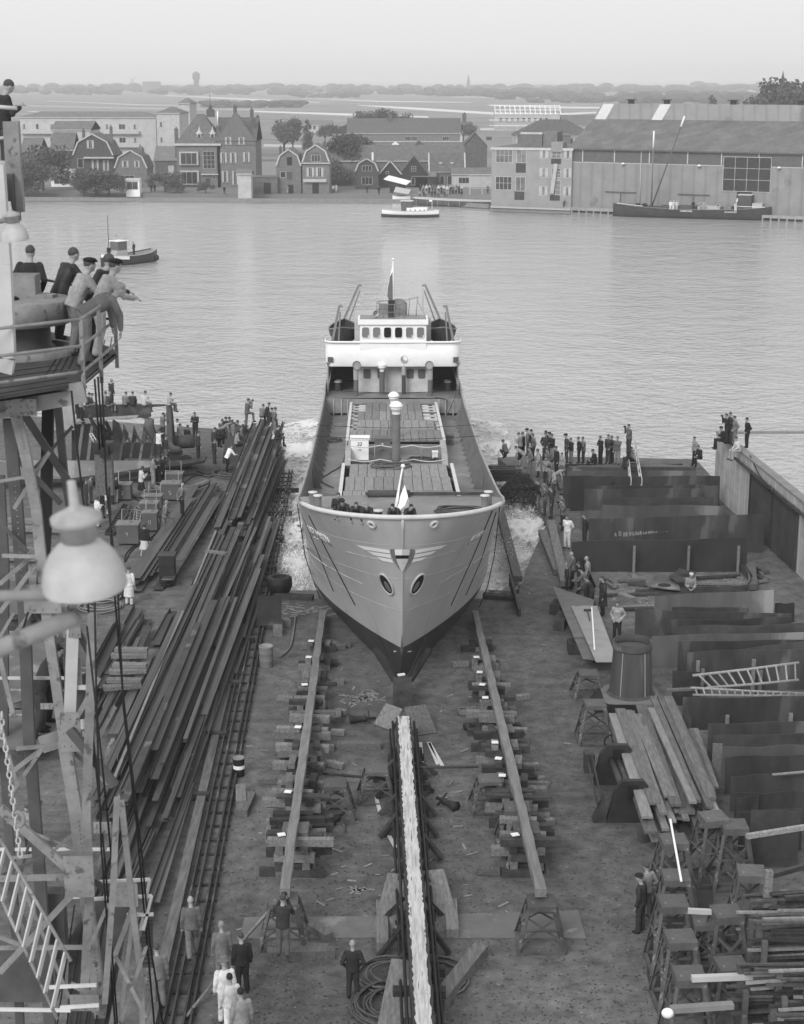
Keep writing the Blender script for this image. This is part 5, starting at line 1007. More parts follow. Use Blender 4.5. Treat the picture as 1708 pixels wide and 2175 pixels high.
# loose timbers, boards and tools on the dirt
def block(px, py, L, w, h, rz, lab, m_=None, name='timber_block', cat='timber', z=0, px_mid=True):
 c = g(px, py, z); m = MB(); m.box(c + V(0, 0, h / 2), (w, L, h), rz=rz); m.box(c + V(0, 0, h * .5) + Vector((-math.sin(rz), math.cos(rz), 0)) * (L / 2 + .002), (w * .8, .01, h * .8), rz=rz); solo(name, m, m_ or M_wood, lab, cat)
block(977, 2085, 3.2, .42, .35, -.42, 'heavy hewn baulk lying right of the greased way at the bottom', name='timber_baulk'); block(959, 1960, 1.9, .36, .3, 0, 'squared timber standing out on the concrete slab'); block(812, 1975, 2.6, .34, .3, .02, 'round-ended log left of the greased way', name='log', cat='log')
block(640, 2035, .3, 1.9, .28, .05, 'timber step under the man at the stand'); block(625, 2018, .35, 2.0, .2, -.15, 'upper timber of the step behind the man in the suit'); block(660, 1975, 1.8, .3, .25, .7, 'timber leaning across beside the left stand')
block(512, 1700, 1.4, .35, .3, .1, 'short timber beside the rail track'); block(522, 1715, 1.6, .42, .25, -.1, 'paired short timber beside the rail track'); block(717, 1530, .9, .28, .3, 0, 'dark upright block between the ways'); block(735, 1590, .3, 2.6, .26, .0, 'long dark timber reaching out of the left cribs')
block(590, 1345, .9, .4, .4, .1, 'dark block behind the oil drum'); block(608, 1328, .5, .3, .3, .3, 'small pale block near the slipway sill', M_woodl)
for px, py, L, rz, lab in ((804, 1712, 1.5, .12, 'white board lying left of the greased way'), (835, 1790, 1.8, .25, 'white-tipped slat on the timber heap'), (895, 1600, 2.1, .02, 'white slat right of the greased way'), (920, 1600, 2.1, .14, 'slanting white slat beside the upright one'), (926, 1602, 2.2, .2, 'third white slat of the bundle by the greased way')):
 m = MB(); m.box(g(px, py, .03), (.13, L, .03), rz=rz); solo('board', m, M_offw, lab, 'board')
t = thing('bow_spars', 'x', 'x', (0, 0, 0)); bpy.data.objects.remove(t)
m = MB(); m.tube([g(648, 1640, .4), g(842, 1656, .7)], .05, 6); solo('strut_pole', m, M_woodd, 'thin pole spanning from the left way to the greased way', 'pole'); m = MB(); m.tube([g(882, 1630, .7), g(1075, 1628, .4)], .05, 6); solo('strut_pole', m, M_woodd, 'thin pole spanning from the greased way to the right way', 'pole')
m = MB(); m.tube([g(514, 2000, .05), g(598, 1905, 1.3)], .05, 6); solo('strut_pole', m, M_wood, 'pole propped against the stand beside the man in the suit', 'pole'); m = MB(); m.tube([g(395, 2160, .1), g(475, 2060, .4)], .045, 6); solo('strut_pole', m, M_wood, 'pole held low behind the group in white overalls', 'pole')
for px, py, a, lab in ((712, 1740, .5, 'screw jack lying between the ways beside the hammer'), (768, 1527, 1.4, 'long screw jack lying below the bow'), (950, 1705, -.7, 'cone-shaped screw jack right of the greased way'), (1010, 1540, 1.0, 'screw jack against the right cribs')):
 c = g(px, py, .15); d = Vector((math.sin(a), math.cos(a), 0)); m = MB(); m.lathe(c - d * .45, [(.001, 0), (.2, 0), (.17, .08), (.09, .5), (.12, .55), (.12, .65), (.05, .68), (.05, 1.0), (.001, 1.0)], 12, axis=d); m.bar(c + d * .3 - d.orthogonal() * .25, c + d * .3 + d.orthogonal() * .25, .05); solo('screw_jack', m, M_steel, lab, 'jack')
m = MB(); c = g(733, 1745, .06); m.bar(c, c + V(.05, -.8, 0), .04); m.box(c, (.34, .12, .1)); solo('sledge_hammer', m, M_woodd, 'sledge hammer lying on the dirt between the ways', 'hammer')
m = MB(); cable(m, [g(628, 1310, .05), g(618, 1370, .05), g(596, 1395, .05)], .04); solo('pole', m, M_wood, 'thin stick lying on the dirt near the oil drum', 'stick')
r = random.Random(4); m = MB()
for (cx, cy, sx, sy, n) in ((765, 1480, 40, 18, 60), (640, 1297, 60, 12, 60), (1100, 1260, 40, 8, 20), (760, 1890, 30, 6, 15), (1340, 1260, 100, 25, 50), (1560, 1240, 60, 20, 40), (850, 1700, 350, 350, 90)):
 for i in range(n): c = g(cx + r.gauss(0, sx * .5), cy + r.gauss(0, sy * .5), .02); m.box(c, (r.uniform(.03, .09), r.uniform(.1, .45), .02), rz=r.uniform(0, 3.1))
o = solo('wood_chips', m, M_woodl, 'scattered chips and splinters on the yard dirt', 'litter'); o['kind'] = 'stuff'
for nm, mt, n, a_, b_, lab in (('dirt_clods', mat('dark_clod', .05, .9, .3, 3), 5200, .01, .055, 'dark clods and specks strewn over the yard dirt'), ('pale_grit', GREY(.3), 900, .01, .03, 'pale grit and paper scraps strewn over the yard dirt')):
 m = MB()
 for i in range(n):
  px = r.uniform(450, 1400); py = 1290 + 900 * r.random() ** .8; c = g(px, py, 0)
  if c.x > 7.5: continue
  s = r.uniform(a_, b_); q = r.uniform(0, 3); e = V(math.cos(q), math.sin(q), 0) * s; f = V(-math.sin(q), math.cos(q), 0) * s * r.uniform(.25, .9); z = V(0, 0, .006); m.add([c + z - e, c + z * 3 - f, c + z + e, c + z * 2 + f], [(0, 1, 2, 3)])
 o = solo(nm, m, mt, lab, 'litter'); o['kind'] = 'stuff'
# drums
def drum(px, py, rad, h, label, bands, grp=None):
 c = g(px, py, 0); t = thing('oil_drum', label, 'drum', c); m = MB(); m.lathe(c, [(rad * .97, 0), (rad, .02), (rad, h * .3), (rad * 1.04, h * .33), (rad, h * .36), (rad, h * .64), (rad * 1.04, h * .67), (rad, h * .7), (rad, h)], 24); part('shell', m, bands[0], t)
 m = MB(); m.lathe(c, [(rad * 1.04, h - .02), (rad * 1.04, h + .02), (rad * .95, h + .02), (rad * .94, h - .03), (.001, h - .03)], 24); part('lid', m, bands[1], t)
 if len(bands) > 2: m = MB(); m.lathe(c, [(rad * 1.012, h * .42), (rad * 1.012, h * .62)], 24); part('painted_band', m, bands[2], t)
drum(566, 1415, .29, .9, 'dented grey oil drum with ribs standing beside the rail track', (GREY(.17), GREY(.26))); drum(508, 1647, .2, .68, 'small black drum with a white painted band beside the track', (M_black, GREY(.2), M_white))
m = MB(); G = []; A = g(548, 1345, 0);
for i in range(9): a = R(-70 + i * 14); G.append([A + V(x, .45 * math.sin(a) + .5, .1 + (.9 + .9 * math.sin(a)) * .8 + .2) for x in (-.05, 1.05)])
m.sheet(G); m.sheet([list(reversed(q)) for q in G]); solo('curved_plate', m, M_rust, 'curved steel plate propped up behind the oil drum', 'plate')
# concrete slabs let into the yard
m = MB()
for q in (((520, 1950), (770, 1948), (768, 1993), (508, 1995)), ((770, 1948), (862, 1946), (864, 1990), (768, 1993)), ((900, 1945), (1228, 1935), (1245, 1994), (905, 1994)), ((568, 1700), (640, 1700), (636, 1790), (563, 1792)), ((1050, 1700), (1110, 1695), (1130, 1770), (1056, 1775))): m.prism([g(x, y, .003) for x, y in reversed(q)], (0, 0, .03))
struct('concrete_slab', m, mat('slab_concrete', .15, .9, .25, .9, spots=(.24, 1.2, .6)))
# slipway sill and timbers at the water's edge
for x0, x1, lab in ((584, 664, 'left'), (1028, 1092, 'right')):
 m = MB(); a, b = g(x0, 1268, .05), g(x1, 1272, .05); m.bar(a, b, .35, .3); m.bar(a + V(0, .8, -.2), b + V(0, .8, -.2), .3, .3); solo('sill_timber', m, M_woodd, 'wet sill timber across the slipway %s of the ship' % lab, 'timber')
m = MB(); m.bar(g(1084, 1230, .3), g(1104, 1305, .1), .12, .5); solo('edge_timber', m, M_woodd, 'dark upright plank at the end of the right sill', 'timber')
m = MB(); m.lathe(g(594, 1256, .1), [(.5, 0), (.62, .3), (.6, .7), (.35, .75), (.34, .2)], 16); solo('tyre_fender', m, M_black, 'dark rope fender lying at the left end of the sill', 'fender')
for a, b, lab in (((1042, 1010, 0), (1100, 1230, .1), 'long pale baulk along the right edge of the slipway'), ((1152, 1130, .2), (1185, 1215, .2), 'stacked baulk on the right slipway edge near the white-clad man'), ((1170, 1110, .3), (1200, 1240, .3), 'inner baulk on the right slipway edge')):
 m = MB(); m.bar(g(*a), g(*b), .45, .3); solo('edge_baulk', m, M_wood, lab, 'timber')
# spray thrown up by the hull
M_foam = mat('white_foam', .78, .9, .2, 1.5)
def spray(name, label, pts, n, seed, hgt):
 r = random.Random(seed); mb = MB()
 for (px, py, sx, sy, w) in pts:
  for i in range(int(n * w)):
   a = r.gauss(0, 1); b = r.gauss(0, 1); c = g(px + a * sx, py + b * sy, ZW + .03); z = abs(r.gauss(0, 1)) * hgt * max(0, 1 - abs(a) * .4); s = r.uniform(.01, .03)
   if not (-8.4 < c.x < 8.2) : z *= .6
   e = Vector((r.gauss(0, 1), r.gauss(0, 1), r.gauss(0, .6))).normalized() * s; f = e.orthogonal().normalized() * s * r.uniform(.3, 1)
   c = c + V(0, 0, z); mb.add([c - e, c - f, c + e, c + f], [(0, 1, 2, 3)])
 o = solo(name, mb, M_foam, label, 'spray'); o['kind'] = 'stuff'
spray('spray', 'white spray and foam churned up left of the hull', [(622, 930, 22, 14, .12), (618, 990, 18, 30, .12), (605, 1080, 22, 40, .18), (600, 1150, 26, 28, .2), (620, 1205, 24, 14, .25), (640, 1228, 12, 10, .13)], 22000, 1, .45)
spray('spray', 'white spray and foam churned up right of the hull', [(1030, 905, 18, 10, .12), (1055, 945, 14, 14, .1), (1095, 1080, 22, 30, .1), (1100, 1150, 26, 28, .28), (1085, 1195, 22, 14, .28), (1120, 1120, 26, 26, .12)], 22000, 2, .45)
def foam_mat():
 m = bpy.data.materials.new('foam_sheet'); m.use_nodes = True; n = m.node_tree.nodes; l = m.node_tree.links; p = n['Principled BSDF']; p.inputs['Base Color'].default_value = (.72, .72, .72, 1); p.inputs['Roughness'].default_value = .9
 tc = n.new('ShaderNodeTexCoord'); a = n.new('ShaderNodeTexNoise'); a.inputs['Scale'].default_value = 1.3; a.inputs['Detail'].default_value = 9; a.inputs['Roughness'].default_value = .75; l.new(tc.outputs['Object'], a.inputs[0])
 b = n.new('ShaderNodeTexNoise'); b.inputs['Scale'].default_value = .22; l.new(tc.outputs['Object'], b.inputs[0]); s = n.new('ShaderNodeMath'); s.operation = 'ADD'; l.new(a.outputs[0], s.inputs[0]); l.new(b.outputs[0], s.inputs[1])
 r = n.new('ShaderNodeMapRange'); r.inputs[1].default_value = .9; r.inputs[2].default_value = 1.08; l.new(s.outputs[0], r.inputs[0]); l.new(r.outputs[0], p.inputs['Alpha']); return m
M_fs = foam_mat()
for sg, P in (('left', [((560, 1010), (672, 990)), ((548, 1060), (650, 1060)), ((545, 1130), (640, 1130)), ((560, 1190), (650, 1190)), ((600, 1262), (668, 1262))]), ('right', [((1034, 990), (1040, 985)), ((1040, 1040), (1130, 1000)), ((1050, 1110), (1180, 1100)), ((1040, 1180), (1150, 1190)), ((1030, 1262), (1088, 1262))]), ('wake_l', [((585, 905), (680, 885)), ((575, 960), (668, 960)), ((560, 1010), (660, 1005))]), ('wake_r', [((995, 885), (1075, 900)), ((1010, 950), (1085, 945)), ((1030, 1000), (1060, 990))])):
 m = MB(); G = []; rz = random.Random(len(sg))
 for i in range(len(P) - 1):
  for k in range(9):
   q = [((P[i][j][0] + (P[i + 1][j][0] - P[i][j][0]) * k / 9), (P[i][j][1] + (P[i + 1][j][1] - P[i][j][1]) * k / 9)) for j in (0, 1)]
   G.append([g(q[0][0] + (q[1][0] - q[0][0]) * u / 16, q[0][1] + (q[1][1] - q[0][1]) * u / 16, ZW + .05 + (.42 if len(sg) < 6 else .16) * rz.random() ** 2) for u in range(17)])
 m.sheet(G); o = solo('foam', m, M_fs, 'sheet of white foam on the slipway water, %s' % {'left': 'left of the hull', 'right': 'right of the hull', 'wake_l': 'left quarter wave', 'wake_r': 'right quarter wave'}[sg], 'foam'); o['kind'] = 'stuff'
# ---------------- rail track beside the slipway
ra, rb = g(381, 2230, 0), g(611, 1003, 0); ra = g(372, 2225, 0); dr = (rb - ra).normalized(); nr = Vector((dr.y, -dr.x, 0)); L = (rb - ra).length
t = thing('rail_track', 'long crane rail track on sleepers running along the left of the slipway', 'rail track', ra)
for o_ in (-.42, -.2, .12, .3): m = MB(); m.bar(ra + nr * o_ + V(0, 0, .12), rb + nr * o_ + V(0, 0, .12), .05, .14); m.bar(ra + nr * o_ + V(0, 0, .04), rb + nr * o_ + V(0, 0, .04), .12, .03); part('rail', m, M_rust, t)
m = MB(); m.bar(ra - nr * .75 + V(0, 0, .1), rb - nr * .75 + V(0, 0, .1), .3, .2); part('kerb_timber', m, M_wood, t)
for i in range(62): c = ra + dr * (i + .5) * L / 62; m = MB(); m.bar(c - nr * .5 + V(0, 0, .03), c + nr * .4 + V(0, 0, .03), .12, .06); part('sleeper', m, M_woodd, t)
# ---------------- long steel sections in heaps on the left
barm = [M_bar, M_rust, M_plate, M_wood]
def section(p, q, kind, w, lab, grp, m_=None):
 m = MB(); p = Vector(p); q = Vector(q); d = (q - p).normalized(); s = d.cross(Vector((0, 0, 1))).normalized(); u = Vector((0, 0, 1))
 if kind == 'flat': m.bar(p, q, w, .03)
 elif kind == 'angle': m.bar(p, q, w, .02); m.bar(p - s * (w / 2) + u * w * .35, q - s * (w / 2) + u * w * .35, .02, w * .65)
 elif kind == 'channel': m.bar(p, q, w, .02); [m.bar(p + s * k * (w / 2) + u * .06, q + s * k * (w / 2) + u * .06, .02, .1) for k in (-1, 1)]
 elif kind == 'ibeam': m.bar(p + u * .12, q + u * .12, w, .02); m.bar(p, q, w, .02); m.bar(p + u * .06, q + u * .06, .02, .1)
 else: m.bar(p, q, w, w * .8)
 o = solo('steel_section' if kind != 'timber' else 'timber_baulk', m, m_ or M_bar, lab, 'steel bar' if kind != 'timber' else 'timber', grp); return o
def heap(x0, x1, y0, y1, drift, hf, n, grp, lab, seed, lmin=.25, lmax=.7, wr=(.12, .34), kinds=('flat', 'angle', 'channel', 'ibeam', 'flat')):
 r = random.Random(seed)
 for i in range(n):
  f = (i + r.random()) / n; f = (f * 7.13) % 1.0; ln = r.uniform(lmin, lmax) * (y1 - y0); a = y0 + r.random() * (y1 - y0 - ln); b = a + ln; xa = x0 + (x1 - x0) * f + drift * (a - y0) / (y1 - y0); xb = x0 + (x1 - x0) * f + drift * (b - y0) / (y1 - y0) + r.uniform(-.22, .22)
  lvl = r.random() ** .6; za = max(.05, hf(f, (a - y0) / (y1 - y0)) * lvl); zb = max(.05, hf(f, (b - y0) / (y1 - y0)) * lvl); k = r.choice(kinds); w = r.uniform(*wr)
  mm = r.choice([M_bar, M_bar, M_bar, M_rust]); tt = (a - y0) / (y1 - y0)
  lb = '%s %s%s %s, %s of %s, %s' % ('short' if ln < 7 else 'medium' if ln < 13 else 'long' if ln < 20 else 'full-length', 'narrow ' if w < .2 else 'broad ' if w > .3 else '', 'rusty' if mm == M_rust else 'grey', {'flat': 'flat bar', 'angle': 'angle bar', 'channel': 'channel bar', 'ibeam': 'girder'}[k], ['left flank', 'left half', 'middle', 'right half', 'right flank'][min(4, int(f * 5))], lab, ['bottom end', 'lower part', 'middle part', 'upper part', 'top end'][min(4, int(tt * 6))])
  section((xa, a, za), (xb, b, zb), k, w, lb, grp, mm)
heap(-10.5, -7.5, 50, 90, .9, lambda f, t: .5 + .9 * (1 - abs(2 * f - 1)) + .5 * t, 84, 'steel sections in the long middle heap', 'the long steel heap', 3, .2, .75)
heap(-10.2, -7.9, 86, 108, .55, lambda f, t: 1.1 + 1.5 * t + .4 * (1 - abs(2 * f - 1)), 46, 'steel sections in the tall heap at the water', 'the tall steel heap', 5, .5, .98)
heap(-7.6, -6.9, 56, 92, .1, lambda f, t: .5, 16, 'steel sections low beside the track', 'the low row by the track', 7, .2, .5, (.1, .2))
heap(-13.2, -10.9, 78, 100, .8, lambda f, t: .55 + .2 * f, 13, 'wide plates stacked beside the welding sets', 'the wide plate stack', 8, .6, .95, (.35, .7), ('flat', 'flat', 'channel'))
heap(-13.0, -10.6, 58, 76, .3, lambda f, t: .45, 22, 'scrap sections near the crane cables', 'the scrap heap', 9, .2, .6, (.15, .4), ('flat', 'angle', 'channel'))
heap(-9.4, -7.4, 42, 56, .3, lambda f, t: .4, 16, 'steel sections at the bottom left', 'the bottom row', 10, .4, .8, (.12, .3))
m = MB(); a, b = g(243, 1656, .9), g(500, 1030, .9); m.bar(a, b, .1, .16); solo('long_rail', m, GREY(.2), 'bright long rail along the left flank of the middle heap', 'rail')
for i in range(9): y = 54 + i * 5.6; m = MB(); m.bar((-10.9 + y * .012, y, .12), (-7.2 + y * .01, y + .1, .12), .28, .24); solo('bearer_timber', m, M_woodd, '%s bearer timber under the long steel heap, counted from the bottom' % ORD[i], 'timber', 'bearer timbers under the steel')
for px0, py0, px1, py1, lab in ((1022, 1196, 1165, 1213, 'short board laid across the top of the middle heap'),):
 m = MB(); m.bar(V(*g(123.5 + .3073 * px0, 802.8 + .3073 * py0, 1.9)), V(*g(123.5 + .3073 * px1, 802.8 + .3073 * py1, 1.9)), .22, .1); solo('cross_board', m, M_wood, lab, 'board')
for i, (px, py) in enumerate(((275, 1392), (272, 1425), (260, 1458))):
 c = g(px, py, .6); m = MB(); m.box(c, (1.5, .4, .16), rz=.05 + i * .1); m.box(c + V(.05, .25, .17), (1.4, .35, .14), rz=-.06); solo('board_pile', m, M_wood, ['upper', 'middle', 'lowest, splintered'][i] + ' pile of short boards on the scrap heap', 'boards')
c = g(357, 1240, 0); t = thing('steel_box', 'tall dark open steel box standing at the end of the wide plates', 'box', c); m = MB(); m.box(c + V(0, 0, .75), (.75, .7, 1.5)); part('body', m, M_steel, t); m = MB(); m.box(c + V(0, 0, 1.52), (.85, .8, .06)); part('lid', m, M_rust, t)
# ---------------- welding sets
def wset(px, py, w, h, lab, handle=True, num=None, rz=0):
 c = g(px, py, 0); t = thing('welding_set', lab, 'welding set', c, 'welding sets on the left of the yard'); m = MB(); m.box(c + V(0, 0, h / 2 + .12), (w, w * .8, h), rz=rz); part('cabinet', m, GREY(.1), t); m = MB(); m.box(c + V(0, 0, h + .15), (w * 1.08, w * .88, .06), rz=rz); m.lathe(c + V(0, 0, h + .18), [(.2, 0), (.18, .06), (.001, .07)], 12); part('lid', m, GREY(.17), t)
 for sx in (-1, 1): m = MB(); m.lathe(c + V(sx * w * .4 - .03, 0, .12), [(.001, 0), (.12, 0), (.12, .06), (.001, .06)], 12, axis=(1, 0, 0)); part('wheel', m, M_black, t)
 if handle: m = MB(); m.tube([c + V(-w * .35, .3, h * .8), c + V(-w * .35, .55, h + .75), c + V(w * .35, .55, h + .75), c + V(w * .35, .3, h * .8)], .025, 6); part('handle', m, GREY(.3), t)
 m = MB(); letters(m, num or '7', lambda x, y: c + V(-.08 + x * .16, -w * .4 - .012, h * .7 - y * .2), .013); part('number', m, M_offw, t)
for a in ((430 / 1.0, 1, 1, 1),): pass
ZL = lambda x, y: (154.4 + .1844 * x, 975.7 + .1844 * y)
for x, y, w, h, lab, num in ((590, 465, .95, .85, 'welding set beside the boys with a white handle loop', '2'), (940, 575, .95, .7, 'low-lidded welding set in the middle of the row', '3'), (1140, 465, 1.1, .9, 'largest welding set beside the two men on the plates', '5'), (1180, 290, 1.0, .6, 'welding set nearest the half-built hull', '4'), (890, 670, 1.0, .75, 'flat-topped welding set behind the one numbered 12', '8'), (900, 825, .8, .95, 'welding set with tall wire handle and bold number', '12'), (650, 970, 1.15, 1.0, 'big welding set next to the girl in the checked skirt', '7')):
 wset(*ZL(x, y), w, h, lab, True, num)
def gascyl(x0, y0, x1, y1, lab):
 a, b = g(*ZL(x0, y0), .25), g(*ZL(x1, y1), .6); d = (b - a).normalized(); m = MB(); L_ = (b - a).length; m.lathe(a, [(.001, 0), (.14, .02), (.17, .1), (.17, L_ - .25), (.1, L_ - .08), (.05, L_ - .05), (.05, L_), (.001, L_)], 14, axis=d); solo('gas_cylinder', m, GREY(.14), lab, 'gas cylinder')
gascyl(1355, 335, 1590, 245, 'gas cylinder resting on the wide plates'); gascyl(920, 310, 1060, 360, 'dark gas cylinder between the welding sets')
# scrap: little lattice ladder pieces and gratings
t = thing('steel_grating', 'long dark stepped grating lying beside the welding sets', 'grating', g(*ZL(450, 850), 0)); a, b = g(*ZL(380, 850), .1), g(*ZL(590, 520), .1); c2, d2 = g(*ZL(480, 860), .1), g(*ZL(650, 530), .1)
m = MB(); m.bar(a, b, .06, .2); m.bar(c2, d2, .06, .2); part('side_bar', m, M_steel, t)
for i in range(14): m = MB(); m.bar(a + (b - a) * i / 13, c2 + (d2 - c2) * i / 13, .25, .03); part('tread', m, M_steel, t)
t = thing('lattice_frame', 'pale little lattice ladder frame on the scrap', 'ladder', g(*ZL(740, 740), 0)); a, b = g(*ZL(680, 770), .3), g(*ZL(730, 540), .6); c2, d2 = g(*ZL(760, 780), .3), g(*ZL(800, 570), .6); m = MB(); m.tube([a, b], .035, 5); m.tube([c2, d2], .035, 5); part('side_bar', m, GREY(.2), t)
for i in range(8): m = MB(); m.tube([a + (b - a) * i / 7, c2 + (d2 - c2) * i / 7], .025, 5); part('rung', m, GREY(.2), t)
r = random.Random(21)
for i in range(16): a = g(*ZL(r.uniform(490, 620), r.uniform(760, 880)), .1 + r.random() * .3); b = g(*ZL(r.uniform(620, 740), r.uniform(500, 620)), .1 + r.random() * .3); m = MB(); m.bar(a, b, .05, .04); solo('thin_bar', m, M_bar, '%s thin rusty rod in the bundle beside the stepped grating, by length' % (ORD + ['last'])[i], 'rod', 'thin rods beside the grating')
for k, P in enumerate(([(640, 340), (720, 430), (860, 460), (960, 520)], [(1010, 640), (1000, 760), (930, 880), (700, 1030), (610, 1170)], [(640, 400), (760, 470), (870, 480)], [(1500, 180), (1380, 200), (1260, 290), (1180, 320)], [(960, 690), (1010, 840), (900, 930), (760, 960), (620, 1080), (600, 1180)], [(1430, 130), (1560, 170), (1700, 110), (1600, 200), (1450, 180)])): m = MB(); cable(m, [g(*ZL(*p), .04) for p in P], .035, seed=k); solo('welding_cable', m, M_black, '%s loose welding cable snaking among the welding sets' % ORD[k], 'cable', 'loose welding cables')
solo_coil(g(*ZL(340, 1590), .02), 1.0, 5, 'untidy coil of pale hose below the big lamp', .045, 'hose coil', 'hose_coil', m=GREY(.2)); solo_coil(g(845, 2140, .02), 1.15, 7, 'big coil of wire rope left of the greased way at the bottom edge', .035); solo_coil(g(830, 2075, .02), .9, 4, 'second coil of wire rope left of the greased way', .035); solo_coil(g(918, 2080, .02), 1.05, 5, 'coil of wire rope right of the greased way', .035)
solo_coil(g(670, 1025, .02), .01, .1, 'x', .001); bpy.data.objects.remove(bpy.data.objects[[o.name for o in COL.objects if o.get('label') == 'x' and o.name.startswith('rope_coil')][0]])
solo_coil(g(498, 1008, .02), 1.3, 4, 'wide loops of black cable in front of the dark drum at the shore', .04); solo_coil(g(215, 1290, .02), 1.0, 4, 'tangle of thin hoses under the lamp beside the crane leg', .04, m=GREY(.2))
# ---------------- half-built hull on the next berth (far left)
ZK = lambda x, y: (135.9 + .1808 * x, 815.1 + .1808 * y)
HY = 106.0
t = thing('hull_under_construction', 'half-built ship hull with bare frames and a stern post on the left berth', 'hull section', g(300, 1030, 0)); M_pl = mat('bottom_plating', .17, .6, .25, .4, spots=(.26, .6, .58))
def P(x, y, Y=HY): a = ZK(x, y); return gy(a[0], a[1], Y)
m = MB(); m.prism([P(-800, 1120, 100), P(60, 1130, 100), P(600, 1110, 101), P(1010, 1050, 102), P(1010, 905, 102.3), P(60, 905, 101), P(-800, 900, 100)], (0, .08, 0)); part('side_plating', m, M_pl, t)
m = MB(); m.prism([P(-800, 1160, 99.5), P(60, 1150, 99.5), P(600, 1125, 100.5), P(1020, 1060, 101.6), P(1650, 930, 103), P(1650, 905, 103), P(1020, 1000, 101.6), P(600, 1080, 100.5)], (0, 1.5, 0)); part('bottom_edge', m, M_steel, t)
m = MB(); m.prism([P(1180, 1020, 104), P(1650, 905, 105), P(1500, 880, 106), P(1400, 850, 107), P(1250, 1000, 105)], (0, .1, 0)); part('stern_floor_plate', m, GREY(.1), t)
for x, y in ((1435, 918), (1305, 975)): m = MB(); c = P(x, y, 103.8); m.lathe(c, [(.001, 0), (.45, 0)], 16, axis=(0, -1, .1)); part('lightening_hole', m, M_black, t)
m = MB(); m.prism([P(185, 415), P(600, 420), P(730, 420), P(860, 405), P(900, 400), P(960, 415), P(1025, 385), P(1020, 330), P(1040, 275), P(1200, 262), P(1200, 245), P(800, 240), P(620, 245), P(440, 250), P(250, 255), P(110, 245), P(100, 300)], (0, .12, 0)); part('deck_girder', m, M_rust, t)
m = MB(); m.prism([P(1200, 262), P(1255, 270), P(1275, 730), P(1215, 700)], (0, .5, 0)); part('stern_post', m, GREY(.09), t); m = MB(); m.bar(P(1262, 280, 107), P(1295, 660, 107), .14); part('post_stay', m, M_steel, t)
m = MB(); pts = [(1005, 410), (1000, 500), (1020, 590), (1070, 650), (1140, 690), (1215, 720), (1280, 775), (1370, 780)]; m.tube([P(*p) for p in pts], [.3, .32, .3, .28, .28, .34, .3, .2], 8); part('stern_frame', m, GREY(.12), t)
m = MB(); m.tube([P(1290, 690, 107), P(1530, 672, 107)], .45, 12); part('shaft_tube', m, M_rust, t); m = MB(); m.prism([P(1245, 780), P(1390, 790), P(1370, 980), P(1240, 1000)], (0, .3, 0)); part('sole_piece', m, GREY(.07), t)
for i, (x, w) in enumerate(((640, 60), (760, 55), (875, 50), (1000, 40))): m = MB(); m.prism([P(x, 910, 102.5), P(x + 25, 910, 102.5), P(x + 60, 720, 103.5), P(x + 30, 700, 103.5)], (0, .15, 0)); m.prism([P(x + 30, 720, 104), P(x + 80, 700, 104), P(x + 120 - 20 * (i % 2), 600, 105), P(x + 60, 470 + 15 * i, 105)], (0, .1, 0)); m.bar(P(x + 90, 600, 105), P(x + 150, 700, 104), .12); part('frame', m, M_rust, t)
m = MB(); m.prism([P(560, 905, 103), P(700, 905, 103), P(670, 560, 105), P(640, 480, 105), P(570, 430, 105)], (0, .4, 0)); part('bulkhead', m, M_steel, t)
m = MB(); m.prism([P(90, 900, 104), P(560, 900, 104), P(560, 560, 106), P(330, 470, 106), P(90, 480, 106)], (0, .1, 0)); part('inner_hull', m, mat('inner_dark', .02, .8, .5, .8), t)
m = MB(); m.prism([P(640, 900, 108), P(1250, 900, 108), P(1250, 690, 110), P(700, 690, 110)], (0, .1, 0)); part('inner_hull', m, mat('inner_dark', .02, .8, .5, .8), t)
for x0, y0, x1, y1 in ((170, 900, 230, 450), (285, 900, 335, 480), (405, 900, 455, 500), (300, 380, 420, 600), (410, 460, 500, 560), (490, 440, 560, 600)): m = MB(); m.bar(P(x0, y0, 102.5), P(x1, y1, 103.5), .2, .12); part('shore', m, M_wood if x0 < 300 else M_woodd, t)
m = MB(); m.prism([P(90, 455, 103), P(860, 405, 103), P(860, 392, 103), P(90, 440, 103)], (0, .7, 0)); part('staging_plank', m, M_woodl, t)
m = MB(); m.prism([P(-250, 540, 104), P(130, 545, 104), P(130, 250, 105), P(-250, 250, 105)], (0, .1, 0)); part('side_plating', m, GREY(.24), t)
a, b = P(300, 590, 102.3), P(420, 810, 102.3); c2, d2 = P(330, 580, 102.3), P(460, 800, 102.3)
t2 = thing('site_ladder', 'thin ladder leaning inside the half-built hull', 'ladder', a * 1); m = MB(); m.tube([a, b], .04, 5); m.tube([c2, d2], .04, 5); part('side_rail', m, M_cream, t2)
for i in range(8): m = MB(); m.tube([a + (b - a) * i / 7, c2 + (d2 - c2) * i / 7], .03, 5); part('rung', m, M_cream, t2)
c = g(524 / 1.0, 985, 0); t = thing('mooring_drum', 'big dark steel tank section at the shore left of the tall heap', 'tank', c); m = MB(); m.prism([gy(412 + 60, 985, 103), gy(555, 988, 103), gy(560, 920, 104), gy(520, 930, 104), gy(480, 915, 104)], (0, 3, 0)); part('shell', m, M_steel, t)
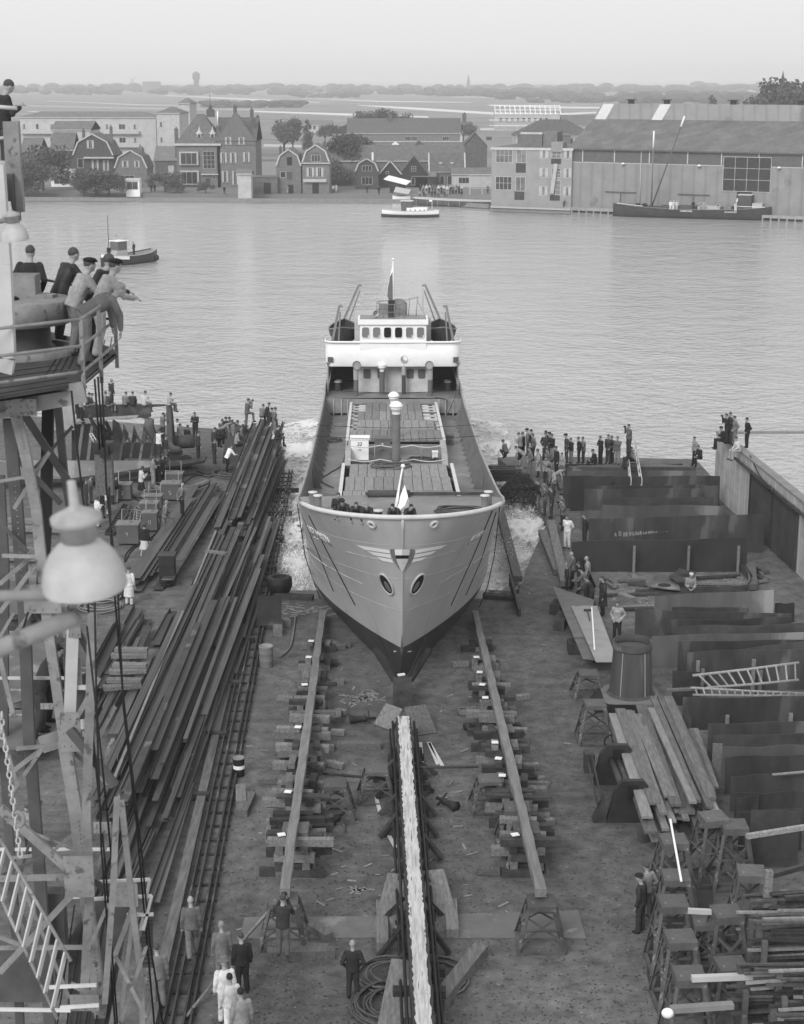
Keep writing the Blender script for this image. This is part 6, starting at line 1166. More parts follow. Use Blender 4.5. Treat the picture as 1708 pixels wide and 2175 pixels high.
# shingle shed slope with paler stacks behind the crane (far left, low)
for i in range(7):
 py = 1120 + i * 62; m = MB(); a, b = g(-20, py, .3), g(150 - i * 3, py + 6, .3); m.bar(a, b, .35, .25); m.bar(a + V(0, .5, .3), b + V(0, .5, .3), .3, .22); solo('bearer_stack', m, M_wood, '%s row of bearers behind the crane tower, counted from the top' % ORD[i], 'timber', 'rows of bearers behind the crane')
for i, q in enumerate((((0, 1350), (120, 1330), (150, 1450), (20, 1500)), ((0, 1520), (130, 1500), (110, 1580), (0, 1600)), ((-10, 1240), (110, 1235), (115, 1300), (-10, 1310)))): m = MB(); m.prism([g(x, y, .8 + .1 * i) for x, y in reversed(q)], (0, 0, .05)); solo('pale_plate', m, M_plate2, '%s pale plate lying behind the crane tower' % ORD[i], 'plate', 'pale plates behind the crane')
# ---------------- right side of the yard: upright plates in racks
def plate(xa, ya, xb, yb, Y, lab, m_=None, lean=.0, bot=0.0, th=.02, dY=0.0, rack=True):
 a = gy(xa, ya, Y); b = gy(xb, yb, Y + dY); m = MB(); off = V(0, -lean, 0)
 q = random.Random(int(xa * 7 + ya)); k1, k2 = q.uniform(.5, 3), q.uniform(0, 6); am = q.uniform(.01, .07)
 def pt(u, w, t_): z = bot + (a.z + (b.z - a.z) * u - bot) * w; return V(a.x + (b.x - a.x) * u, a.y + (b.y - a.y) * u - lean * (1 - w) + am * math.sin(k1 * PI * u + k2) * (.4 + w) + t_, z + (.02 * math.sin(9 * u + k2) * w))
 m.sheet([[pt(i / 14, w, 0) for i in range(15)] for w in (0, .5, 1)], False); m.sheet([[pt(i / 14, w, th) for i in range(15)] for w in (1, .5, 0)], False); m.sheet([[pt(i / 14, 1, 0) for i in range(15)], [pt(i / 14, 1, th) for i in range(15)]], False); m.sheet([[pt(u, 0, 0), pt(u, 1, 0)] for u in (0,)] + [[pt(0, 0, th), pt(0, 1, th)]], False); o = solo('steel_plate', m, m_ or M_plate, lab, 'steel plate', 'steel plates stacked upright on the right'); return o
Q = lambda x, y: (1018.9 + .4035 * x, 864.5 + .4035 * y)
m = MB(); a = g(1206, 987, 1.0); b = g(1460, 987, 1.0)
for i in range(5): m.bar(a + V(i * .6, i * .25 - .6, -.03 * i), b + V(-i * .3, i * .25 - .6, -.03 * i), .22, .08)
solo('walkway_boards', m, M_wood, 'narrow boards the onlookers stand on behind the plates', 'boards')
pl = [((1200, 985, 1450, 985), 102.6, 'farthest upright plate below the row of standing onlookers', M_plate, 0), ((1205, 993, 1479, 992), 100, 'second farthest upright plate running under the gangway foot', M_rust, 0), ((1205, 1001, 1479, 1000), 98.4, 'plate with a paler band just behind the tallest left plate', M_plate2, 0),
 ((1196.5, 1011, 1530, 1011), 95, 'tall dark plate whose left end reaches down to the dirt', M_plate, 0), ((1212, 1010.5, 1300, 1011), 94.4, 'squarish dark plate at the left end leaning on the tall one', M_plate, 0), ((1261, 1032, 1485, 1030), 93.4, 'narrow plate edge just above the fourth long plate', M_plate, 0), ((1241.6, 1040, 1490, 1037), 92.5, 'long plate below the gangway foot', M_plate, 0), ((1488, 1032, 1526, 1032), 93, 'short weathered plate at the right behind the long ones', M_plate2, 0), ((1282, 1057.5, 1515, 1056), 91, 'plate with a pale scuffed upper strip', M_rust, 0),
 ((1281, 1074, 1536, 1074), 89.6, 'pale grey upright plate in the middle of the back rack', M_plate2, 0), ((1233, 1086, 1285, 1083), 90, 'small pale plate beside the man leaning at the rack', M_plate2, 0), ((1251, 1101.7, 1624, 1091), 85.6, 'very long plate with pale chalked patches', M_plate, 0), ((1214.6, 1151, 1588.6, 1141.7), 82, 'darkest long plate nearest to the slotted floor pieces', mat('black_plate', .022, .45, .5, .6), 0)]
for (xa, ya, xb, yb), Y, lab, m_, l_ in pl: plate(xa, ya, xb, yb, Y, lab, m_, .12)
t = MB(); r = random.Random(8)
a, b = gy(1305, 1127, 85.55), gy(1505, 1124, 85.55)
for i in range(34): x = a.x + (b.x - a.x) * (i + r.random() * .6) / 34; z = a.z - r.uniform(0, .1); t.add([(x, 85.53, z), (x + r.uniform(.06, .16), 85.53, z - .02), (x + r.uniform(.06, .14), 85.53, z - r.uniform(.2, .36)), (x, 85.53, z - r.uniform(.15, .36))], [(0, 1, 2, 3)])
o = link('chalk_patch', t.mesh('chalk_patch', Vector((0, 0, 0))), GREY(.2)); pp = [q for q in COL.objects if q.get('label', '').startswith('very long plate')][0]; o.parent = pp; o.location = -pp.location
for px in (1346, 1461.5, 1567): c = g(px, 1222, 0); m = MB(); m.box(c + V(0, .1, .75), (.12, .12, 1.5)); m.box(c + V(0, -.3, .04), (.3, .9, .08)); solo('rack_post', m, M_wood, 'post propping the darkest plate, %s' % {1346: 'left', 1461.5: 'middle', 1567: 'right'}[px], 'post', 'posts in front of the darkest plate')
m = MB(); m.prism([g(1240, 1185, .6), g(1238, 1184, 1.5), g(1266, 1245, 1.0), g(1262, 1250, .1), g(1232, 1225, .1)], (.02, 0, 0)); solo('slanted_plate', m, M_steel, 'triangular plate leaning behind the heads at the plate table', 'plate')
QC = lambda x, y: (1214 + .2892 * x, 1204.2 + .2892 * y)
pl2 = [((610, 205, 1490, 175), 73.4, 'pale streaked plate standing right of the man with the white cap', M_plate2), ((1495, 268, 1640, 265), 73.8, 'short dark plate at the right end of the pale streaked one', M_steel), ((740, 300, 1300, 300), 72.4, 'narrow dark plate edge with a chalk scribble', M_plate), ((470, 310, 1620, 345), 70.6, 'broad dark plate beside the man in the checked jacket', M_plate), ((715, 395, 1620, 370), 69.6, 'plate behind the one with a bright upper edge', M_plate), ((750, 440, 1740, 415), 68.7, 'plate with a bright scraped upper edge', M_rust), ((590, 505, 1760, 480), 67.7, 'streaked paler plate just right of the big drum', M_plate2), ((785, 550, 1760, 530), 66.4, 'dark plate with a bowed pale sheet behind', M_plate), ((1150, 612, 1760, 545), 65.8, 'pale bowed sheet rising toward the right edge', M_plate2), ((850, 625, 1760, 598), 65.0, 'long plate behind the two wooden ladders', M_plate), ((745, 770, 950, 765), 63.2, 'small dark plate left of the ladders', M_steel),
 ((820, 965, 1760, 943), 60.6, 'tall blue-grey plate below the ladders with vertical streaks', M_plate), ((1005, 1155, 1760, 1128), 57.6, 'upright plate at the top of the lower rack', M_plate), ((1040, 1240, 1760, 1220), 56.5, 'plate with faint chalked letters along its edge', M_rust), ((1110, 1325, 1760, 1308), 55.4, 'narrow paler plate in the lower rack', M_plate2), ((1130, 1395, 1760, 1378), 54.6, 'dark plate below the narrow paler one', M_plate), ((1170, 1535, 1760, 1520), 53.2, 'plate with a light upper strip in the lower rack', M_plate), ((1200, 1665, 1760, 1645), 51.8, 'nearest plate above the bar racks', M_plate), ((1215, 1690, 1380, 1680), 51.5, 'small square plate leaning in the lower rack', M_steel), ((1230, 1790, 1700, 1780), 50.2, 'lowest plate standing behind the trestles', M_plate)]
for (xa, ya, xb, yb), Y, lab, m_ in pl2: plate(*QC(xa, ya), *QC(xb, yb), Y, lab, m_, .1)
plate(1596, 1723, 1699, 1720, 49.0, 'rectangular plate standing behind the first bar rack', M_rust, .1)
for x, y0, y1 in ((930, 690, 790), (965, 750, 880), (1340, 680, 760), (1145, 1090, 1150), (1612, 1075, 1130), (1390, 760, 900)): c = gy(*QC(x, y0), 64.4 if y0 < 900 else 60.2); m = MB(); m.box(V(c.x, c.y, c.z / 2), (.14, .12, c.z)); solo('rack_post', m, M_wood, 'rack post showing above the plates at %s' % {930: 'the left end of the long ladder', 965: 'the foot of the upper ladder rail', 1340: 'the middle of the long plate', 1145: 'the left of the lower rack', 1612: 'the right of the lower rack', 1390: 'the ladder centre'}[x], 'post')
c = gy(*QC(1070, 1290), 56.3); m = MB(); m.box(V(c.x, c.y - .1, c.z / 2), (.34, .05, c.z)); solo('upright_board', m, M_wood, 'single broad upright board in front of the lower rack', 'board')
m = MB(); m.bar(gy(*QC(1475, 1525), 52.8), gy(*QC(1760, 1500), 53), .08, .05); solo('pale_lath', m, M_woodl, 'pale painted lath on the lower rack at the right edge', 'lath')
# ladders
def ladder(a0, a1, b0, b1, n, lab, rr=.05):
 t = thing('wooden_ladder', lab, 'ladder', a0 * 1);
 for p, q in ((a0, a1), (b0, b1)): m = MB(); m.tube([p, (p + q) / 2 + V(0, 0, -.02), q], rr, 7); part('side_rail', m, M_woodl, t)
 for i in range(n): k = (i + .6) / n; m = MB(); m.bar(a0 + (a1 - a0) * k, b0 + (b1 - b0) * k, .06, .05); part('rung', m, M_woodl, t)
ladder(gy(*QC(890, 798), 62.6), gy(*QC(1670, 703), 62.8), gy(*QC(990, 888), 61.9), gy(*QC(1670, 830), 62.0), 11, 'wide wooden ladder lying on edge across the rack posts', .055)
ladder(gy(*QC(875, 887), 61.5), gy(*QC(1730, 930), 61.8), gy(*QC(890, 940), 60.9), gy(*QC(1730, 945), 61.0), 15, 'long pale wooden ladder lying flat below the first', .05)
m = MB(); m.bar(gy(*QC(695, 905), 61.6), gy(*QC(900, 895), 61.6), .18, .08); solo('board', m, M_wood, 'short board at the left end of the flat ladder', 'board')
# gangway
t = thing('gangway', 'narrow white-railed gangway sloping down from the onlookers to the plates', 'gangway', g(1352, 1042, 1.9)); A = [g(1336, 960, 3.2), g(1352, 954, 3.3)]; B = [gy(1340, 1042, 94), gy(1363, 1042, 94)]; A = [gy(1331, 958, 103), gy(1349, 956, 103)]
for a, b in zip(A, B): m = MB(); m.bar(a, b, .08, .16); m.tube([a + V(0, 0, .55), b + V(0, 0, .65)], .03, 5); [m.tube([a + (b - a) * k + V(0, 0, 0), a + (b - a) * k + V(0, 0, .57 + .08 * k)], .025, 5) for k in (0, .2, .4, .6, .8, 1)]; part('side_rail', m, M_cream, t)
for i in range(22): k = i / 21; m = MB(); m.bar(A[0] + (B[0] - A[0]) * k, A[1] + (B[1] - A[1]) * k, .14, .03); part('tread', m, M_woodd, t)
# brick wall with the sliding steel doors
W0, W1 = V(18.7, 98.5, 0), V(23.1, 35, 0); m = MB(); m.prism([W0, W1, W1 + V(.35, 0, 0), W0 + V(.35, 0, 0)], (0, 0, 3.75)); M_wb = pattern(mat('pale_wall_brick', .33, .9, .22, .6), 'brick', 3.2, .22, 'YZ'); wt = thing('boundary_wall', 'long pale brick wall ending at the water, boys sitting on top', 'wall', W0); part('wall', m, M_wb, wt); m = MB(); m.prism([W0 + V(-.06, 0, 3.75), W1 + V(-.06, 0, 3.75), W1 + V(.42, 0, 3.75), W0 + V(.42, 0, 3.75)], (0, 0, .1)); part('coping', m, GREY(.2), wt)
dW = (W1 - W0) / (W1 - W0).length
def wallp(k, z, o=-.12): return W0 + dW * k + V(o, 0, z)
t = thing('sliding_doors', 'pair of tall dark steel doors hanging on the brick wall', 'doors', wallp(8.6, 0));
for k0, k1 in ((8.2, 12.4), (12.5, 16.8)): m = MB(); m.prism([wallp(k0, .1), wallp(k1, .1), wallp(k1, 3.1), wallp(k0, 3.1)], (.06, 0, 0)); m2 = part('door_leaf', m, mat('door_steel', .045, .6, .4, .8), t); k = MB(); k.bar(wallp(k0 + .1, 3.0, -.16), wallp(k1 - .1, 3.0, -.16), .05, .1); k.bar(wallp(k0 + .05, .1, -.16), wallp(k0 + .05, 3.1, -.16), .08, .06); part('edge_bar', k, M_steel, m2)
m = MB(); m.bar(wallp(5.0, 3.3, -.2), wallp(18.2, 3.3, -.2), .1, .14); part('track_rail', m, M_rust, t)
for k in (8.6, 12.2, 12.9, 16.4): m = MB(); m.lathe(wallp(k, 3.28, -.24), [(.001, -.05), (.16, -.05), (.16, .05), (.001, .05)], 12, axis=(1, 0, 0)); part('hanger_wheel', m, M_steel, t)
m = MB(); cable(m, [wallp(7, 3.9, .1), wallp(10, 3.5, -.2), wallp(12, 3.3, -.2)], .03); solo('wall_cable', m, M_black, 'thin cable hanging over the brick wall to the door rail', 'cable')
m = MB(); a = gy(1590, 948, 99); m.bar(V(19.2, 98.6, 3.72), V(40, 99, 3.72), .35, .12); solo('wall_top_beam', m, GREY(.2), 'thin beam running right from the end of the brick wall', 'beam')
# chains, section pile
t = MB(); r = random.Random(17); base = g(1112, 1072, 0); pts = []
M_chain = mat('chain_iron', .03, .6, .5, 6)
for i in range(560):
 a = r.uniform(0, 2 * PI); q = math.sqrt(r.random()); c = base + V(q * math.cos(a) * 1.15, 2.6 + q * math.sin(a) * 2.4, max(.05, (1 - q ** 1.6) * 1.3 * r.uniform(.55, 1))); d = Vector((r.gauss(0, 1), r.gauss(0, 1), r.gauss(0, .5))).normalized(); e = d.orthogonal().normalized()
 t.tube([c + d * .16 * math.cos(k * PI / 4) + e * .08 * math.sin(k * PI / 4) for k in range(8)], .035, 4, closed=True)
o = solo('chain_heap', t, M_chain, 'heap of dark chain piled at the water edge below the onlookers', 'chain')
for i in range(9): m = MB(); c = g(1078 + (i % 3) * 4, 1010, .35 + .2 * (i // 3)); c = V(c.x, 101 + (i % 3) * .5, .3 + .25 * (i // 3)); m.bar(c + V(-1.4 + .2 * i % .5, 0, 0), c + V(1.3 - .12 * i, .1, 0), .3, .22); solo('steel_block', m, M_steel, '%s girder offcut in the dark pile beside the slipway corner, from the bottom' % ORD[i], 'steel', 'dark girder offcuts by the slipway')
# plate table with tools
QB = lambda x, y: (864.5 + .3254 * x, 1265.9 + .3254 * y)
t = thing('plate_table', 'low table of pale steel plates laid on wooden blocks, hammer and lath on top', 'plate table', g(1240, 1340, 0)); z = .75
m = MB(); m.prism([g(1174, 1246, z), g(1262, 1275, z), g(1252, 1355, z), g(1219, 1355, z)][::-1], (0, 0, .03)); part('plate', m, GREY(.13), t)
m = MB(); m.prism([g(1213, 1288, z + .05), g(1268, 1288, z + .05), g(1312, 1407, z + .05), g(1266, 1407, z + .05)][::-1], (0, 0, .03)); part('plate', m, mat('pale_plate', .23, .5, .25, .6, spots=(.15, 1.5, .6)), t)
m = MB(); m.prism([g(1219, 1355, z - .05), g(1252, 1352, z - .05), g(1264, 1403, z - .05), g(1238, 1400, z - .05)][::-1], (0, 0, .03)); part('plate', m, GREY(.12), t)
for px, py in ((1195, 1300), (1215, 1340), (1240, 1385), (1262, 1402), (1300, 1404)): m = MB(); c = g(px + 6, py + 8, 0); m.box(c + V(.1, .5, .36), (.5, .8, .7)); part('support_block', m, M_woodd, t)
m = MB(); m.bar(g(1257, 1290, z + .12), g(1263, 1380, z + .12), .06, .03); solo('white_lath', m, M_white, 'thin white lath lying on the plate table', 'lath'); m = MB(); a = g(1248, 1296, z + .12); m.bar(a, g(1253, 1318, z + .12), .04); m.box(a, (.32, .1, .09)); solo('hammer', m, M_woodd, 'hammer lying on the plate table', 'hammer')
for px, py, L, rz, lab in ((1183, 1300, 1.0, -.3, 'dark block beside the upper end of the plate table'), (1192, 1330, 1.5, -.25, 'long dark block beside the plate table'), (1218, 1385, .8, 0, 'pair of small blocks at the lower end of the plate table')): block(px, py, L, .5, .5, rz, lab, M_woodd)
# floor pieces with holes, curved frame
m = MB(); q = [QC(540, 135), QC(640, 60), QC(700, 60), QC(790, 140), QC(800, 175), QC(690, 165), QC(600, 150)]; m.prism([g(x, y, .35) for x, y in reversed(q)], (0, 0, .04)); t = solo('floor_plate', m, M_plate2, 'pale ship floor plate with a round hole lying beside the man in the cap', 'plate'); h = MB(); h.lathe(g(*QC(683, 133), .4), [(.001, 0), (.32, 0)], 18); ho = link('hole', h.mesh('hole', Vector()), M_black, t); ho.location = -t.location
m = MB(); q = [QC(715, 75), QC(790, 15), QC(915, 40), QC(880, 110), QC(780, 120)]; m.prism([g(x, y, .5) for x, y in reversed(q)], (0, 0, .04)); t = solo('floor_plate', m, M_rust, 'darker ship floor plate with an oval hole lying behind the pale one', 'plate'); h = MB(); h.lathe(g(*QC(838, 62), .55), [(.001, 0), (.3, 0)], 18); ho = link('hole', h.mesh('hole', Vector()), M_black, t); ho.location = -t.location
m = MB(); pp = [QC(800, 180), QC(1000, 172), QC(1180, 172), QC(1280, 160), QC(1310, 110), QC(1290, 50), QC(1240, 0)]
for a, b in zip(pp, pp[1:]): m.bar(g(*a, .35), g(*b, .35), .06, .4)
solo('bent_angle_bar', m, M_rust, 'curved angle frame lying around the floor pieces', 'frame'); m = MB(); m.prism([g(*QC(x, y), .1) for x, y in ((1260, 0), (1345, 0), (1365, 165), (1290, 175), (1330, 110))][::-1], (0, 0, .3)); solo('rounded_plate', m, GREY(.1), 'rounded plate at the right end of the curved frame', 'plate')
for i, (x0, y0, x1, y1) in enumerate(((340, 100, 540, 95), (410, 120, 560, 130), (470, 170, 800, 185), (920, 120, 1215, 125), (920, 80, 1240, 60), (240, 205, 800, 190), (355, 297, 610, 287), (360, 305, 600, 300), (250, 90, 330, 140), (260, 110, 320, 150), (1350, 25, 1450, 35), (1350, 60, 1440, 90), (1370, 110, 1440, 100), (1360, 5, 1400, 60))): m = MB(); m.bar(g(*QC(x0, y0), .12), g(*QC(x1, y1), .12), .2, .1); solo('loose_bar', m, M_wood if i % 3 == 0 else M_rust, '%s loose bar among the scrap around the floor pieces, from the left group' % ORD[i], 'bar', 'loose bars around the floor pieces')
block(*QC(405, 250), 1.0, .35, .3, .5, 'small timber block on the dirt above the man in the checked jacket')
# big drum-shaped steel section on its flanged base
c = g(1340, 1466, .7); c.z = 0; t = thing('steel_funnel', 'big round steel funnel section standing on a flared base', 'funnel', c); m = MB(); m.lathe(c, [(.86, .65), (.84, .8), (.74, 2.45)], 40); o = part('shell', m, mat('funnel_steel', .07, .5, .35, .6, stretch=(2, 2, .3), spots=(.12, .7, .6)), t); m = MB(); m.lathe(c, [(.76, 2.45), (.79, 2.48), (.79, 2.5), (.76, 2.52), (.76, 2.78), (.74, 2.78), (.74, 2.5)], 40); part('rim', m, M_rust, t); m = MB(); m.lathe(c, [(.001, 2.46), (.74, 2.46)], 40); part('top_plate', m, GREY(.085), t); m = MB(); m.lathe(c + V(.1, -.1, 2.47), [(.05, 0), (.05, .08), (.001, .08)], 8); part('fitting', m, M_black, t)
for a in (-2.2, -1.0): m = MB(); m.bar(c + V(.86 * math.cos(a), .86 * math.sin(a), .68), c + V(.755 * math.cos(a), .755 * math.sin(a), 2.44), .03, .02); part('weld_seam', m, GREY(.3), t)
m = MB(); G = []
for rr_, z in ((.86, .68), (.95, .58), (1.12, .52)): G.append([c + V(rr_ * math.cos(k * PI / 16) * (1.0 if rr_ < 1 else min(1.3, 1 / max(abs(math.cos(k * PI / 16)), abs(math.sin(k * PI / 16))))), rr_ * math.sin(k * PI / 16) * (1.0 if rr_ < 1 else min(1.3, 1 / max(abs(math.cos(k * PI / 16)), abs(math.sin(k * PI / 16))))), z) for k in range(33)])
m.sheet(G); m.sheet([list(reversed(q)) for q in G]); part('flared_base', m, GREY(.14), t); m = MB(); m.prism([c + V(-1.12, -1.1, .5), c + V(1.12, -1.1, .5), c + V(.95, -.9, 0), c + V(-.95, -.9, 0)], (0, .05, 0)); m.prism([c + V(-1.12, -1.1, .52), c + V(-1.12, 1.1, .52), c + V(-1.5, .9, .05), c + V(-1.5, -.7, .05)], (.04, 0, 0)); part('skirt_plate', m, M_steel, t)
# plank pile
PC = [g(1296, 1512, 1.1), g(1424, 1476, 1.1), g(1535, 1722, 1.2), g(1380, 1748, 1.2)]; r = random.Random(12)
def pq(u, v, z): a = PC[0] + (PC[1] - PC[0]) * u; b = PC[3] + (PC[2] - PC[3]) * u; p = a + (b - a) * v; return V(p.x, p.y, z)
for i in range(34):
 lay = 3 if i < 9 else 2 if i < 20 else (1 if i < 28 else 0); u = ((i * .113 + .03) % 1.0) if lay == 3 else r.random(); v0 = r.uniform(-.02, .12) if lay else r.uniform(0, .06); v1 = r.uniform(.82, 1.02); w = r.uniform(.22, .42); z = .35 + lay * .3 + r.uniform(-.05, .05)
 a, b = pq(u, v0, z), pq(min(1, max(0, u + r.uniform(-.06, .06))), v1, z); m = rough_beam(a, b, w, .09, i, 10, .008)
 solo('plank', m, M_wood if i % 5 else M_woodl, '%s %s plank in the %s layer of the plank pile, %s' % (['grey', 'stained', 'split'][i % 3], 'broad' if w > .32 else 'narrow', ['bottom', 'second', 'third', 'top'][lay], ['left edge', 'left half', 'middle', 'right half', 'right edge'][min(4, int(u * 5))]), 'plank', 'planks in the big pile')
for k, v in enumerate((.12, .5, .88)): m = MB(); m.bar(pq(-.05, v, .13), pq(1.02, v, .13), .3, .26); solo('bearer_timber', m, M_woodd, '%s bearer under the plank pile' % ['upper', 'middle', 'lower'][k], 'timber')
for k, (x0, y0, x1, y1) in enumerate(((865, 1195, 1020, 1640), (900, 1190, 1050, 1620))): m = MB(); m.bar(g(*QC(x0, y0), .7), g(*QC(x1, y1), .6), .3, .08); solo('plank', m, M_wood, '%s of the two loose planks leaning right of the pile' % ['left', 'right'][k], 'plank')
# plate rolling machine
ca, cb = g(1305, 1660, 0), g(1318, 1745, 0); t = thing('bending_rolls', 'plate bending machine with three rollers between iron end frames', 'machine', ca)
def endf(c):
 m = MB(); m.prism([c + V(x, 0, z) for x, z in ((-.85, 0), (.85, 0), (.7, .7), (.62, 1.15), (.35, 1.5), (-.35, 1.5), (-.62, 1.15), (-.7, .7))], (0, .22, 0)); return m
A_, B_ = g(1310, 1668, 0), g(1342, 1748, 0);
for k, c in enumerate((A_, B_)): o = part('end_frame', endf(c), M_steel, t); m = MB(); m.box(c + V(0, -.02, 1.1), (.34, .03, .5)); m.bar(c + V(-.08, -.05, .9), c + V(-.08, -.05, 1.3), .06); part('bearing', m, M_black, o)
for k in (-.22, .02, .26): m = MB(); m.tube([B_ + V(k, .2, .95), A_ + V(k, 0, .95)], .11, 12); part('roller', m, M_rust, t)
m = MB(); m.tube([A_ + V(-.95, -.3, 1.3), B_ + V(-1.0, .2, .7)], .035, 6); m.tube([A_ + V(-1.1, -.3, 1.2), B_ + V(-1.15, .2, .6)], .035, 6); m.box(A_ + V(-1.0, 0, .9), (.35, .5, .7)); m.prism([B_ + V(-1.3, 0, 0), B_ + V(-.85, 0, 0), B_ + V(-.9, 0, .9)], (0, .5, 0)); part('control_gear', m, M_rust, t)
m = MB(); m.tube([g(1300, 1576, .4) + V(.28 * math.cos(a * PI / 8), .0, .28 * math.sin(a * PI / 8)) for a in range(16)], .03, 5, closed=True); solo('hand_wheel', m, M_black, 'small spoked hand wheel at the left edge of the plank pile', 'wheel')
# bar racks at the lower right
def rack(px, py, w, n, h, lab, seed):
 c = g(px, py, h); c.z = 0; r = random.Random(seed); t = thing('bar_rack', lab, 'rack', c, 'bar racks at the lower right')
 for k in (0, 1):
  m = MB(); m.bar(c + V(k * w, 0, 0), c + V(k * w, 0, h), .16, .16); m.bar(c + V(k * w, -.7, 0), c + V(k * w, -.7, h * .86), .14, .14); m.bar(c + V(k * w, .3, .05), c + V(k * w, -1.1, .05), .14, .1); part('post', m, M_tres, t)
 for i in range(n): z = .25 + (h - .3) * i / (n - 1); m = MB(); m.bar(c + V(-.1, .02, z), c + V(w + .1, .02, z + .02), .12, .1); part('cross_beam', m, M_tres, t)
 for i in range(n * 3): z = .33 + (h - .35) * (i // 3) / (n - 1); a = c + V(r.uniform(-.4, .3), -.1 - .16 * (i % 3), z + r.uniform(0, .06)); m = MB(); m.bar(a, a + V(w + r.uniform(.2, .9), r.uniform(-.1, .3), r.uniform(-.02, .08)), .08, .06); part('stored_bar', m, M_bar if i % 4 else M_woodl, t)
Z4g = lambda x, y: Z4(x, y)
rack(*Z4(1320, 650), 1.7, 8, 2.6, 'upper bar rack with a tall post at its corner', 1); rack(*Z4(1410, 780), 1.9, 10, 2.8, 'middle bar rack stacked with laths', 2); rack(*Z4(1280, 1120), 1.5, 8, 2.4, 'lower left bar rack behind the long flat bar', 3); rack(*Z4(1560, 620), 1.6, 8, 2.8, 'right bar rack cut by the frame edge', 4); rack(*Z4(1540, 1160), 2.2, 9, 2.4, 'lower right bar rack at the frame edge', 5); rack(*Z4(1500, 1400), 2.4, 6, 1.8, 'lowest bar rack in the bottom right corner', 6)
for x0, y0, x1, y1, z, w, lab, m_ in ((945, 1215, 1690, 1185, 2.1, .16, 'long flat bar lying across the lowest trestle', M_cream), (800, 1425, 1225, 1395, 1.9, .2, 'broad bar with a pale rounded end at the bottom edge', GREY(.2)), (1320, 250, 1760, 180, 2.2, .14, 'pale-edged angle bar poking in from the right edge', M_woodl), (1490, 515, 1760, 440, 2.3, .14, 'second angle bar poking in below the first', M_bar), (920, 755, 1080, 763, 2.0, .1, 'short white bar bridging two trestles', M_cream)): m = MB(); m.bar(g(*Z4(x0, y0), z), g(*Z4(x1, y1), z), w, .14); solo('steel_bar', m, m_, lab, 'bar')
m = MB(); m.ball(g(*Z4(782, 1450), 1.9), .13, 12, (1.2, 1, 1)); solo('bar_end_cap', m, M_white, 'white rounded cap at the end of the broad bottom bar', 'cap')
m = MB(); m.bar(g(*Z4(800, 135), 2.12), g(*Z4(875, 555), 1.9), .06, .04); solo('white_lath', m, M_white, 'long white lath resting on two trestle tops', 'lath')
m = MB(); c = g(*Z4(1460, 620), 2.8); m.box(V(c.x, c.y, 1.6), (.22, .18, 3.6)); solo('tall_post', m, M_wood, 'tall round-topped post between the bar racks', 'post')
m = MB(); m.prism([g(*Z4(x, y), .02) for x, y in ((940, 420), (1090, 600), (1090, 900), (900, 800), (700, 1400), (640, 1190), (690, 380))][::-1], (0, 0, .02)); solo('base_plate', m, M_steel, 'dark floor plate under the left column of trestles', 'plate')
# ---------------- the harbour crane in the left foreground
ZB = lambda x, y: (.2531 * x, 1296.8 + .2531 * y)
ZC = lambda x, y: (.3254 * x, 1698 + .3254 * y)
ZA = lambda x, y: (.2555 * x, 771.9 + .2555 * y)
ZP = lambda x, y: (.2025 * x, 432.3 + .2025 * y)
t = thing('crane_tower', 'riveted steel lattice crane tower with platforms at the left edge', 'crane', gy(100, 2150, 28)); CR = t; t.location = (CR.location.x, 28, 0); WL[t.name] = Vector(CR.location)
def strut(pts, w, Y, m_=None, kind='bar', nm='strut', d=None):
 P = [gy(x, y, Y if not isinstance(Y, tuple) else Y[0] + (Y[1] - Y[0]) * i / (len(pts) - 1)) for i, (x, y) in enumerate(pts)]; m = MB()
 for a, b in zip(P, P[1:]):
  if kind == 'angle': m.angle(a, b, w, .02, up=(.3, -1, .1))
  else: m.bar(a, b, w, d or w * .6, up=(0, 1, 0))
 return part(nm, m, m_ or M_crane, t)
rr = random.Random(2)
def rivets(parent, P, Y, n):                      # rows of rivet heads on a strut
 m = MB(); a, b = gy(*P[0], Y - .09), gy(*P[1], Y - .09)
 for i in range(n): m.ball(a + (b - a) * (i + .5) / n, .014, 6)
 part('rivet_row', m, M_crane, parent)
o = strut([(34, 882), (54, 961), (77, 1078), (102, 1328), (137, 1573)], .17, 27, nm='main_leg'); rivets(o, ((40, 900), (52, 955)), 27, 8); o = strut([(137, 1573), (162, 1727), (211, 2121), (222, 2230)], .22, 27, nm='main_leg'); rivets(o, ((165, 1740), (209, 2100)), 27, 40)
o = strut([(20, 890), (38, 1100), (52, 1300), (62, 1560), (88, 1900), (110, 2230)], .2, 27.6, M_craned, nm='main_leg'); rivets(o, ((30, 1000), (50, 1280)), 27.5, 22)
strut([(146, 1312), (146, 1480), (140, 1573)], .14, 27.3, nm='main_leg'); strut([(154, 1318), (150, 1440), (146, 1545)], .2, 27.0, M_cream, 'angle', 'main_leg'); strut([(195, 1300), (190, 1500), (182, 1727), (190, 1880), (178, 2110)], .15, 26.5, M_crane, 'angle', 'main_leg'); strut([(248, 1690), (240, 1880), (222, 2130)], .1, 25.8, M_crane, 'angle', 'main_leg')
strut([(258, 1700), (278, 1890), (300, 2080), (305, 2230)], .1, 26.5, nm='main_leg'); strut([(0, 1010), (10, 1200), (8, 1600), (35, 2000), (45, 2230)], .16, 29, M_craned, nm='main_leg'); strut([(103, 850), (97, 1130), (85, 1330)], .2, 29, M_black, nm='main_leg'); strut([(122, 850), (136, 1000), (152, 1100)], .13, 28.5, M_craned, nm='main_leg')
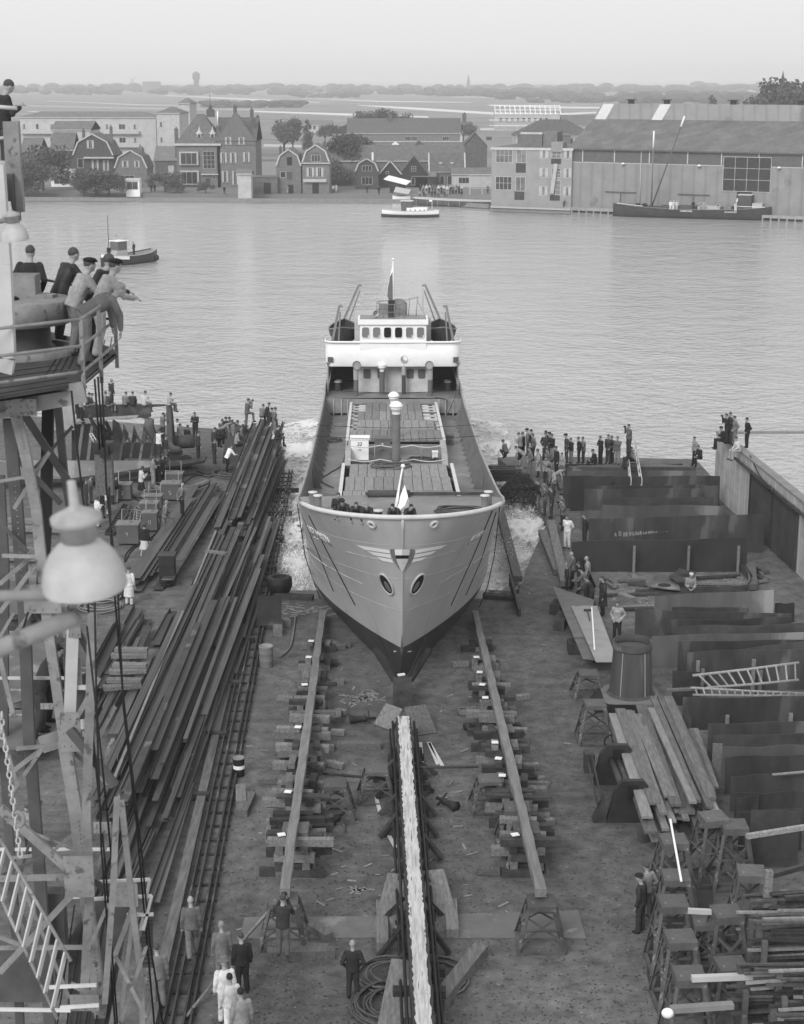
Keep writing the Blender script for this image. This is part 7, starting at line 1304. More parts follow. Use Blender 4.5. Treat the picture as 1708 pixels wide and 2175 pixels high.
for (a, b, w, Y, m_) in (((45, 870), (160, 1045), .2, 28.4, M_craned), ((0, 885), (36, 868), .16, 27, M_crane), ((30, 1080), (105, 960), .09, 27.2, M_crane), ((68, 1000), (155, 905), .08, 28, M_craned), ((38, 975), (130, 1070), .14, 28, M_craned), ((0, 1240), (72, 1178), .1, 27.2, M_crane), ((0, 1022), (60, 1012), .08, 27.2, M_crane), ((0, 1110), (60, 1172), .1, 27.4, M_craned), ((5, 1180), (80, 1182), .1, 27, M_crane), ((0, 1300), (75, 1200), .1, 26.8, M_crane), ((0, 1235), (138, 1375), .09, 27.8, M_craned), ((85, 1275), (0, 1385), .09, 27.1, M_crane), ((60, 1270), (130, 1340), .08, 28.2, M_craned),
      ((0, 1395), (30, 1525), .13, 26.6, M_crane), ((30, 1300), (0, 1352), .08, 27, M_crane), ((105, 1300), (145, 1330), .1, 28, M_craned), ((145, 1330), (100, 1390), .08, 27.2, M_crane), ((162, 1330), (193, 1395), .16, 27.2, M_craned), ((148, 1550), (245, 1668), .24, 26.6, M_craned), ((150, 1590), (230, 1665), .13, 27.2, M_crane), ((0, 1535), (35, 1665), .1, 26.8, M_crane), ((90, 1590), (20, 1690), .1, 27, M_crane), ((25, 1640), (90, 1590), .12, 27.4, M_crane),
      ((0, 1716), (160, 1858), .24, 26.2, M_crane), ((0, 1866), (178, 1862), .16, 26.4, M_crane), ((172, 1880), (0, 2065), .16, 26.4, M_crane), ((0, 1990), (50, 2010), .12, 26.5, M_crane), ((0, 2013), (195, 2012), .12, 26.6, M_crane), ((0, 1860), (110, 1812), .08, 27.2, M_craned), ((25, 1822), (185, 1806), .08, 28, M_crane), ((15, 1745), (160, 1806), .07, 27.5, M_crane), ((180, 1750), (110, 1810), .08, 27.3, M_crane), ((200, 1870), (275, 1930), .16, 26.8, M_craned), ((262, 1700), (200, 1860), .1, 27, M_crane), ((290, 1905), (200, 2150), .14, 26.8, M_crane), ((230, 1918), (195, 2000), .1, 26.4, M_crane), ((245, 2030), (310, 2160), .1, 26, M_crane), ((310, 2010), (245, 2200), .1, 26.2, M_crane), ((285, 1930), (255, 2175), .12, 26.6, M_crane), ((35, 1850), (160, 2150), .1, 27.4, M_crane), ((0, 1865), (60, 1970), .1, 27.6, M_craned), ((150, 2090), (215, 2120), .14, 26.4, M_crane),
      ((0, 1440), (140, 1440), .08, 28, M_cream), ((35, 1590), (95, 1585), .1, 27.4, M_crane), ((205, 1575), (245, 1500), .1, 26.8, M_crane), ((240, 1568), (200, 1650), .1, 26.8, M_crane), ((160, 1530), (210, 1440), .14, 27, M_crane), ((155, 1460), (190, 1460), .12, 27, M_cream), ((100, 2050), (35, 1930), .08, 27.8, M_craned), ((20, 1940), (88, 1700), .08, 28.4, M_craned)):
 strut([a, b], w * .62, Y, m_, 'angle' if w < .12 else 'bar', 'brace')
for x, y, w, h, Y in ((45, 865, .5, .28, 26.9), (90, 1272, .62, .5, 26.9), (150, 1555, .34, .7, 26.7), (168, 1862, .5, .75, 26.1), (152, 1330, .3, .4, 26.9), (268, 1900, .4, .45, 26.5), (218, 1758, .3, .2, 26.3), (155, 1430, .3, .6, 27.5), (180, 2130, .5, .3, 26.2), (105, 1500, .3, .1, 27)):
 c = gy(x, y, Y); m = MB(); m.box(c, (w, .03, h)); [m.ball(c + V((i % 3 - 1) * w * .35, -.02, (i // 3 - 1) * h * .35), .016, 6) for i in range(9)]; part('gusset_plate', m, M_crane, t)
m = MB(); m.prism([gy(160, 1440, 27.8), gy(193, 1425, 27.8), gy(192, 1525, 27.6), gy(160, 1530, 27.6)], (0, .05, 0)); part('side_plate', m, M_craned, t)
# upper platform with slewing table
zf = 19.3
PL = [gy(-60, 822, 27.2), gy(180, 800, 27.6), gy(183, 820, 27.6)]
def fl_(px, py, z=zf): p = g(px, py, z); return p
m = MB(); q = [fl_(-60, 850), fl_(178, 812), fl_(248, 752), fl_(240, 738), fl_(90, 700), fl_(-60, 702)]; m.prism(q[::-1], (0, 0, -.06)); part('platform_deck', m, mat('platform_boards', .045, .7, .3, 2), t)
m = MB()
for i in range(9): a = fl_(95 + i * 17, 800 - i * 5.5); b = fl_(118 + i * 15, 765 - i * 6); m.bar(a + V(0, 0, .004), b + V(0, 0, .004), .02, .01)
for i in range(5): m.bar(fl_(-40, 842 - i * 11, zf + .004), fl_(150 - i * 8, 812 - i * 9, zf + .004), .02, .01)
part('board_gap', m, M_black, t)
strut([(-60, 876), (181, 832)], .34, 27.1, M_crane, nm='edge_beam', d=.1); m = MB(); m.prism([fl_(178, 815), fl_(248, 752), fl_(248, 752, zf - .28), fl_(178, 815, zf - .28)], (-.05, .03, 0)); part('edge_beam', m, M_crane, t); m = MB(); m.prism([fl_(-60, 862, zf - .1), fl_(178, 826, zf - .1), fl_(178, 830, zf - .5), fl_(20, 850, zf - .9), fl_(-60, 880, zf - .9)], (0, .3, 0)); part('under_girder', m, M_craned, t)
def railing(pts, z0, nm='guard_rail', hh=(1.05, .62, .2), r_=.028, m_=M_crane):
 for h in hh: m = MB(); m.tube([p + V(0, 0, h) for p in pts], r_, 6); part(nm, m, m_, t)
 for p in pts: m = MB(); m.bar(p + V(0, 0, -.25), p + V(0, 0, hh[0]), .06, .06); part('rail_post', m, m_, t)
railing([fl_(-70, 850), fl_(178, 815), fl_(215, 783), fl_(248, 752)], zf); m = MB();
for h in (1.0, .5): m.tube([fl_(245, 738) + V(0, 0, h), fl_(90, 700) + V(0, 0, h), fl_(-60, 702) + V(0, 0, h)], .025, 5)
part('guard_rail', m, M_black, t)
c = fl_(38, 745); m = MB(); m.lathe(c, [(.001, .95), (.98, .95), (1.0, .93), (1.0, .53), (.85, .5), (.001, .5)], 40); sl_t = part('slewing_table', m, M_crane, t); m = MB(); m.lathe(c, [(.8, .0), (.62, .12), (.6, .5)], 32); m.lathe(c + V(.1, 0, 0), [(.12, 0), (.12, .6)], 10); part('slewing_bearing', m, M_craned, t); m = MB(); m.lathe(c + V(0, -.25, 0), [(1.15, -.02), (1.15, .1), (.9, .12), (.9, -.02)], 36); part('ring_track', m, M_crane, t)
m = MB(); m.box(c + V(-.12, .35, 1.15), (.95, .5, .4)); m.box(c + V(.5, .2, .98), (.4, .25, .06), rz=-.2); part('motor_housing', m, M_crane, t); m = MB(); m.ball(c + V(-.05, -.2, .98), .12, 10, (1.5, .8, .4)); part('glove', m, M_black, t)
strut([(-10, 350), (5, 560), (14, 760), (8, 790)], .28, 26.4, M_cream, nm='boom_leg'); strut([(40, 252), (44, 380), (50, 300)], .01, 27, M_cream, nm='boom_leg') if False else None; strut([(24, 258), (36, 450)], .24, 27, M_crane, nm='boom_leg')
# small high platform with its watcher
zh = 22.35
m = MB(); m.prism([fl_(-80, 380, zh), fl_(45, 352, zh), fl_(38, 322, zh), fl_(20, 306, zh), fl_(-80, 306, zh)][::-1], (0, 0, -.08)); part('high_platform', m, mat('platform_boards_pale', .13, .7, .3, 3), t); hp_ = [gy(-80, 334, 27), gy(28, 318, 27.2), gy(20, 300, 27.8)]
m = MB(); m.bar(gy(-30, 345, 27), gy(46, 345, 27.1), .06, .05); m.tube([gy(-30, 225, 27.2), gy(36, 230, 27.2)], .035, 6); m.tube([gy(-30, 297, 27.2), gy(36, 290, 27.2)], .03, 6); part('guard_rail', m, M_cream, t); m = MB(); m.box(gy(-5, 420, 27), (.6, .5, .75)); m.bar(gy(8, 400, 26.8), gy(6, 470, 26.8), .1); part('machinery_box', m, M_craned, t); m = MB(); m.box(gy(10, 470, 26.6), (.4, .3, .12)); m.box(gy(20, 455, 26.6), (.25, .25, .08)); part('lamp_bracket', m, M_crane, t)
# lower platform with two watchers and boards
zl = 12.45
m = MB(); m.prism([fl_(-60, 1580, zl), fl_(88, 1580, zl), fl_(132, 1530, zl), fl_(134, 1505, zl), fl_(-60, 1510, zl)][::-1], (0, 0, -.07)); part('lower_platform', m, mat('platform_boards_pale', .13, .7, .3, 3), t); strut([(-60, 1585), (88, 1585)], .12, gy(88, 1580, 28).y - .05 if False else 29.4, M_cream, nm='edge_beam'); strut([(88, 1582), (142, 1565)], .3, 28.5, M_crane, nm='edge_beam', d=.1)
for y in (1467, 1520): m = MB(); m.tube([gy(-40, y, 29.3), gy(81, y - 1, 29.3)] + ([gy(112, y - 52, 30.5)] if y > 1500 else []), .028, 6); part('guard_rail', m, M_offw, t)
m = MB(); m.bar(gy(80, 1465, 29.3), gy(94, 1580, 29.3), .06); part('rail_post', m, M_offw, t)
# bottom platforms, ladder, boards
m = MB(); q = [gy(148, 1990, 28.6), gy(210, 1900, 29.8), gy(272, 1925, 29.2), gy(262, 2000, 28.4), gy(225, 2200, 26.6), gy(140, 2230, 26.4)]; m.prism(q, (0, .02, -.06)); part('board_platform', m, mat('platform_boards', .045, .7, .3, 2), t)
m = MB()
for i in range(6): m.bar(gy(160 + i * 22, 1925 + i * 3, 29.2) + V(0, -.05, .05), gy(120 + i * 20, 2200, 26.6) + V(0, -.05, .05), .025, .02)
part('board_gap', m, M_black, t)
for x0, y0, x1, y1, n, lab in ((0, 1782, 152, 2046, 7, 'left'), (0, 1935, 150, 2190, 0, 'right')): pass
a0, a1, b0, b1 = gy(0, 1782, 25.5), gy(151, 2042, 24.6), gy(-20, 1860, 25.2), gy(122, 2165, 24.3)
for p, q_e in ((a0, a1), (b0, b1)): m = MB(); m.tube([p, q_e], .032, 6); part('ladder_rail', m, M_crane, t)
for i in range(9): k = (i + .7) / 9.4; m = MB(); m.bar(a0 + (a1 - a0) * k, b0 + (b1 - b0) * k, .03, .08); part('ladder_rung', m, M_cream, t)
for (x0, y0, x1, y1, Y) in ((188, 1874, 318, 1868, 27.5), (188, 1910, 322, 1903, 27.5), (270, 1943, 326, 1942, 27), (318, 1868, 299, 1975, 27.2), (322, 1903, 305, 1975, 27), (105, 2097, 205, 2092, 25.6), (128, 2140, 210, 2135, 25.5), (0, 1804, 240, 1804, 29), (0, 2144, 150, 2146, 26), (115, 1908, 175, 1904, 28)): m = MB(); m.bar(gy(x0, y0, Y), gy(x1, y1, Y), .05, .05); part('guard_rail', m, M_offw, t)
for i in range(12): m = MB(); m.bar(gy(302, 1950 + i * 9, 27.4), gy(325, 1950 + i * 9, 27.4), .04, .1); part('stair_tread', m, M_craned, t)
m = MB(); m.box(gy(60, 2060, 29), (1.2, .8, .9)); m.box(gy(120, 1960, 28), (.35, .3, 1.3)); part('machinery_box', m, M_craned, t)
# hoist block, cables, chain
t = thing('hoist_block', 'long weathered counterweight block hanging on the crane cables', 'pulley block', gy(222, 1010, 60)); m = MB(); A = gy(212, 980, 60); m.box(gy(222, 1000, 60), (.62, .4, 1.75)); part('body', m, M_wood, t); m = MB(); m.box(gy(222, 985, 60) + V(0, 0, .62), (.7, .5, .4)); m.box(gy(222, 960, 59.7) , (.3, .2, .4)); part('strap', m, M_steel, t)
for i, (P, Y) in enumerate((([(216, 800), (222, 940), (226, 1035), (250, 1250), (262, 1500), (290, 1750), (330, 2200)], 27), ([(208, 800), (218, 950)], 27), ([(201, 805), (212, 955)], 27), ([(152, 830), (165, 960), (185, 1130), (192, 1500), (225, 1850), (250, 2180)], 26.5), ([(232, 1035), (238, 1200), (262, 1480), (300, 1800), (318, 2000), (350, 2200)], 27), ([(200, 1210), (205, 1500), (215, 1800), (245, 2180)], 26), ([(45, 1350), (60, 1300)], 26), ([(185, 1330), (215, 1600), (245, 1900)], 26.2))):
 m = MB(); m.tube([gy(x, y, Y) for x, y in P], .018, 5); solo('crane_cable', m, M_black, '%s crane cable from the left, hanging beside the tower' % ORD[i], 'cable', 'cables hanging beside the crane')
m = MB();
for i in range(22): c = gy(3 + i * 1.9 if i > 3 else 4, 1520 + i * 14, 24); d = V(0, 0, .06) if i % 2 else V(.0, .01, .06); e = V(.035, 0, 0) if i % 2 else V(.0, .035, 0); m.tube([c + d * math.cos(k * PI / 4) + e * math.sin(k * PI / 4) for k in range(8)], .014, 5, closed=True)
solo('chain', m, M_cream, 'rusty hoisting chain hanging at the left edge', 'chain'); m = MB(); c = gy(38, 1740, 24); m.tube([c + V(.09 * math.cos(a), 0, .12 * math.sin(a)) for a in [PI * .7 - i * PI / 7 for i in range(11)]], [.035] * 9 + [.02, .008], 8); solo('hook', m, M_crane, 'iron hook at the end of the hoisting chain', 'hook')
# floodlights
def lamp(px, py, Y, dia, label, arms=()):
 c = gy(px, py, Y); t = thing('yard_lamp', label, 'lamp', c, 'yard lamps'); R_ = dia / 2; tl = V(-.06, -.1, 1).normalized(); m = MB(); m.lathe(c, [(R_ * .99, -.012), (R_, 0), (R_ * .985, .1 * dia), (R_ * .92, .24 * dia), (R_ * .78, .39 * dia), (R_ * .56, .51 * dia), (R_ * .4, .56 * dia), (R_ * .38, .58 * dia)], 40, axis=tl); part('shade', m, mat('lamp_enamel', .36, .55, .3, 2.2, spec=.3), t)
 m = MB(); m.lathe(c, [(R_ * .98, -.01), (R_ * .88, .28 * dia), (R_ * .4, .5 * dia)], 40, axis=tl); part('inner_shade', m, GREY(.2), t); m = MB(); m.lathe(c, [(R_ * .3, .6 * dia), (R_ * .42, .58 * dia), (R_ * .44, .78 * dia), (R_ * .6, .8 * dia), (R_ * .6, .87 * dia), (R_ * .34, .93 * dia), (R_ * .12, 1.0 * dia), (R_ * .1, 1.3 * dia), (.001, 1.31 * dia)], 20, axis=tl); part('socket_housing', m, mat('lamp_cast', .3, .5, .25, 8), t)
 m = MB(); m.lathe(c, [(.001, -.07 * dia), (R_ * .22, -.04 * dia), (R_ * .3, .08 * dia), (R_ * .2, .3 * dia)], 16, axis=tl); part('bulb', m, M_cream, t)
 for a, b, r_ in arms: m = MB(); m.tube([gy(*a, Y), gy(*b, Y)], r_, 8); part('arm', m, M_crane, t)
 return t
lamp(181, 1243, 8.6, .45, 'big out-of-focus enamel yard lamp in the left foreground', (((-60, 1268), (160, 1262), .032), ((-60, 1402), (165, 1308), .05), ((170, 1232), (105, 1250), .02), ((128, 1262), (150, 1190), .012)))
for nm in ('arm',): pass
lamp(31, 508, 26, .44, 'smaller yard lamp hanging under the high crane platform', (((0, 470), (35, 462), .04),))
# ---------------- boats on the river
def boat_hull(c, L, B, Hh, ang, sheer=.35, bow=.55, stern=.25, n=16):
 F = Fac(c, ang);
 def w(t):
  a = min(1, t / stern) if stern else 1; b = min(1, (1 - t) / bow * 1.0); return B / 2 * (.35 + .65 * math.sin(a * PI / 2)) * (math.sin(min(1, b) * PI / 2) ** .75)
 G = []
 for j in (-1, -.93, -.7, 0, .7, .93, 1):
  row = []
  for i in range(n + 1):
   t = i / n; k = abs(j); top = Hh + sheer * (2 * t - 1) ** 2; z = top if k == 1 else (Hh * .35 if k == .93 else (0 if k == .7 else -.2)); u = w(t) * (1 if k == 1 else .93 if k == .93 else .7 if k == .7 else 0) * (1 if j > 0 else -1)
   row.append(F.p((t - .5) * L, u, z))
  G.append(row)
 F.w_ = w; F.top = lambda t: Hh + sheer * (2 * t - 1) ** 2; return F, G
def boat(name, label, px, py, L, B, Hh, ang, mh, mdeck, cat='boat', sheer=.35, bow=.4, stern=.25, deckz=.15, band=None):
 c = g(px, py, ZW); t = thing(name, label, cat, c); F, G = boat_hull(c, L, B, Hh, ang, sheer, bow, stern); m = MB(); m.sheet([list(r) for r in G]); m.sheet([list(reversed(r)) for r in G][::1]) if False else None; part('hull', m, mh, t)
 n = 16; m = MB(); m.sheet([[F.p((i / n - .5) * L, s * F.w_(i / n) * .94, F.top(i / n) - deckz) for i in range(n + 1)] for s in (1, 0, -1)]); part('deck', m, mdeck, t)
 for s in (-1, 1): m = MB(); m.tube([F.p((i / n - .5) * L, s * F.w_(i / n), F.top(i / n)) for i in range(n + 1)], .06, 5); part('gunwale', m, band or M_cream, t)
 F.t = t; return F
# tug at left
F = boat('tugboat', 'small dark tug with white bow band and wheelhouse on the left water', 272, 560, 10, 3.4, 1.25, R(232), M_boot, GREY(.2), 'tugboat', .5, .45, .3); t = F.t
m = MB(); n = 10
for s in (1, -1): m.sheet([[F.p((.5 - i / 24 - .004) * 10, s * (F.w_(1 - i / 24) + .03), F.top(1 - i / 24) - d) for i in range(n)] for d in ((.02, .5) if s > 0 else (.5, .02))])
part('bow_band', m, M_white, t); m = MB(); fbox(F, .9, 2.9, -1.0, 1.0, 1.0, 2.0, m); part('deckhouse', m, M_cream, t); m = MB(); fbox(F, .8, 2.4, -.8, .8, 2.0, 3.2, m); w = part('wheelhouse', m, GREY(.12), t); part('roof', fbox(F, .7, 2.5, -.95, .95, 3.2, 3.3), M_white, w); part('pane', fbox(F, 2.4, 2.42, -.7, .7, 2.55, 3.0), M_glassl, w)
m = MB(); m.tube([F.p(3.4, 0, 1), F.p(3.4, 0, 6.8)], .05, 6); part('mast', m, GREY(.08), t); m = MB(); m.bar(F.p(2.0, -.4, 3.3), F.p(2.0, -.4, 4.2), .04); m.prism([F.p(2.0, -.4, 4.1), F.p(1.3, -.4, 4.0), F.p(1.3, -.4, 3.7), F.p(2.0, -.4, 3.8)], F.y * .02); part('flag', m, M_cream, t)
for s_ in (-1, 1): m = MB(); m.lathe(F.p(-4.0, s_ * 1.5, .6), [(.2, -.1), (.4, -.1), (.4, .1), (.2, .1)], 12, axis=F.y); part('tyre_fender', m, M_black, t)
m = MB(); letters(m, 'U2', lambda x, y: F.p(4.2 - x * 1.0, F.w_(.88) + .06 - .0 * x, .85 - y * .45), .04); part('number', m, M_white, t)
# white launch in the middle
F = boat('motor_launch', 'white launch with dark boot stripe heading right in mid river', 872, 461, 10.5, 3.0, 1.15, R(-8), M_white, GREY(.3), 'motorboat', .3, .45, .3); t = F.t; F2, G = boat_hull(Vector(F.o) + V(0, 0, .02), 10.8, 3.3, .5, R(-8), .1, .45, .3); m = MB(); m.sheet(G); part('dark_stripe', m, M_boot, t)
m = MB(); fbox(F, -.6, 3.2, -1.0, 1.0, .9, 1.75, m); part('cabin', m, M_white, t); m = MB(); fbox(F, -1.6, .3, -.9, .9, 1.2, 2.9, m); w = part('wheelhouse', m, GREY(.1), t); part('roof', fbox(F, -1.8, .5, -1.05, 1.05, 2.9, 3.0), M_offw, w); m = MB(); fbox(F, -4.2, -1.7, -.9, .9, 1.02, 1.1, m); part('cockpit', m, M_black, t); m = MB(); m.tube([F.p(4.0, 0, 1.2), F.p(4.0, 0, 3.2)], .04, 5); m.box(F.p(3.7, 0, 3.0), (.5, .02, .3)); part('flagpole', m, M_white, t)
for x in (.4, 1.3, 2.2, 3.0): m = MB(); m.lathe(F.p(x - .3, -1.02, 1.35), [(.001, .01), (.11, .01), (.12, 0)], 10, axis=-F.y); part('porthole', m, M_black, t)
# long pontoon barge with spectators behind
F = boat('pontoon_barge', 'long pale flat-decked barge moored below the crowd', 984, 439, 22.5, 3.8, 1.25, R(-27), mat('barge_side', .09, .7, .4, .8), M_cream, 'barge', .25, .14, .1, .02, M_offw)
for i in range(9): m = MB(); x = -9.5 + i * 2.4; m.bar(F.p(x, -1.95, 1.2), F.p(x, -1.95, .1), .1); part('rubbing_post', m, GREY(.25), F.t)
# dark sailing barge at the warehouse
F = boat('sailing_barge', 'long dark sailing barge with bare mast moored at the warehouse', 1468, 463, 29, 4.6, 1.7, R(-21), mat('barge_black', .045, .5, .3, 1), GREY(.07), 'barge', .7, .12, .16, .1, GREY(.2)); t = F.t
m = MB(); m.tube([F.p(-7.5, 0, 1.5), F.p(-7.5, 0, 15)], [.16, .1], 8); part('mast', m, GREY(.16), t); m = MB(); m.tube([F.p(-7.4, .2, 2), F.p(-2.2, .2, 17.5)], [.14, .1], 8); part('boom', m, GREY(.1), t); m = MB(); m.tube([F.p(-2.6, .2, 16.3), F.p(-2.0, .2, 18.2)], [.2, .14], 8); part('boom_tip', m, M_white, t); m = MB(); m.tube([F.p(-7.5, 0, 12.5), F.p(-7.5, 0, 15.5)], .14, 8); part('mast_tip', m, M_white, t)
for x0, x1, h, mt in ((-5.5, 1, .7, GREY(.08)), (1.4, 5.5, .75, M_cream), (6.2, 7.5, .8, GREY(.2))): part('hatch', fbox(F, x0, x1, -1.6, 1.6, 1.5, 1.5 + h, MB()), mt, t)
m = MB(); fbox(F, 8.6, 11, -1.2, 1.2, 1.6, 4.4, m); w = part('wheelhouse', m, GREY(.07), t); part('roof', fbox(F, 8.5, 11.1, -1.3, 1.3, 4.4, 4.5), M_offw, w); part('cabin', fbox(F, 11.2, 13, -1.2, 1.2, 1.8, 3.0), M_cream, t); m = MB(); m.lathe(F.p(-8.8, 0, 2.0), [(.001, -.6), (.45, -.6), (.45, .6), (.001, .6)], 10, axis=F.y); m.box(F.p(-10, 0, 2), (.8, .8, .8)); part('windlass', m, M_black, t)
for s in ((-13.5, -8.5), (9, 13.6)): m = MB(); m.bar(F.p(s[0], -2.0 if s[0] < 0 else -2.45, 2.5), F.p(s[1], -2.55 if s[0] < 0 else -1.6, 2.1 if s[0] < 0 else 2.4), .08); part('pale_rail', m, M_white, t)
for x, h in ((-1.5, .28), (6.6, .24)): m = MB(); letters(m, 'DANKZANG' if x < 0 else 'ZAANDAM', lambda u, v: F.p(x + u * 2.2, -2.62, 1.55 - v * h), .03); part('name_lettering', m, M_white, t)
F = boat('rowing_boat', 'low dark skiff moored behind the sailing barge', 1612, 456, 5.5, 1.7, .6, R(-8), M_boot, GREY(.12), 'rowing boat', .25, .4, .3)
F = boat('rowing_boat', 'white rowing boat with canvas cover left of the long barge', 853, 424, 3.8, 1.8, .7, R(-5), M_white, GREY(.15), 'rowing boat', .2, .5, .4); m = MB(); m.prism([F.p(-1.6, -1, 1.6), F.p(1.6, -1, 1.2), F.p(1.9, .9, 2.0), F.p(-1.3, .9, 2.6)], (0, 0, .05)); part('canvas_cover', m, M_cream, F.t)
F = boat('rowing_boat', 'white rowing boat lying at the quay below the mansard house', 726, 414, 4.5, 1.5, .5, R(-12), M_white, GREY(.2), 'rowing boat', .2, .5, .3); F = boat('rowing_boat', 'small white covered boat at the outbuilding quay', 578, 411, 3.4, 1.5, .5, R(0), M_white, M_offw, 'rowing boat', .2, .4, .4); F = boat('punt', 'flat pale punt moored at the white boathouse', 271, 415, 8, 1.6, .45, R(0), M_cream, GREY(.2), 'punt', .1, .2, .2)
# ---------------- people
def rotx(p, a): return Vector((p[0], p[1] * math.cos(a) - p[2] * math.sin(a), p[1] * math.sin(a) + p[2] * math.cos(a)))
ARMS = {'down': ((.06, -.02, -.29), (.07, .06, -.53)), 'pocket': ((.12, -.1, -.26), (-.02, .1, -.46)), 'cross': ((.05, .1, -.27), (-.2, .26, -.2)), 'camera': ((.07, .16, -.2), (-.1, .24, .14)), 'point': ((.12, .24, -.03), (.16, .52, .0)), 'rail': ((.1, .2, -.24), (.0, .42, -.26)), 'lap': ((.06, .1, -.27), (-.08, .3, -.34)), 'back': ((.08, -.12, -.27), (-.08, -.2, -.46)), 'hold': ((.08, .08, -.27), (-.1, .28, -.14)), 'prop': ((.14, -.1, -.26), (.2, -.12, -.5)), 'hang': ((.04, .2, -.2), (.03, .3, -.42))}
LEGS = {'stand': (.93, [(.10, .02, .5), (.12, -.02, .08), (-.10, .03, .5), (-.12, .02, .08)]), 'walk': (.91, [(.09, .18, .5), (.09, .12, .08), (-.09, -.04, .48), (-.09, -.3, .14)]), 'stride': (.9, [(.1, .16, .5), (.12, .3, .08), (-.1, .0, .48), (-.12, -.14, .08)]), 'sit': (.10, [(.12, .44, .1), (.13, .46, -.36), (-.12, .44, .1), (-.13, .42, -.36)]), 'crouch': (.36, [(.16, .34, .5), (.14, .12, .08), (-.16, .34, .46), (-.14, .1, .08)]), 'lounge': (.1, [(.14, .3, .42), (.14, .56, .06), (-.14, .34, .36), (-.14, .62, .06)]), 'step': (.93, [(.12, .34, .82), (.13, .36, .38), (-.1, .0, .5), (-.1, -.04, .08)]), 'tilt': (.88, [(.1, -.0, .48), (.13, -.12, .08), (-.1, .06, .48), (-.13, .0, .08)]), 'prone': (.3, [(.1, -.42, .25), (.12, -.85, .12), (-.1, -.42, .25), (-.14, -.86, .12)])}
def joints(legs, arms, lean, twist=0, arms2=None, head=0):
 hz, lg = LEGS[legs]; hip = Vector((0, 0, hz)); T = lambda p: hip + rotx((p[0], p[1], p[2]), -lean); J = {}
 J['pel'] = hip; J['wst'] = T((0, 0, .15)); J['chs'] = T((0, .01, .36)); J['nk'] = T((0, 0, .53)); hd = T((0, .02, .6)); J['hd'] = hd + rotx((0, .03, .11), -(lean * .5 + head)); J['hdir'] = rotx((0, 1, 0), -(lean * .4 + head))
 for s, A in ((1, ARMS[arms]), (-1, ARMS[arms2 or arms])):
  sh = Vector((.18 * s, 0, .47)); k = 'R' if s > 0 else 'L'; lv = lean if arms not in ('rail', 'hang') else lean * .35; J['sh' + k] = T(sh); J['el' + k] = T(sh) + rotx((A[0][0] * s, A[0][1], A[0][2]), -lv); J['wr' + k] = T(sh) + rotx((A[1][0] * s, A[1][1], A[1][2]), -lv)
 for s, (kn, an) in ((1, (lg[0], lg[1])), (-1, (lg[2], lg[3]))): k = 'R' if s > 0 else 'L'; J['hp' + k] = hip + Vector((.09 * s, 0, -.02)); J['kn' + k] = Vector(kn); J['an' + k] = Vector(an)
 return J
def ellt(mb, rings, n=12):                        # rings: centre, rx, ry, up-direction
 G = []
 for c, rx, ry in rings: G.append([Vector(c) + Vector((rx * math.cos(2 * PI * k / n), ry * math.sin(2 * PI * k / n), 0)) for k in range(n + 1)])
 mb.sheet(G); return mb
def chain(mb, P, r, n=8): mb.tube(P, r, n); [mb.ball(p, q * .99, n) for p, q in zip(P, r)]; return mb
def fuse(mb, vox, nm):
 me = mb.mesh(nm); o = bpy.data.objects.new('tmp', me); COL.objects.link(o); md = o.modifiers.new('r', 'REMESH'); md.mode = 'VOXEL'; md.voxel_size = vox; sm = o.modifiers.new('s', 'SMOOTH'); sm.factor = .5; sm.iterations = 2
 dg = bpy.context.evaluated_depsgraph_get(); r = bpy.data.meshes.new_from_object(o.evaluated_get(dg)); r.name = nm; r.polygons.foreach_set('use_smooth', [True] * len(r.polygons)); bpy.data.objects.remove(o); return r
def torso(mb, J, g_, hem=0):
 P = [J['pel'] + (J['pel'] - J['wst']) * hem, J['pel'], J['wst'], J['chs'], (J['chs'] + J['nk']) / 2 + (J['nk'] - J['chs']) * .15, J['nk']]; ax = (J['nk'] - J['pel']).normalized(); rx = [.175, .17, .155, .19, .165, .06]; ry = [.125, .12, .11, .125, .1, .06]; x = Vector((1, 0, 0)); y = ax.cross(x).normalized(); G = []
 for p, a, b in zip(P, rx, ry): G.append([p + x * (a + g_) * math.cos(2 * PI * k / 14) - y * (b + g_) * math.sin(2 * PI * k / 14) for k in range(15)])
 mb.sheet(G); n0 = len(mb.v); c0 = P[0]; c1 = P[-1]; mb.v += [c0, c1]
 b0 = n0 - 15 * len(P); mb.f += [(b0 + k, b0 + k + 1, n0) for k in range(14)] + [(n0 - 15 + k + 1, n0 - 15 + k, n0 + 1) for k in range(14)]; mb.sm += [True] * 28
TPL = {}
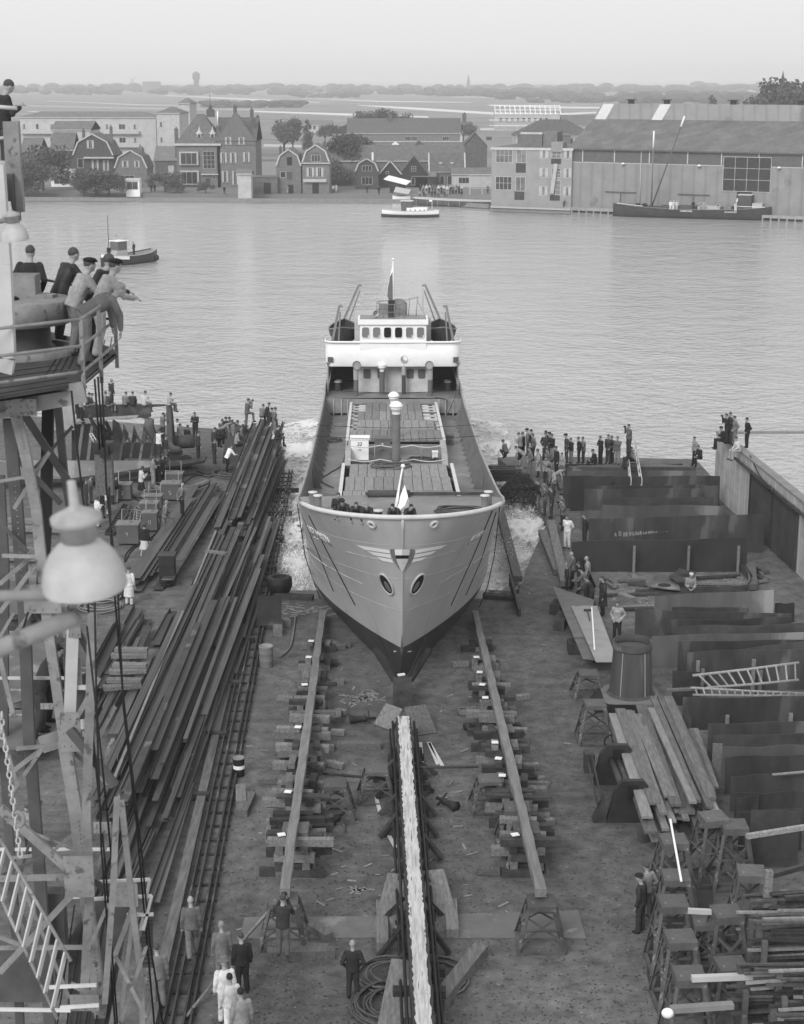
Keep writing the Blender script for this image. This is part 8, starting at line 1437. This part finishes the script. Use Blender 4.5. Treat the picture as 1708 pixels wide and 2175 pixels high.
def template(pose):
 if pose in TPL: return TPL[pose]
 legs, arms, lean, arms2, head = pose; J = joints(legs, arms, lean, 0, arms2, head); D = {}; b = MB(); torso(b, J, -.015); hd = J['hdir']; up = Vector((1, 0, 0)).cross(hd).normalized(); M = Matrix((Vector((1, 0, 0)), hd, up)).transposed()
 chain(b, [J['nk'] - Vector((0, 0, .03)), J['hd'] - up * .06], [.06, .055]); b.ball(J['hd'], .1, 16, (.78, .98, 1.14), M); b.ball(J['hd'] - up * .055 + hd * .035, .07, 12, (.82, .95, .85), M); b.bar(J['hd'] + hd * .09 + up * .01, J['hd'] + hd * .118 - up * .028, .022, .022); b.ball(J['hd'] + hd * .09 + up * .028, .03, 8, (1.9, .5, .5), M); b.ball(J['hd'] + hd * .088 - up * .062, .022, 8, (1.3, .6, .5), M)
 for s in (-1, 1): b.ball(J['hd'] + Vector((s * .082, 0, 0)) - up * .01, .028, 8, (.4, .7, 1.1), M)
 hands = MB()
 for k, s in (('R', 1), ('L', -1)):
  chain(b, [J['sh' + k], J['el' + k], J['wr' + k]], [.052, .042, .03]); chain(b, [J['hp' + k], J['kn' + k], J['an' + k]], [.085, .055, .04]); d = (J['wr' + k] - J['el' + k]).normalized(); x = Vector((s, 0, 0)); y = d.cross(x).normalized(); pc = J['wr' + k] + d * .05; b.ball(pc, .042, 8, (.9, .55, 1.1), Matrix((x, y, d)).transposed())
  for f in range(4): a = pc + d * .035 + x * (.028 - f * .018); L = (.062, .075, .08, .068)[f]; hands.tube([a, a + d * L * .55 + y * .008, a + d * L * .95 + y * .03], [.0095, .009, .007], 6)
  a = pc - x * .03 + d * .0; hands.tube([a, a - x * .025 + d * .025, a - x * .03 + d * .055 + y * .01], [.011, .01, .008], 6)
 D['body'] = fuse(b, .018, 'body'); bm = bmesh.new(); bm.from_mesh(D['body']); hm = hands.mesh('h'); bm.from_mesh(hm); bm.to_mesh(D['body']); bm.free()
 j = MB(); torso(j, J, .022, .55 if legs not in ('sit', 'lounge', 'crouch') else .1)
 for k in 'RL': chain(j, [J['sh' + k], J['el' + k], J['el' + k] + (J['wr' + k] - J['el' + k]) * .93], [.078, .064, .05])
 D['jacket'] = fuse(j, .02, 'jacket'); q = MB(); q.ball(J['pel'], .15, 12, (1.12, .85, .9))
 for k in 'RL': chain(q, [J['hp' + k], J['kn' + k], J['an' + k] + Vector((0, 0, .02))], [.108, .085, .075])
 D['trousers'] = fuse(q, .02, 'trousers'); sh = MB()
 for k in 'RL':
  a = J['an' + k]; dn = (a - J['kn' + k]).normalized(); fw = Vector((0, 1, 0)) - dn * dn.y; fw = fw.normalized() if fw.length > .3 else Vector((0, 0, -1)); sh.ball(a + dn * .04 + fw * .06, .06, 10, (.75, 2.1, .75), Matrix((Vector((1, 0, 0)), fw, dn.cross(fw) if False else -dn)).transposed())
 D['shoes'] = sh.mesh('shoes'); hr = MB(); hr.ball(J['hd'] + up * .035 - hd * .012, .1, 14, (.86, 1.03, .98), M); m2 = hr; D['hair'] = hr.mesh('hair')
 cp = MB(); cp.ball(J['hd'] + up * .085, .12, 14, (.98, 1.05, .42), M); cp.ball(J['hd'] + up * .06 + hd * .1, .06, 10, (1.2, .9, .16), M); D['cap'] = cp.mesh('cap'); ht = MB(); ht.lathe(J['hd'] + up * .065, [(.001, -.005), (.17, -.005), (.175, .01), (.1, .015), (.095, .1), (.06, .12), (.001, .11)], 18, axis=up); D['hat'] = ht.mesh('hat')
 ct = MB(); torso(ct, J, .04, .0);
 ct.sheet([[J['pel'] + (J['wst'] - J['pel']) * .4 + Vector((.2 * math.cos(a), .15 * math.sin(a), 0)) for a in [2 * PI * i / 16 for i in range(17)]][::-1], [Vector((.24 * math.cos(a), .2 * math.sin(a), .42)) for a in [2 * PI * i / 16 for i in range(17)]][::-1]][::-1])
 for k in 'RL': chain(ct, [J['sh' + k], J['el' + k], J['wr' + k]], [.082, .068, .058])
 D['coat'] = ct.mesh('coat'); sk = MB(); sk.sheet([[J['pel'] + Vector((.15 * math.cos(a), .12 * math.sin(a), .08)) for a in [2 * PI * i / 18 for i in range(19)]], [Vector((.2 * math.cos(a), .17 * math.sin(a), J['pel'].z * .72)) for a in [2 * PI * i / 18 for i in range(19)]], [Vector(((.27 + .02 * math.cos(5 * a)) * math.cos(a), (.22 + .02 * math.cos(5 * a)) * math.sin(a), J['pel'].z * .42)) for a in [2 * PI * i / 18 for i in range(19)]]]); D['skirt'] = sk.mesh('skirt')
 hl = MB(); hl.ball(J['hd'] + up * .02 - hd * .035, .11, 14, (.95, .95, 1.15), M); D['longhair'] = hl.mesh('long_hair'); cm = MB(); w = (J['wrR'] + J['wrL']) / 2; cm.box(w + (w - J['chs']).normalized() * .09 + Vector((0, 0, .03)), (.15, .09, .1)); cm.lathe(w + (w - J['chs']).normalized() * .12 + Vector((0, 0, .03)), [(.03, 0), (.035, .06), (.001, .06)], 10, axis=(0, 1, 0)); D['camera'] = cm.mesh('camera'); D['top'] = J['hd'].z + .12; D['low'] = min(J['anR'].z, J['anL'].z) - .08; TPL[pose] = D; return D
POSE = {'st': ('stand', 'down', .03, None, .1), 'pk': ('stand', 'pocket', .02, None, .12), 'cr': ('stand', 'cross', .03, None, .1), 'cam': ('stand', 'camera', .05, None, .05), 'pt': ('stand', 'down', .05, 'point', 0), 'bk': ('stand', 'back', .02, None, .1), 'hd': ('stand', 'hold', .08, None, .35), 'wk': ('walk', 'down', .08, None, .1), 'si': ('sit', 'lap', .15, None, .25), 'sh': ('sit', 'hold', .1, None, .3), 'sc': ('sit', 'camera', .1, None, .1), 'co': ('crouch', 'lap', .35, None, 0), 'lo': ('lounge', 'lap', .1, None, .15), 'ra': ('tilt', 'rail', .75, None, -.2), 'rl': ('tilt', 'rail', .45, None, -.1), 'rh': ('tilt', 'hang', 1.1, None, -.1), 'bd': ('stride', 'hang', .95, None, -.2), 'sp': ('step', 'pocket', .1, 'lap', .1), 'spc': ('step', 'camera', .1, None, 0), 'pr': ('crouch', 'hang', 1.0, None, -.3), 'sd': ('stride', 'pocket', .05, None, .2)}
SK = mat('skin', .30, .6, .1, 4)
CL = {'k': .018, 'd': .035, 'g': .075, 'm': .13, 'l': .26, 'w': .6, 'x': .03}
def cloth(c): return mat('cloth_' + c, CL[c], .5 if c == 'x' else .9, .3, 7, rv=.25, bump=.5, bscale=9)
HC = {'k': .02, 'b': .06, 'f': .22}
def person(px, py, pose, face, top, bot, label, z=0, h=1.0, hat='b', grp='people watching the launch', Y=None, wear='jacket', seat=False, pos=None, cam_=False, kind='person'):
 D = template(POSE[pose]); loc = pos if pos is not None else (g(px, py, z) if Y is None else gy(px, py, Y));
 o = thing('person', label, 'person', loc, grp); o.rotation_euler = (0, 0, R(face)); o.scale = (h, h, h); link('body', D['body'], SK, o)
 if wear == 'coat': link('coat', D['coat'], cloth(top), o)
 elif wear == 'skirt': link('jacket', D['jacket'], cloth(top), o); link('skirt', D['skirt'], cloth(bot), o)
 else: link('jacket', D['jacket'], cloth(top), o)
 if wear != 'skirt': link('trousers', D['trousers'], cloth(bot), o)
 link('shoes', D['shoes'], cloth('k' if wear != 'skirt' else 'w'), o)
 if hat == 'c': link('hair', D['hair'], mat('hair_b', .06, .7, .3, 20), o); link('cap', D['cap'], cloth('k'), o)
 elif hat == 'C': link('cap', D['cap'], cloth('w'), o); link('hair', D['hair'], mat('hair_b', .06, .7, .3, 20), o)
 elif hat == 'h': link('hat', D['hat'], cloth('m'), o)
 elif hat == 'n': pass
 elif hat == 'L': link('long_hair', D['longhair'], mat('hair_b', .06, .7, .3, 20), o)
 else: link('hair', D['hair'], mat('hair_' + hat, HC[hat], .7, .3, 20), o)
 if pose in ('cam', 'sc', 'spc') or cam_: link('camera', D['camera'], M_black, o)
 return o
# rows: x y z pose facing top bottom hat size [Yfixed or -] wear | label
def crowd(rows, f=lambda x, y: (x, y), grp='people watching the launch'):
 for ln in rows.strip().split('\n'):
  a, lab = ln.split('|'); q = a.split(); x, y = f(float(q[0]), float(q[1])); Y = None if len(q) < 10 or q[9] == '-' else float(q[9])
  person(x, y, q[3], float(q[4]), q[5], q[6], lab.strip(), z=float(q[2]), h=float(q[8]), hat=q[7], grp=grp, Y=Y, wear=q[10] if len(q) > 10 else 'jacket')
crowd('''150 475 .9 co 60 m k b 1|young man squatting on the girder pile nearest the ship
318 500 .9 hd 60 l k b 1|man in pale jacket looking down at a paper in his hands
355 480 .9 cr 70 k k b .95|man in dark pullover just behind the one with the paper
412 450 .9 st 80 m m c 1|capped man at the very back of the left corner group
462 455 .9 st 80 k k k .98|dark-haired man next to the capped one at the back
478 515 .9 pk 95 m k b 1|man with hand on hip in grey jacket and dark trousers
365 600 .5 bd 80 l l b .95|figure in a light coat stooping over the girder pile
440 700 .2 pk 95 m m b 1.05|man in grey suit and tie below the stooping figure
625 520 1 pk 165 d d b 1.05|man in grey double suit facing the camera, hands pocketed
640 480 1 st 90 k k k 1|dark back view behind the grey-suited man
685 500 1 st 90 m m c 1|pale-capped man peeping over the dark jacket
710 520 1 cr 120 k l b 1|man in black jacket and light trousers with lowered head
762 690 .3 st 110 k k b 1.05|tall man in open black jacket looking at his feet
540 715 .2 st 90 l k b 1.02 - coat|person in long pale raincoat above the chain heap
655 700 .2 pk 120 m m b 1|grey-jacketed man behind the youth in the blouson
635 805 .1 pk 150 l d b 1|youth in light blouson with hands in front pockets
830 715 .6 st 130 l m b .88|boy in open pale jacket at the left end of the plates
885 540 1.1 st 100 d d c 1.05|tall capped man left of the boy in the dark jersey
940 545 1.1 cr 120 k m b .92|boy in black jersey with folded arms on the boards
1035 545 1.1 pk 95 k k b .95|first youth of the pair in the middle of the boards
1090 545 1.1 cr 100 m k b .95|second youth of the pair, in a crumpled grey jacket
1235 545 1.1 si 100 k k b 1|person sitting on a white box on the boards
1300 548 1.1 cr 120 k k b 1|man in black standing right beside the sitting one
1395 548 1.1 pk 140 x x b 1.05|tall man in long dark coat with white shirt front
1440 540 1.1 st 120 k k b .98|dark figure half hidden behind the pale trousers
1505 560 1.1 pt 150 m l b 1.02|man in short jacket and pale trousers gripping the gangway
1650 420 2.6 cam 110 m d b 1|photographer at the head of the gangway
1640 480 2.2 st 100 k k b 1|dark figure behind the gangway rail
1680 500 2 si 110 l d b 1.02|man in shirt sleeves sitting on the gangway head
1700 520 1.8 si 120 w k b 1|man in white shirt sitting lowest on the gangway
735 870 .2 bd -110 l d b 1|person in pale jacket bending toward the plates
730 960 .2 pk 80 l d b 1|man in light jacket with arm akimbo near the chains
540 1110 .05 pk 80 k m b 1.02|man in black pullover and grey trousers beside the chains
620 1180 .05 cam 90 m d h 1.02|photographer in a felt hat beside the chain heap
700 1215 .05 st 95 d d b 1.05|man in dark overalls climbing behind the photographer
680 930 .1 st 90 m d c 1|capped man behind the felt hat
830 1290 .1 st 100 m d c 1|capped man above the one in white''', lambda x, y: (1049.8 + .1736 * x, 889.2 + .1736 * y))
crowd('''430 800 .1 bk 150 w w b 1.05|man dressed all in white with hands behind his back
375 560 .1 cam 110 m d b 1|man shading his eyes just behind the one in white
665 760 .05 bk 110 x d b 1|youth in black jacket standing alone before the pale plate
500 1330 .05 cr 80 m k n 1.05|bald grey-jacketed man at the top of the plate table
425 1400 .05 st 80 d d f .85|boy with white hood hanging at the plate table
590 1400 .05 st 85 d d b .9|dark-clad boy between the two bald men
700 1370 .05 st 80 l m n 1|bald man in pale jacket at the plate table
690 1500 .05 rl 75 m d c 1|capped man resting his hands on the plate table
760 1600 .05 rl 75 x d b .95|youth in shiny leather jacket leaning on the plate table
905 1690 .05 st 100 x k b 1.08 - coat|person in long dark leather coat with a white scarf
1095 2030 .05 pk 160 l k b 1.05|man in checked jacket looking down right of the plate table''', lambda x, y: (1136.2 + .1589 * x, 1037.4 + .1589 * y))
crowd('''1465 1262 .1 co 180 l l C 1|crouching photographer in a pale jacket among the floor plates
1487 975 1.2 si 120 k k b 1|man in black sitting on the bollard near the wall
1475 985 .6 st 110 l k b 1|light-clad man behind the sitting man in black
1536 938 3.85 sh 90 k k k 1|leftmost boy of the group on the end of the brick wall
1543 942 3.85 cam 100 k k b 1|boy looking through a camera on the wall end
1551 942 3.85 cr 110 d d b 1.05|tallest boy of the group on the wall end
1560 946 3.85 pk 100 m m b .98|grey-clad boy standing right in the wall group
1586 951 3.8 pk 100 k k k 1|boy in black standing alone right of the wall group
1568 960 3.85 si 110 w l b 1|person in white sitting on the wall with dangling legs
1372 1950 0 pk 30 l m b 1|man in light shirt behind the capped yard worker
1360 1980 0 st 60 x d c 1.05|yard worker in dark jacket and cap watching beside the trestles
750 2121 0 pk 5 d d n .98|balding man in dark suit standing with hands in pockets
602 2031 .45 cam -5 d m b 1.05|man in grey suit on the timber step raising a camera
409 2032 .15 wk 10 m m n 1.05|bald worker in overalls walking on the rail track
474 2085 0 st 10 m m f 1.02|worker in pale grey overalls with a cap above the white ones
516 2110 0 st 20 k k b 1.02|man in dark clothes among the white overalls
480 2172 0 st 15 w w h 1.05|man in white overalls with belt and felt hat
492 2200 0 st 15 w w k 1|dark-haired man in white overalls in the middle
516 2240 0 st 20 l m k 1.05|man in pale overalls nearest to the camera
338 2140 0 st 15 m m b 1.05|worker in grey overalls between crane and rail track
172 1568 0 st 20 w l b 1 - coat|person in pale coat seen through the crane lattice
66 1815 0 st 160 l d b 1|person in a light top behind the lower crane beams''')
crowd('''72 728 19.3 pk -8 d d b 1.03|man in dark suit standing behind the slewing table
132 722 19.3 rl -50 x d b 1.05|man in dark jacket leaning on the rail, second from the left
162 752 19.3 rl -58 l m c 1.04|man in beret and pale jacket leaning on the crane rail
203 742 19.3 rl -60 d d b 1.05|man in dark jacket farthest out behind the crane rail
214 758 19.3 rl -62 l l c 1.05|man in flat cap and light jacket at the rail corner
184 778 19.3 rh -62 m m f 1.05|man in grey overalls bent right over the crane rail
14 372 22.35 hd -60 d d b 1|watcher on the high crane platform holding a pale bundle
88 1562 12.45 rl -75 d d c 1.05|man in cap leaning out from the lower crane platform
104 1540 12.45 rl -75 d k b 1.05|man behind the capped one on the lower crane platform''', grp='men watching from the crane')
crowd('''210 430 0 st -60 l k b 1 103|boy in pale shirt standing on the staging plank
165 430 0 st -60 k k b 1 104|dark figure left of the boy in the pale shirt
275 262 0 si -60 d l k .95 106|child with dark cap sitting left on the girder
310 258 0 si -60 m l b .9 106.5|child in grey jumper beside the dark-capped one
470 258 0 si -40 l d b 1 106|pale figure behind the crane cables on the girder
520 262 0 si -40 x l f 1 105.6|person in black jacket with fair hair on the girder
560 262 0 pt -40 x d f 1 107|person in black pointing toward the ship
715 262 0 si -30 m d b 1 106|boy in grey jacket sitting on the girder
805 260 0 si -5 d d b 1 106|youth in jacket and tie sitting centrally on the girder
940 258 0 sh -40 w l b 1.05 106|youth in white shirt looking into his hands on the girder
1235 262 0 sh -60 l m b .95 106|boy perched on the very corner of the stern post
1165 655 0 cam -50 m d b 1 106|man in grey jacket standing before the stern post
1110 690 0 si -50 d d k 1 107|head of a dark-haired boy beside the stern frame
1330 705 0 cr -50 w l b .95 108|boy in white shirt by the shaft tube
1362 735 0 st -50 l l b .85 107|smaller boy in pale clothes by the shaft tube
1440 650 0 si -30 x k b 1 108|man in black seated on the shaft tube
1548 650 0 cr 170 x x b 1.05 110|man in black suit facing the camera at the shore
1578 885 0 st -60 d k b 1.03 104|man in dark jacket with pocketed hands before the dark drum
1115 860 0 pt -50 w d b 1 103.5|person in white blouse holding on to the stern frame
1200 920 0 st -50 d m b 1 103.5|dark-clad climber on the stern frame''', ZK)
crowd('''930 320 0 cr -60 l l b 1.1|worker in pale overalls beside the hull talking
985 305 0 st -40 x k b 1.08|dark-haired man in dark jacket next to the pale overalls
1040 285 0 cam -50 x k b 1.08|man in dark clothes right of the talking pair
320 300 0 cr -60 k d k .9|boy with white badge standing at the hull bottom
395 470 0 st -60 w l L 1 - skirt|girl in light coat with her back turned in the children group
505 500 0 pk -60 k l k .95|boy in black jacket and shorts beside the welding set
460 515 0 st -60 l d b .9|boy in pale jacket at the edge of the children group
400 625 0 st -60 w m L .95 - skirt|girl in white blouse and grey skirt
350 675 0 st -60 k k k .92|boy in black with white shoes
290 775 0 cr -60 w w L 1 - coat|girl in white coat nearest the crane lamp
212 500 0 pk -60 m m b .95|boy in grey jacket left in the children group
158 530 0 st -60 d d b .9|leftmost boy of the children group
795 425 0 hd -60 w k L 1.05 - skirt|woman in white blouse and full dark skirt with camera
832 1110 0 wk -10 k w L 1 - skirt|girl in dark cardigan and checked pale skirt walking away
1262 640 .5 bk -60 m k n 1.05|bald man in grey jacket standing on the wide plates
1070 850 0 sp -60 m m f 1.05|man in pale overalls with one foot on the plates
655 1680 0 st -15 w w b 1.08 - coat|figure in long pale raincoat standing below the big lamp
565 1600 0 st -15 k k b 1|dark figure half hidden by the pale raincoat''', lambda x, y: (154.4 + .1844 * x, 975.7 + .1844 * y))
crowd('''860 625 0 spc -60 m m b 1.05 104|photographer kneeling on top of the tall steel heap
1235 410 0 si -90 d d b 1 106|boy sitting highest on the end of the steel heap
1140 430 0 si -40 m d b .95 107|boy peeping from behind the heap end
1300 520 0 si -50 d d k 1 105|boy bending forward on the heap end
1395 770 0 pk -70 m m b 1 104|boy in sweater standing at the right edge of the heap
1430 860 0 si -90 x x b 1 103|boy in black swinging his legs over the water
190 900 0 sh -60 d d b 1 106|boy in dark jersey leaning on the drum edge
280 850 0 si -60 d d b 1 106|boy huddled behind the leaning one on the drum
400 690 0 si -50 k l b 1 108|boy with white collar at the back of the heap group
465 690 0 si -60 k k k 1 108|dark-haired youth at the back of the heap group
330 740 0 si -50 m m b 1 107|boy with grey jersey in the middle of the heap group
395 800 0 si -50 m k c .95 106|capped boy in the middle of the heap group
390 900 0 bd -110 l k b .95 104|boy in white shirt stooping in the heap group
560 800 0 si -60 l d b 1 106|boy in pale pullover in the heap group
625 760 0 si -60 l d k 1 107|boy with raven hair and pale jacket in the heap group
560 960 0 st -40 l l b .9 104|small boy in light suit standing in the heap group
640 970 0 si -70 l d k 1 103.5|youth in pale jacket sitting against the heap
710 870 0 si -70 m d b 1 104.5|youth in checked jacket sitting against the heap
780 760 0 si -60 d d b 1 105.5|boy in dark jacket high beside the heap
215 1345 0 st -60 x x b .92 102|boy in black standing on a small tripod
470 1490 0 rl -60 w k b 1.03 101|man in white jacket leaning against the steel heap''', lambda x, y: (432.3 + .1085 * x, 839.8 + .1085 * y))
SG = 'crew on the forecastle'
for u, s, ps, fc, tp_, lab, hz in ((-2.55, 1.25, 'co', 190, 'd', 'crewman crouching behind the left bow rail', 'b'), (-2.2, 1.15, 'pr', 165, 'x', 'capped crewman lying over the left bow rail', 'c'), (-1.75, .75, 'pr', 175, 'd', 'crewman stretched on the bow rail beside the capped one', 'b'), (-1.3, .5, 'pr', 170, 'd', 'crewman hanging one arm down over the bow', 'f'), (-.2, .35, 'pr', 160, 'x', 'crewman in dark clothes lying behind the bow flag', 'k'), (.15, .3, 'pr', 200, 'x', 'dark-clad crewman at the foot of the bow flag', 'k')):
 person(0, 0, ps, fc, tp_, tp_, lab, pos=S(u, s + (.42 if ps == 'pr' else .3), 7.4), hat=hz, grp=SG, h=.95)
r = random.Random(31)
for i in range(30):
 x = 893 + (i % 15) * 6.3 + r.uniform(-1, 1); bk = i // 15; person(x, 413 - bk * 4, ['si', 'st'][bk] if r.random() < .8 else 'cr', 180 + r.uniform(-30, 30), r.choice('kdmlwlw'), r.choice('kdm'), '%s %s in the waterside crowd behind the pale barge' % (ORD[i % 15], ['sitting spectator from the left', 'standing spectator from the left'][bk]), z=.3 + (.5 if not bk else 0) + .3 * bk, hat=r.choice('bkf'), grp='crowd behind the pale barge')
crowd('''322 408 .3 st 180 k k b 1|left of two dark figures on the quay left of the villa
329 407 .3 st 180 k k b 1|right of two dark figures on the quay left of the villa
477 412 .3 st 180 k k b 1|dark figure standing before the villa steps
565 410 .3 st 180 m m b 1|taller figure in the outbuilding doorway
570 411 .3 st 180 w w L 1 - coat|figure in white at the outbuilding doorway
611 411 .3 hd 180 l l b 1|person in pale clothes before the loft house
641 410 .3 st 180 l d b 1|person in a light top beside the mansard house
708 410 .3 hd 180 w d b 1|person in white shirt right of the mansard house
714 408 .3 st 180 w w L 1 - coat|woman in a white dress right of the mansard house
805 413 .3 st 180 k k b 1|dark figure by the boat shed
780 410 .3 st 180 k d b 1|dark figure below the creeper cottage
950 411 .8 st 180 w m f 1|figure in white standing taller in the crowd
962 412 .8 st 180 k k b 1.05|figure in black suit at the right of the crowd
1036 411 .3 st 180 d d b 1|figure under the white gate frame
1197 440 .3 bd 200 m d b 1|man bending at the corner of office and warehouse
855 447 .5 st 0 k k b 1|dark skipper standing in the white launch
232 549 .6 st 180 k k b 1|dark figure on the bow deck of the tug
285 541 .6 st 60 d d b 1|man beside the wheelhouse of the tug
1424 446 1 st 160 w w C 1|left of three dockers in white on the sailing barge
1430 446 1 hd 200 w w C 1|middle of three dockers in white on the sailing barge
1437 446 1 st 180 w w C 1|right of three dockers in white on the sailing barge
1472 446 1 st 180 k k b 1|dark figure amidships on the sailing barge
1486 447 1 hd 180 l l b 1|left of the two pale dockers amidships
1495 447 1 st 180 l l b 1|right of the two pale dockers amidships
1524 447 1 bd 180 l w b 1|docker handling bags below the hoist door
1562 450 1 st 180 w w b 1|man in white beside the barge wheelhouse''', grp='people across the river')
# ---------------- the hazy air
m = MB(); m.bb(-6500, 6500, -60, 13500, -4.5, 75)
hz = bpy.data.materials.new('haze_air'); hz.use_nodes = True; hn = hz.node_tree.nodes; hn.clear()
ho = hn.new('ShaderNodeOutputMaterial'); hv = hn.new('ShaderNodeVolumePrincipled'); hv.inputs['Density'].default_value = .00029
hv.inputs['Color'].default_value = (1, 1, 1, 1); hv.inputs['Anisotropy'].default_value = .2
hz.node_tree.links.new(hv.outputs[0], ho.inputs['Volume'])
haze = link('haze', m.mesh('haze'), hz); haze['kind'] = 'stuff'; haze['label'] = 'thin pale haze over the river and meadows'
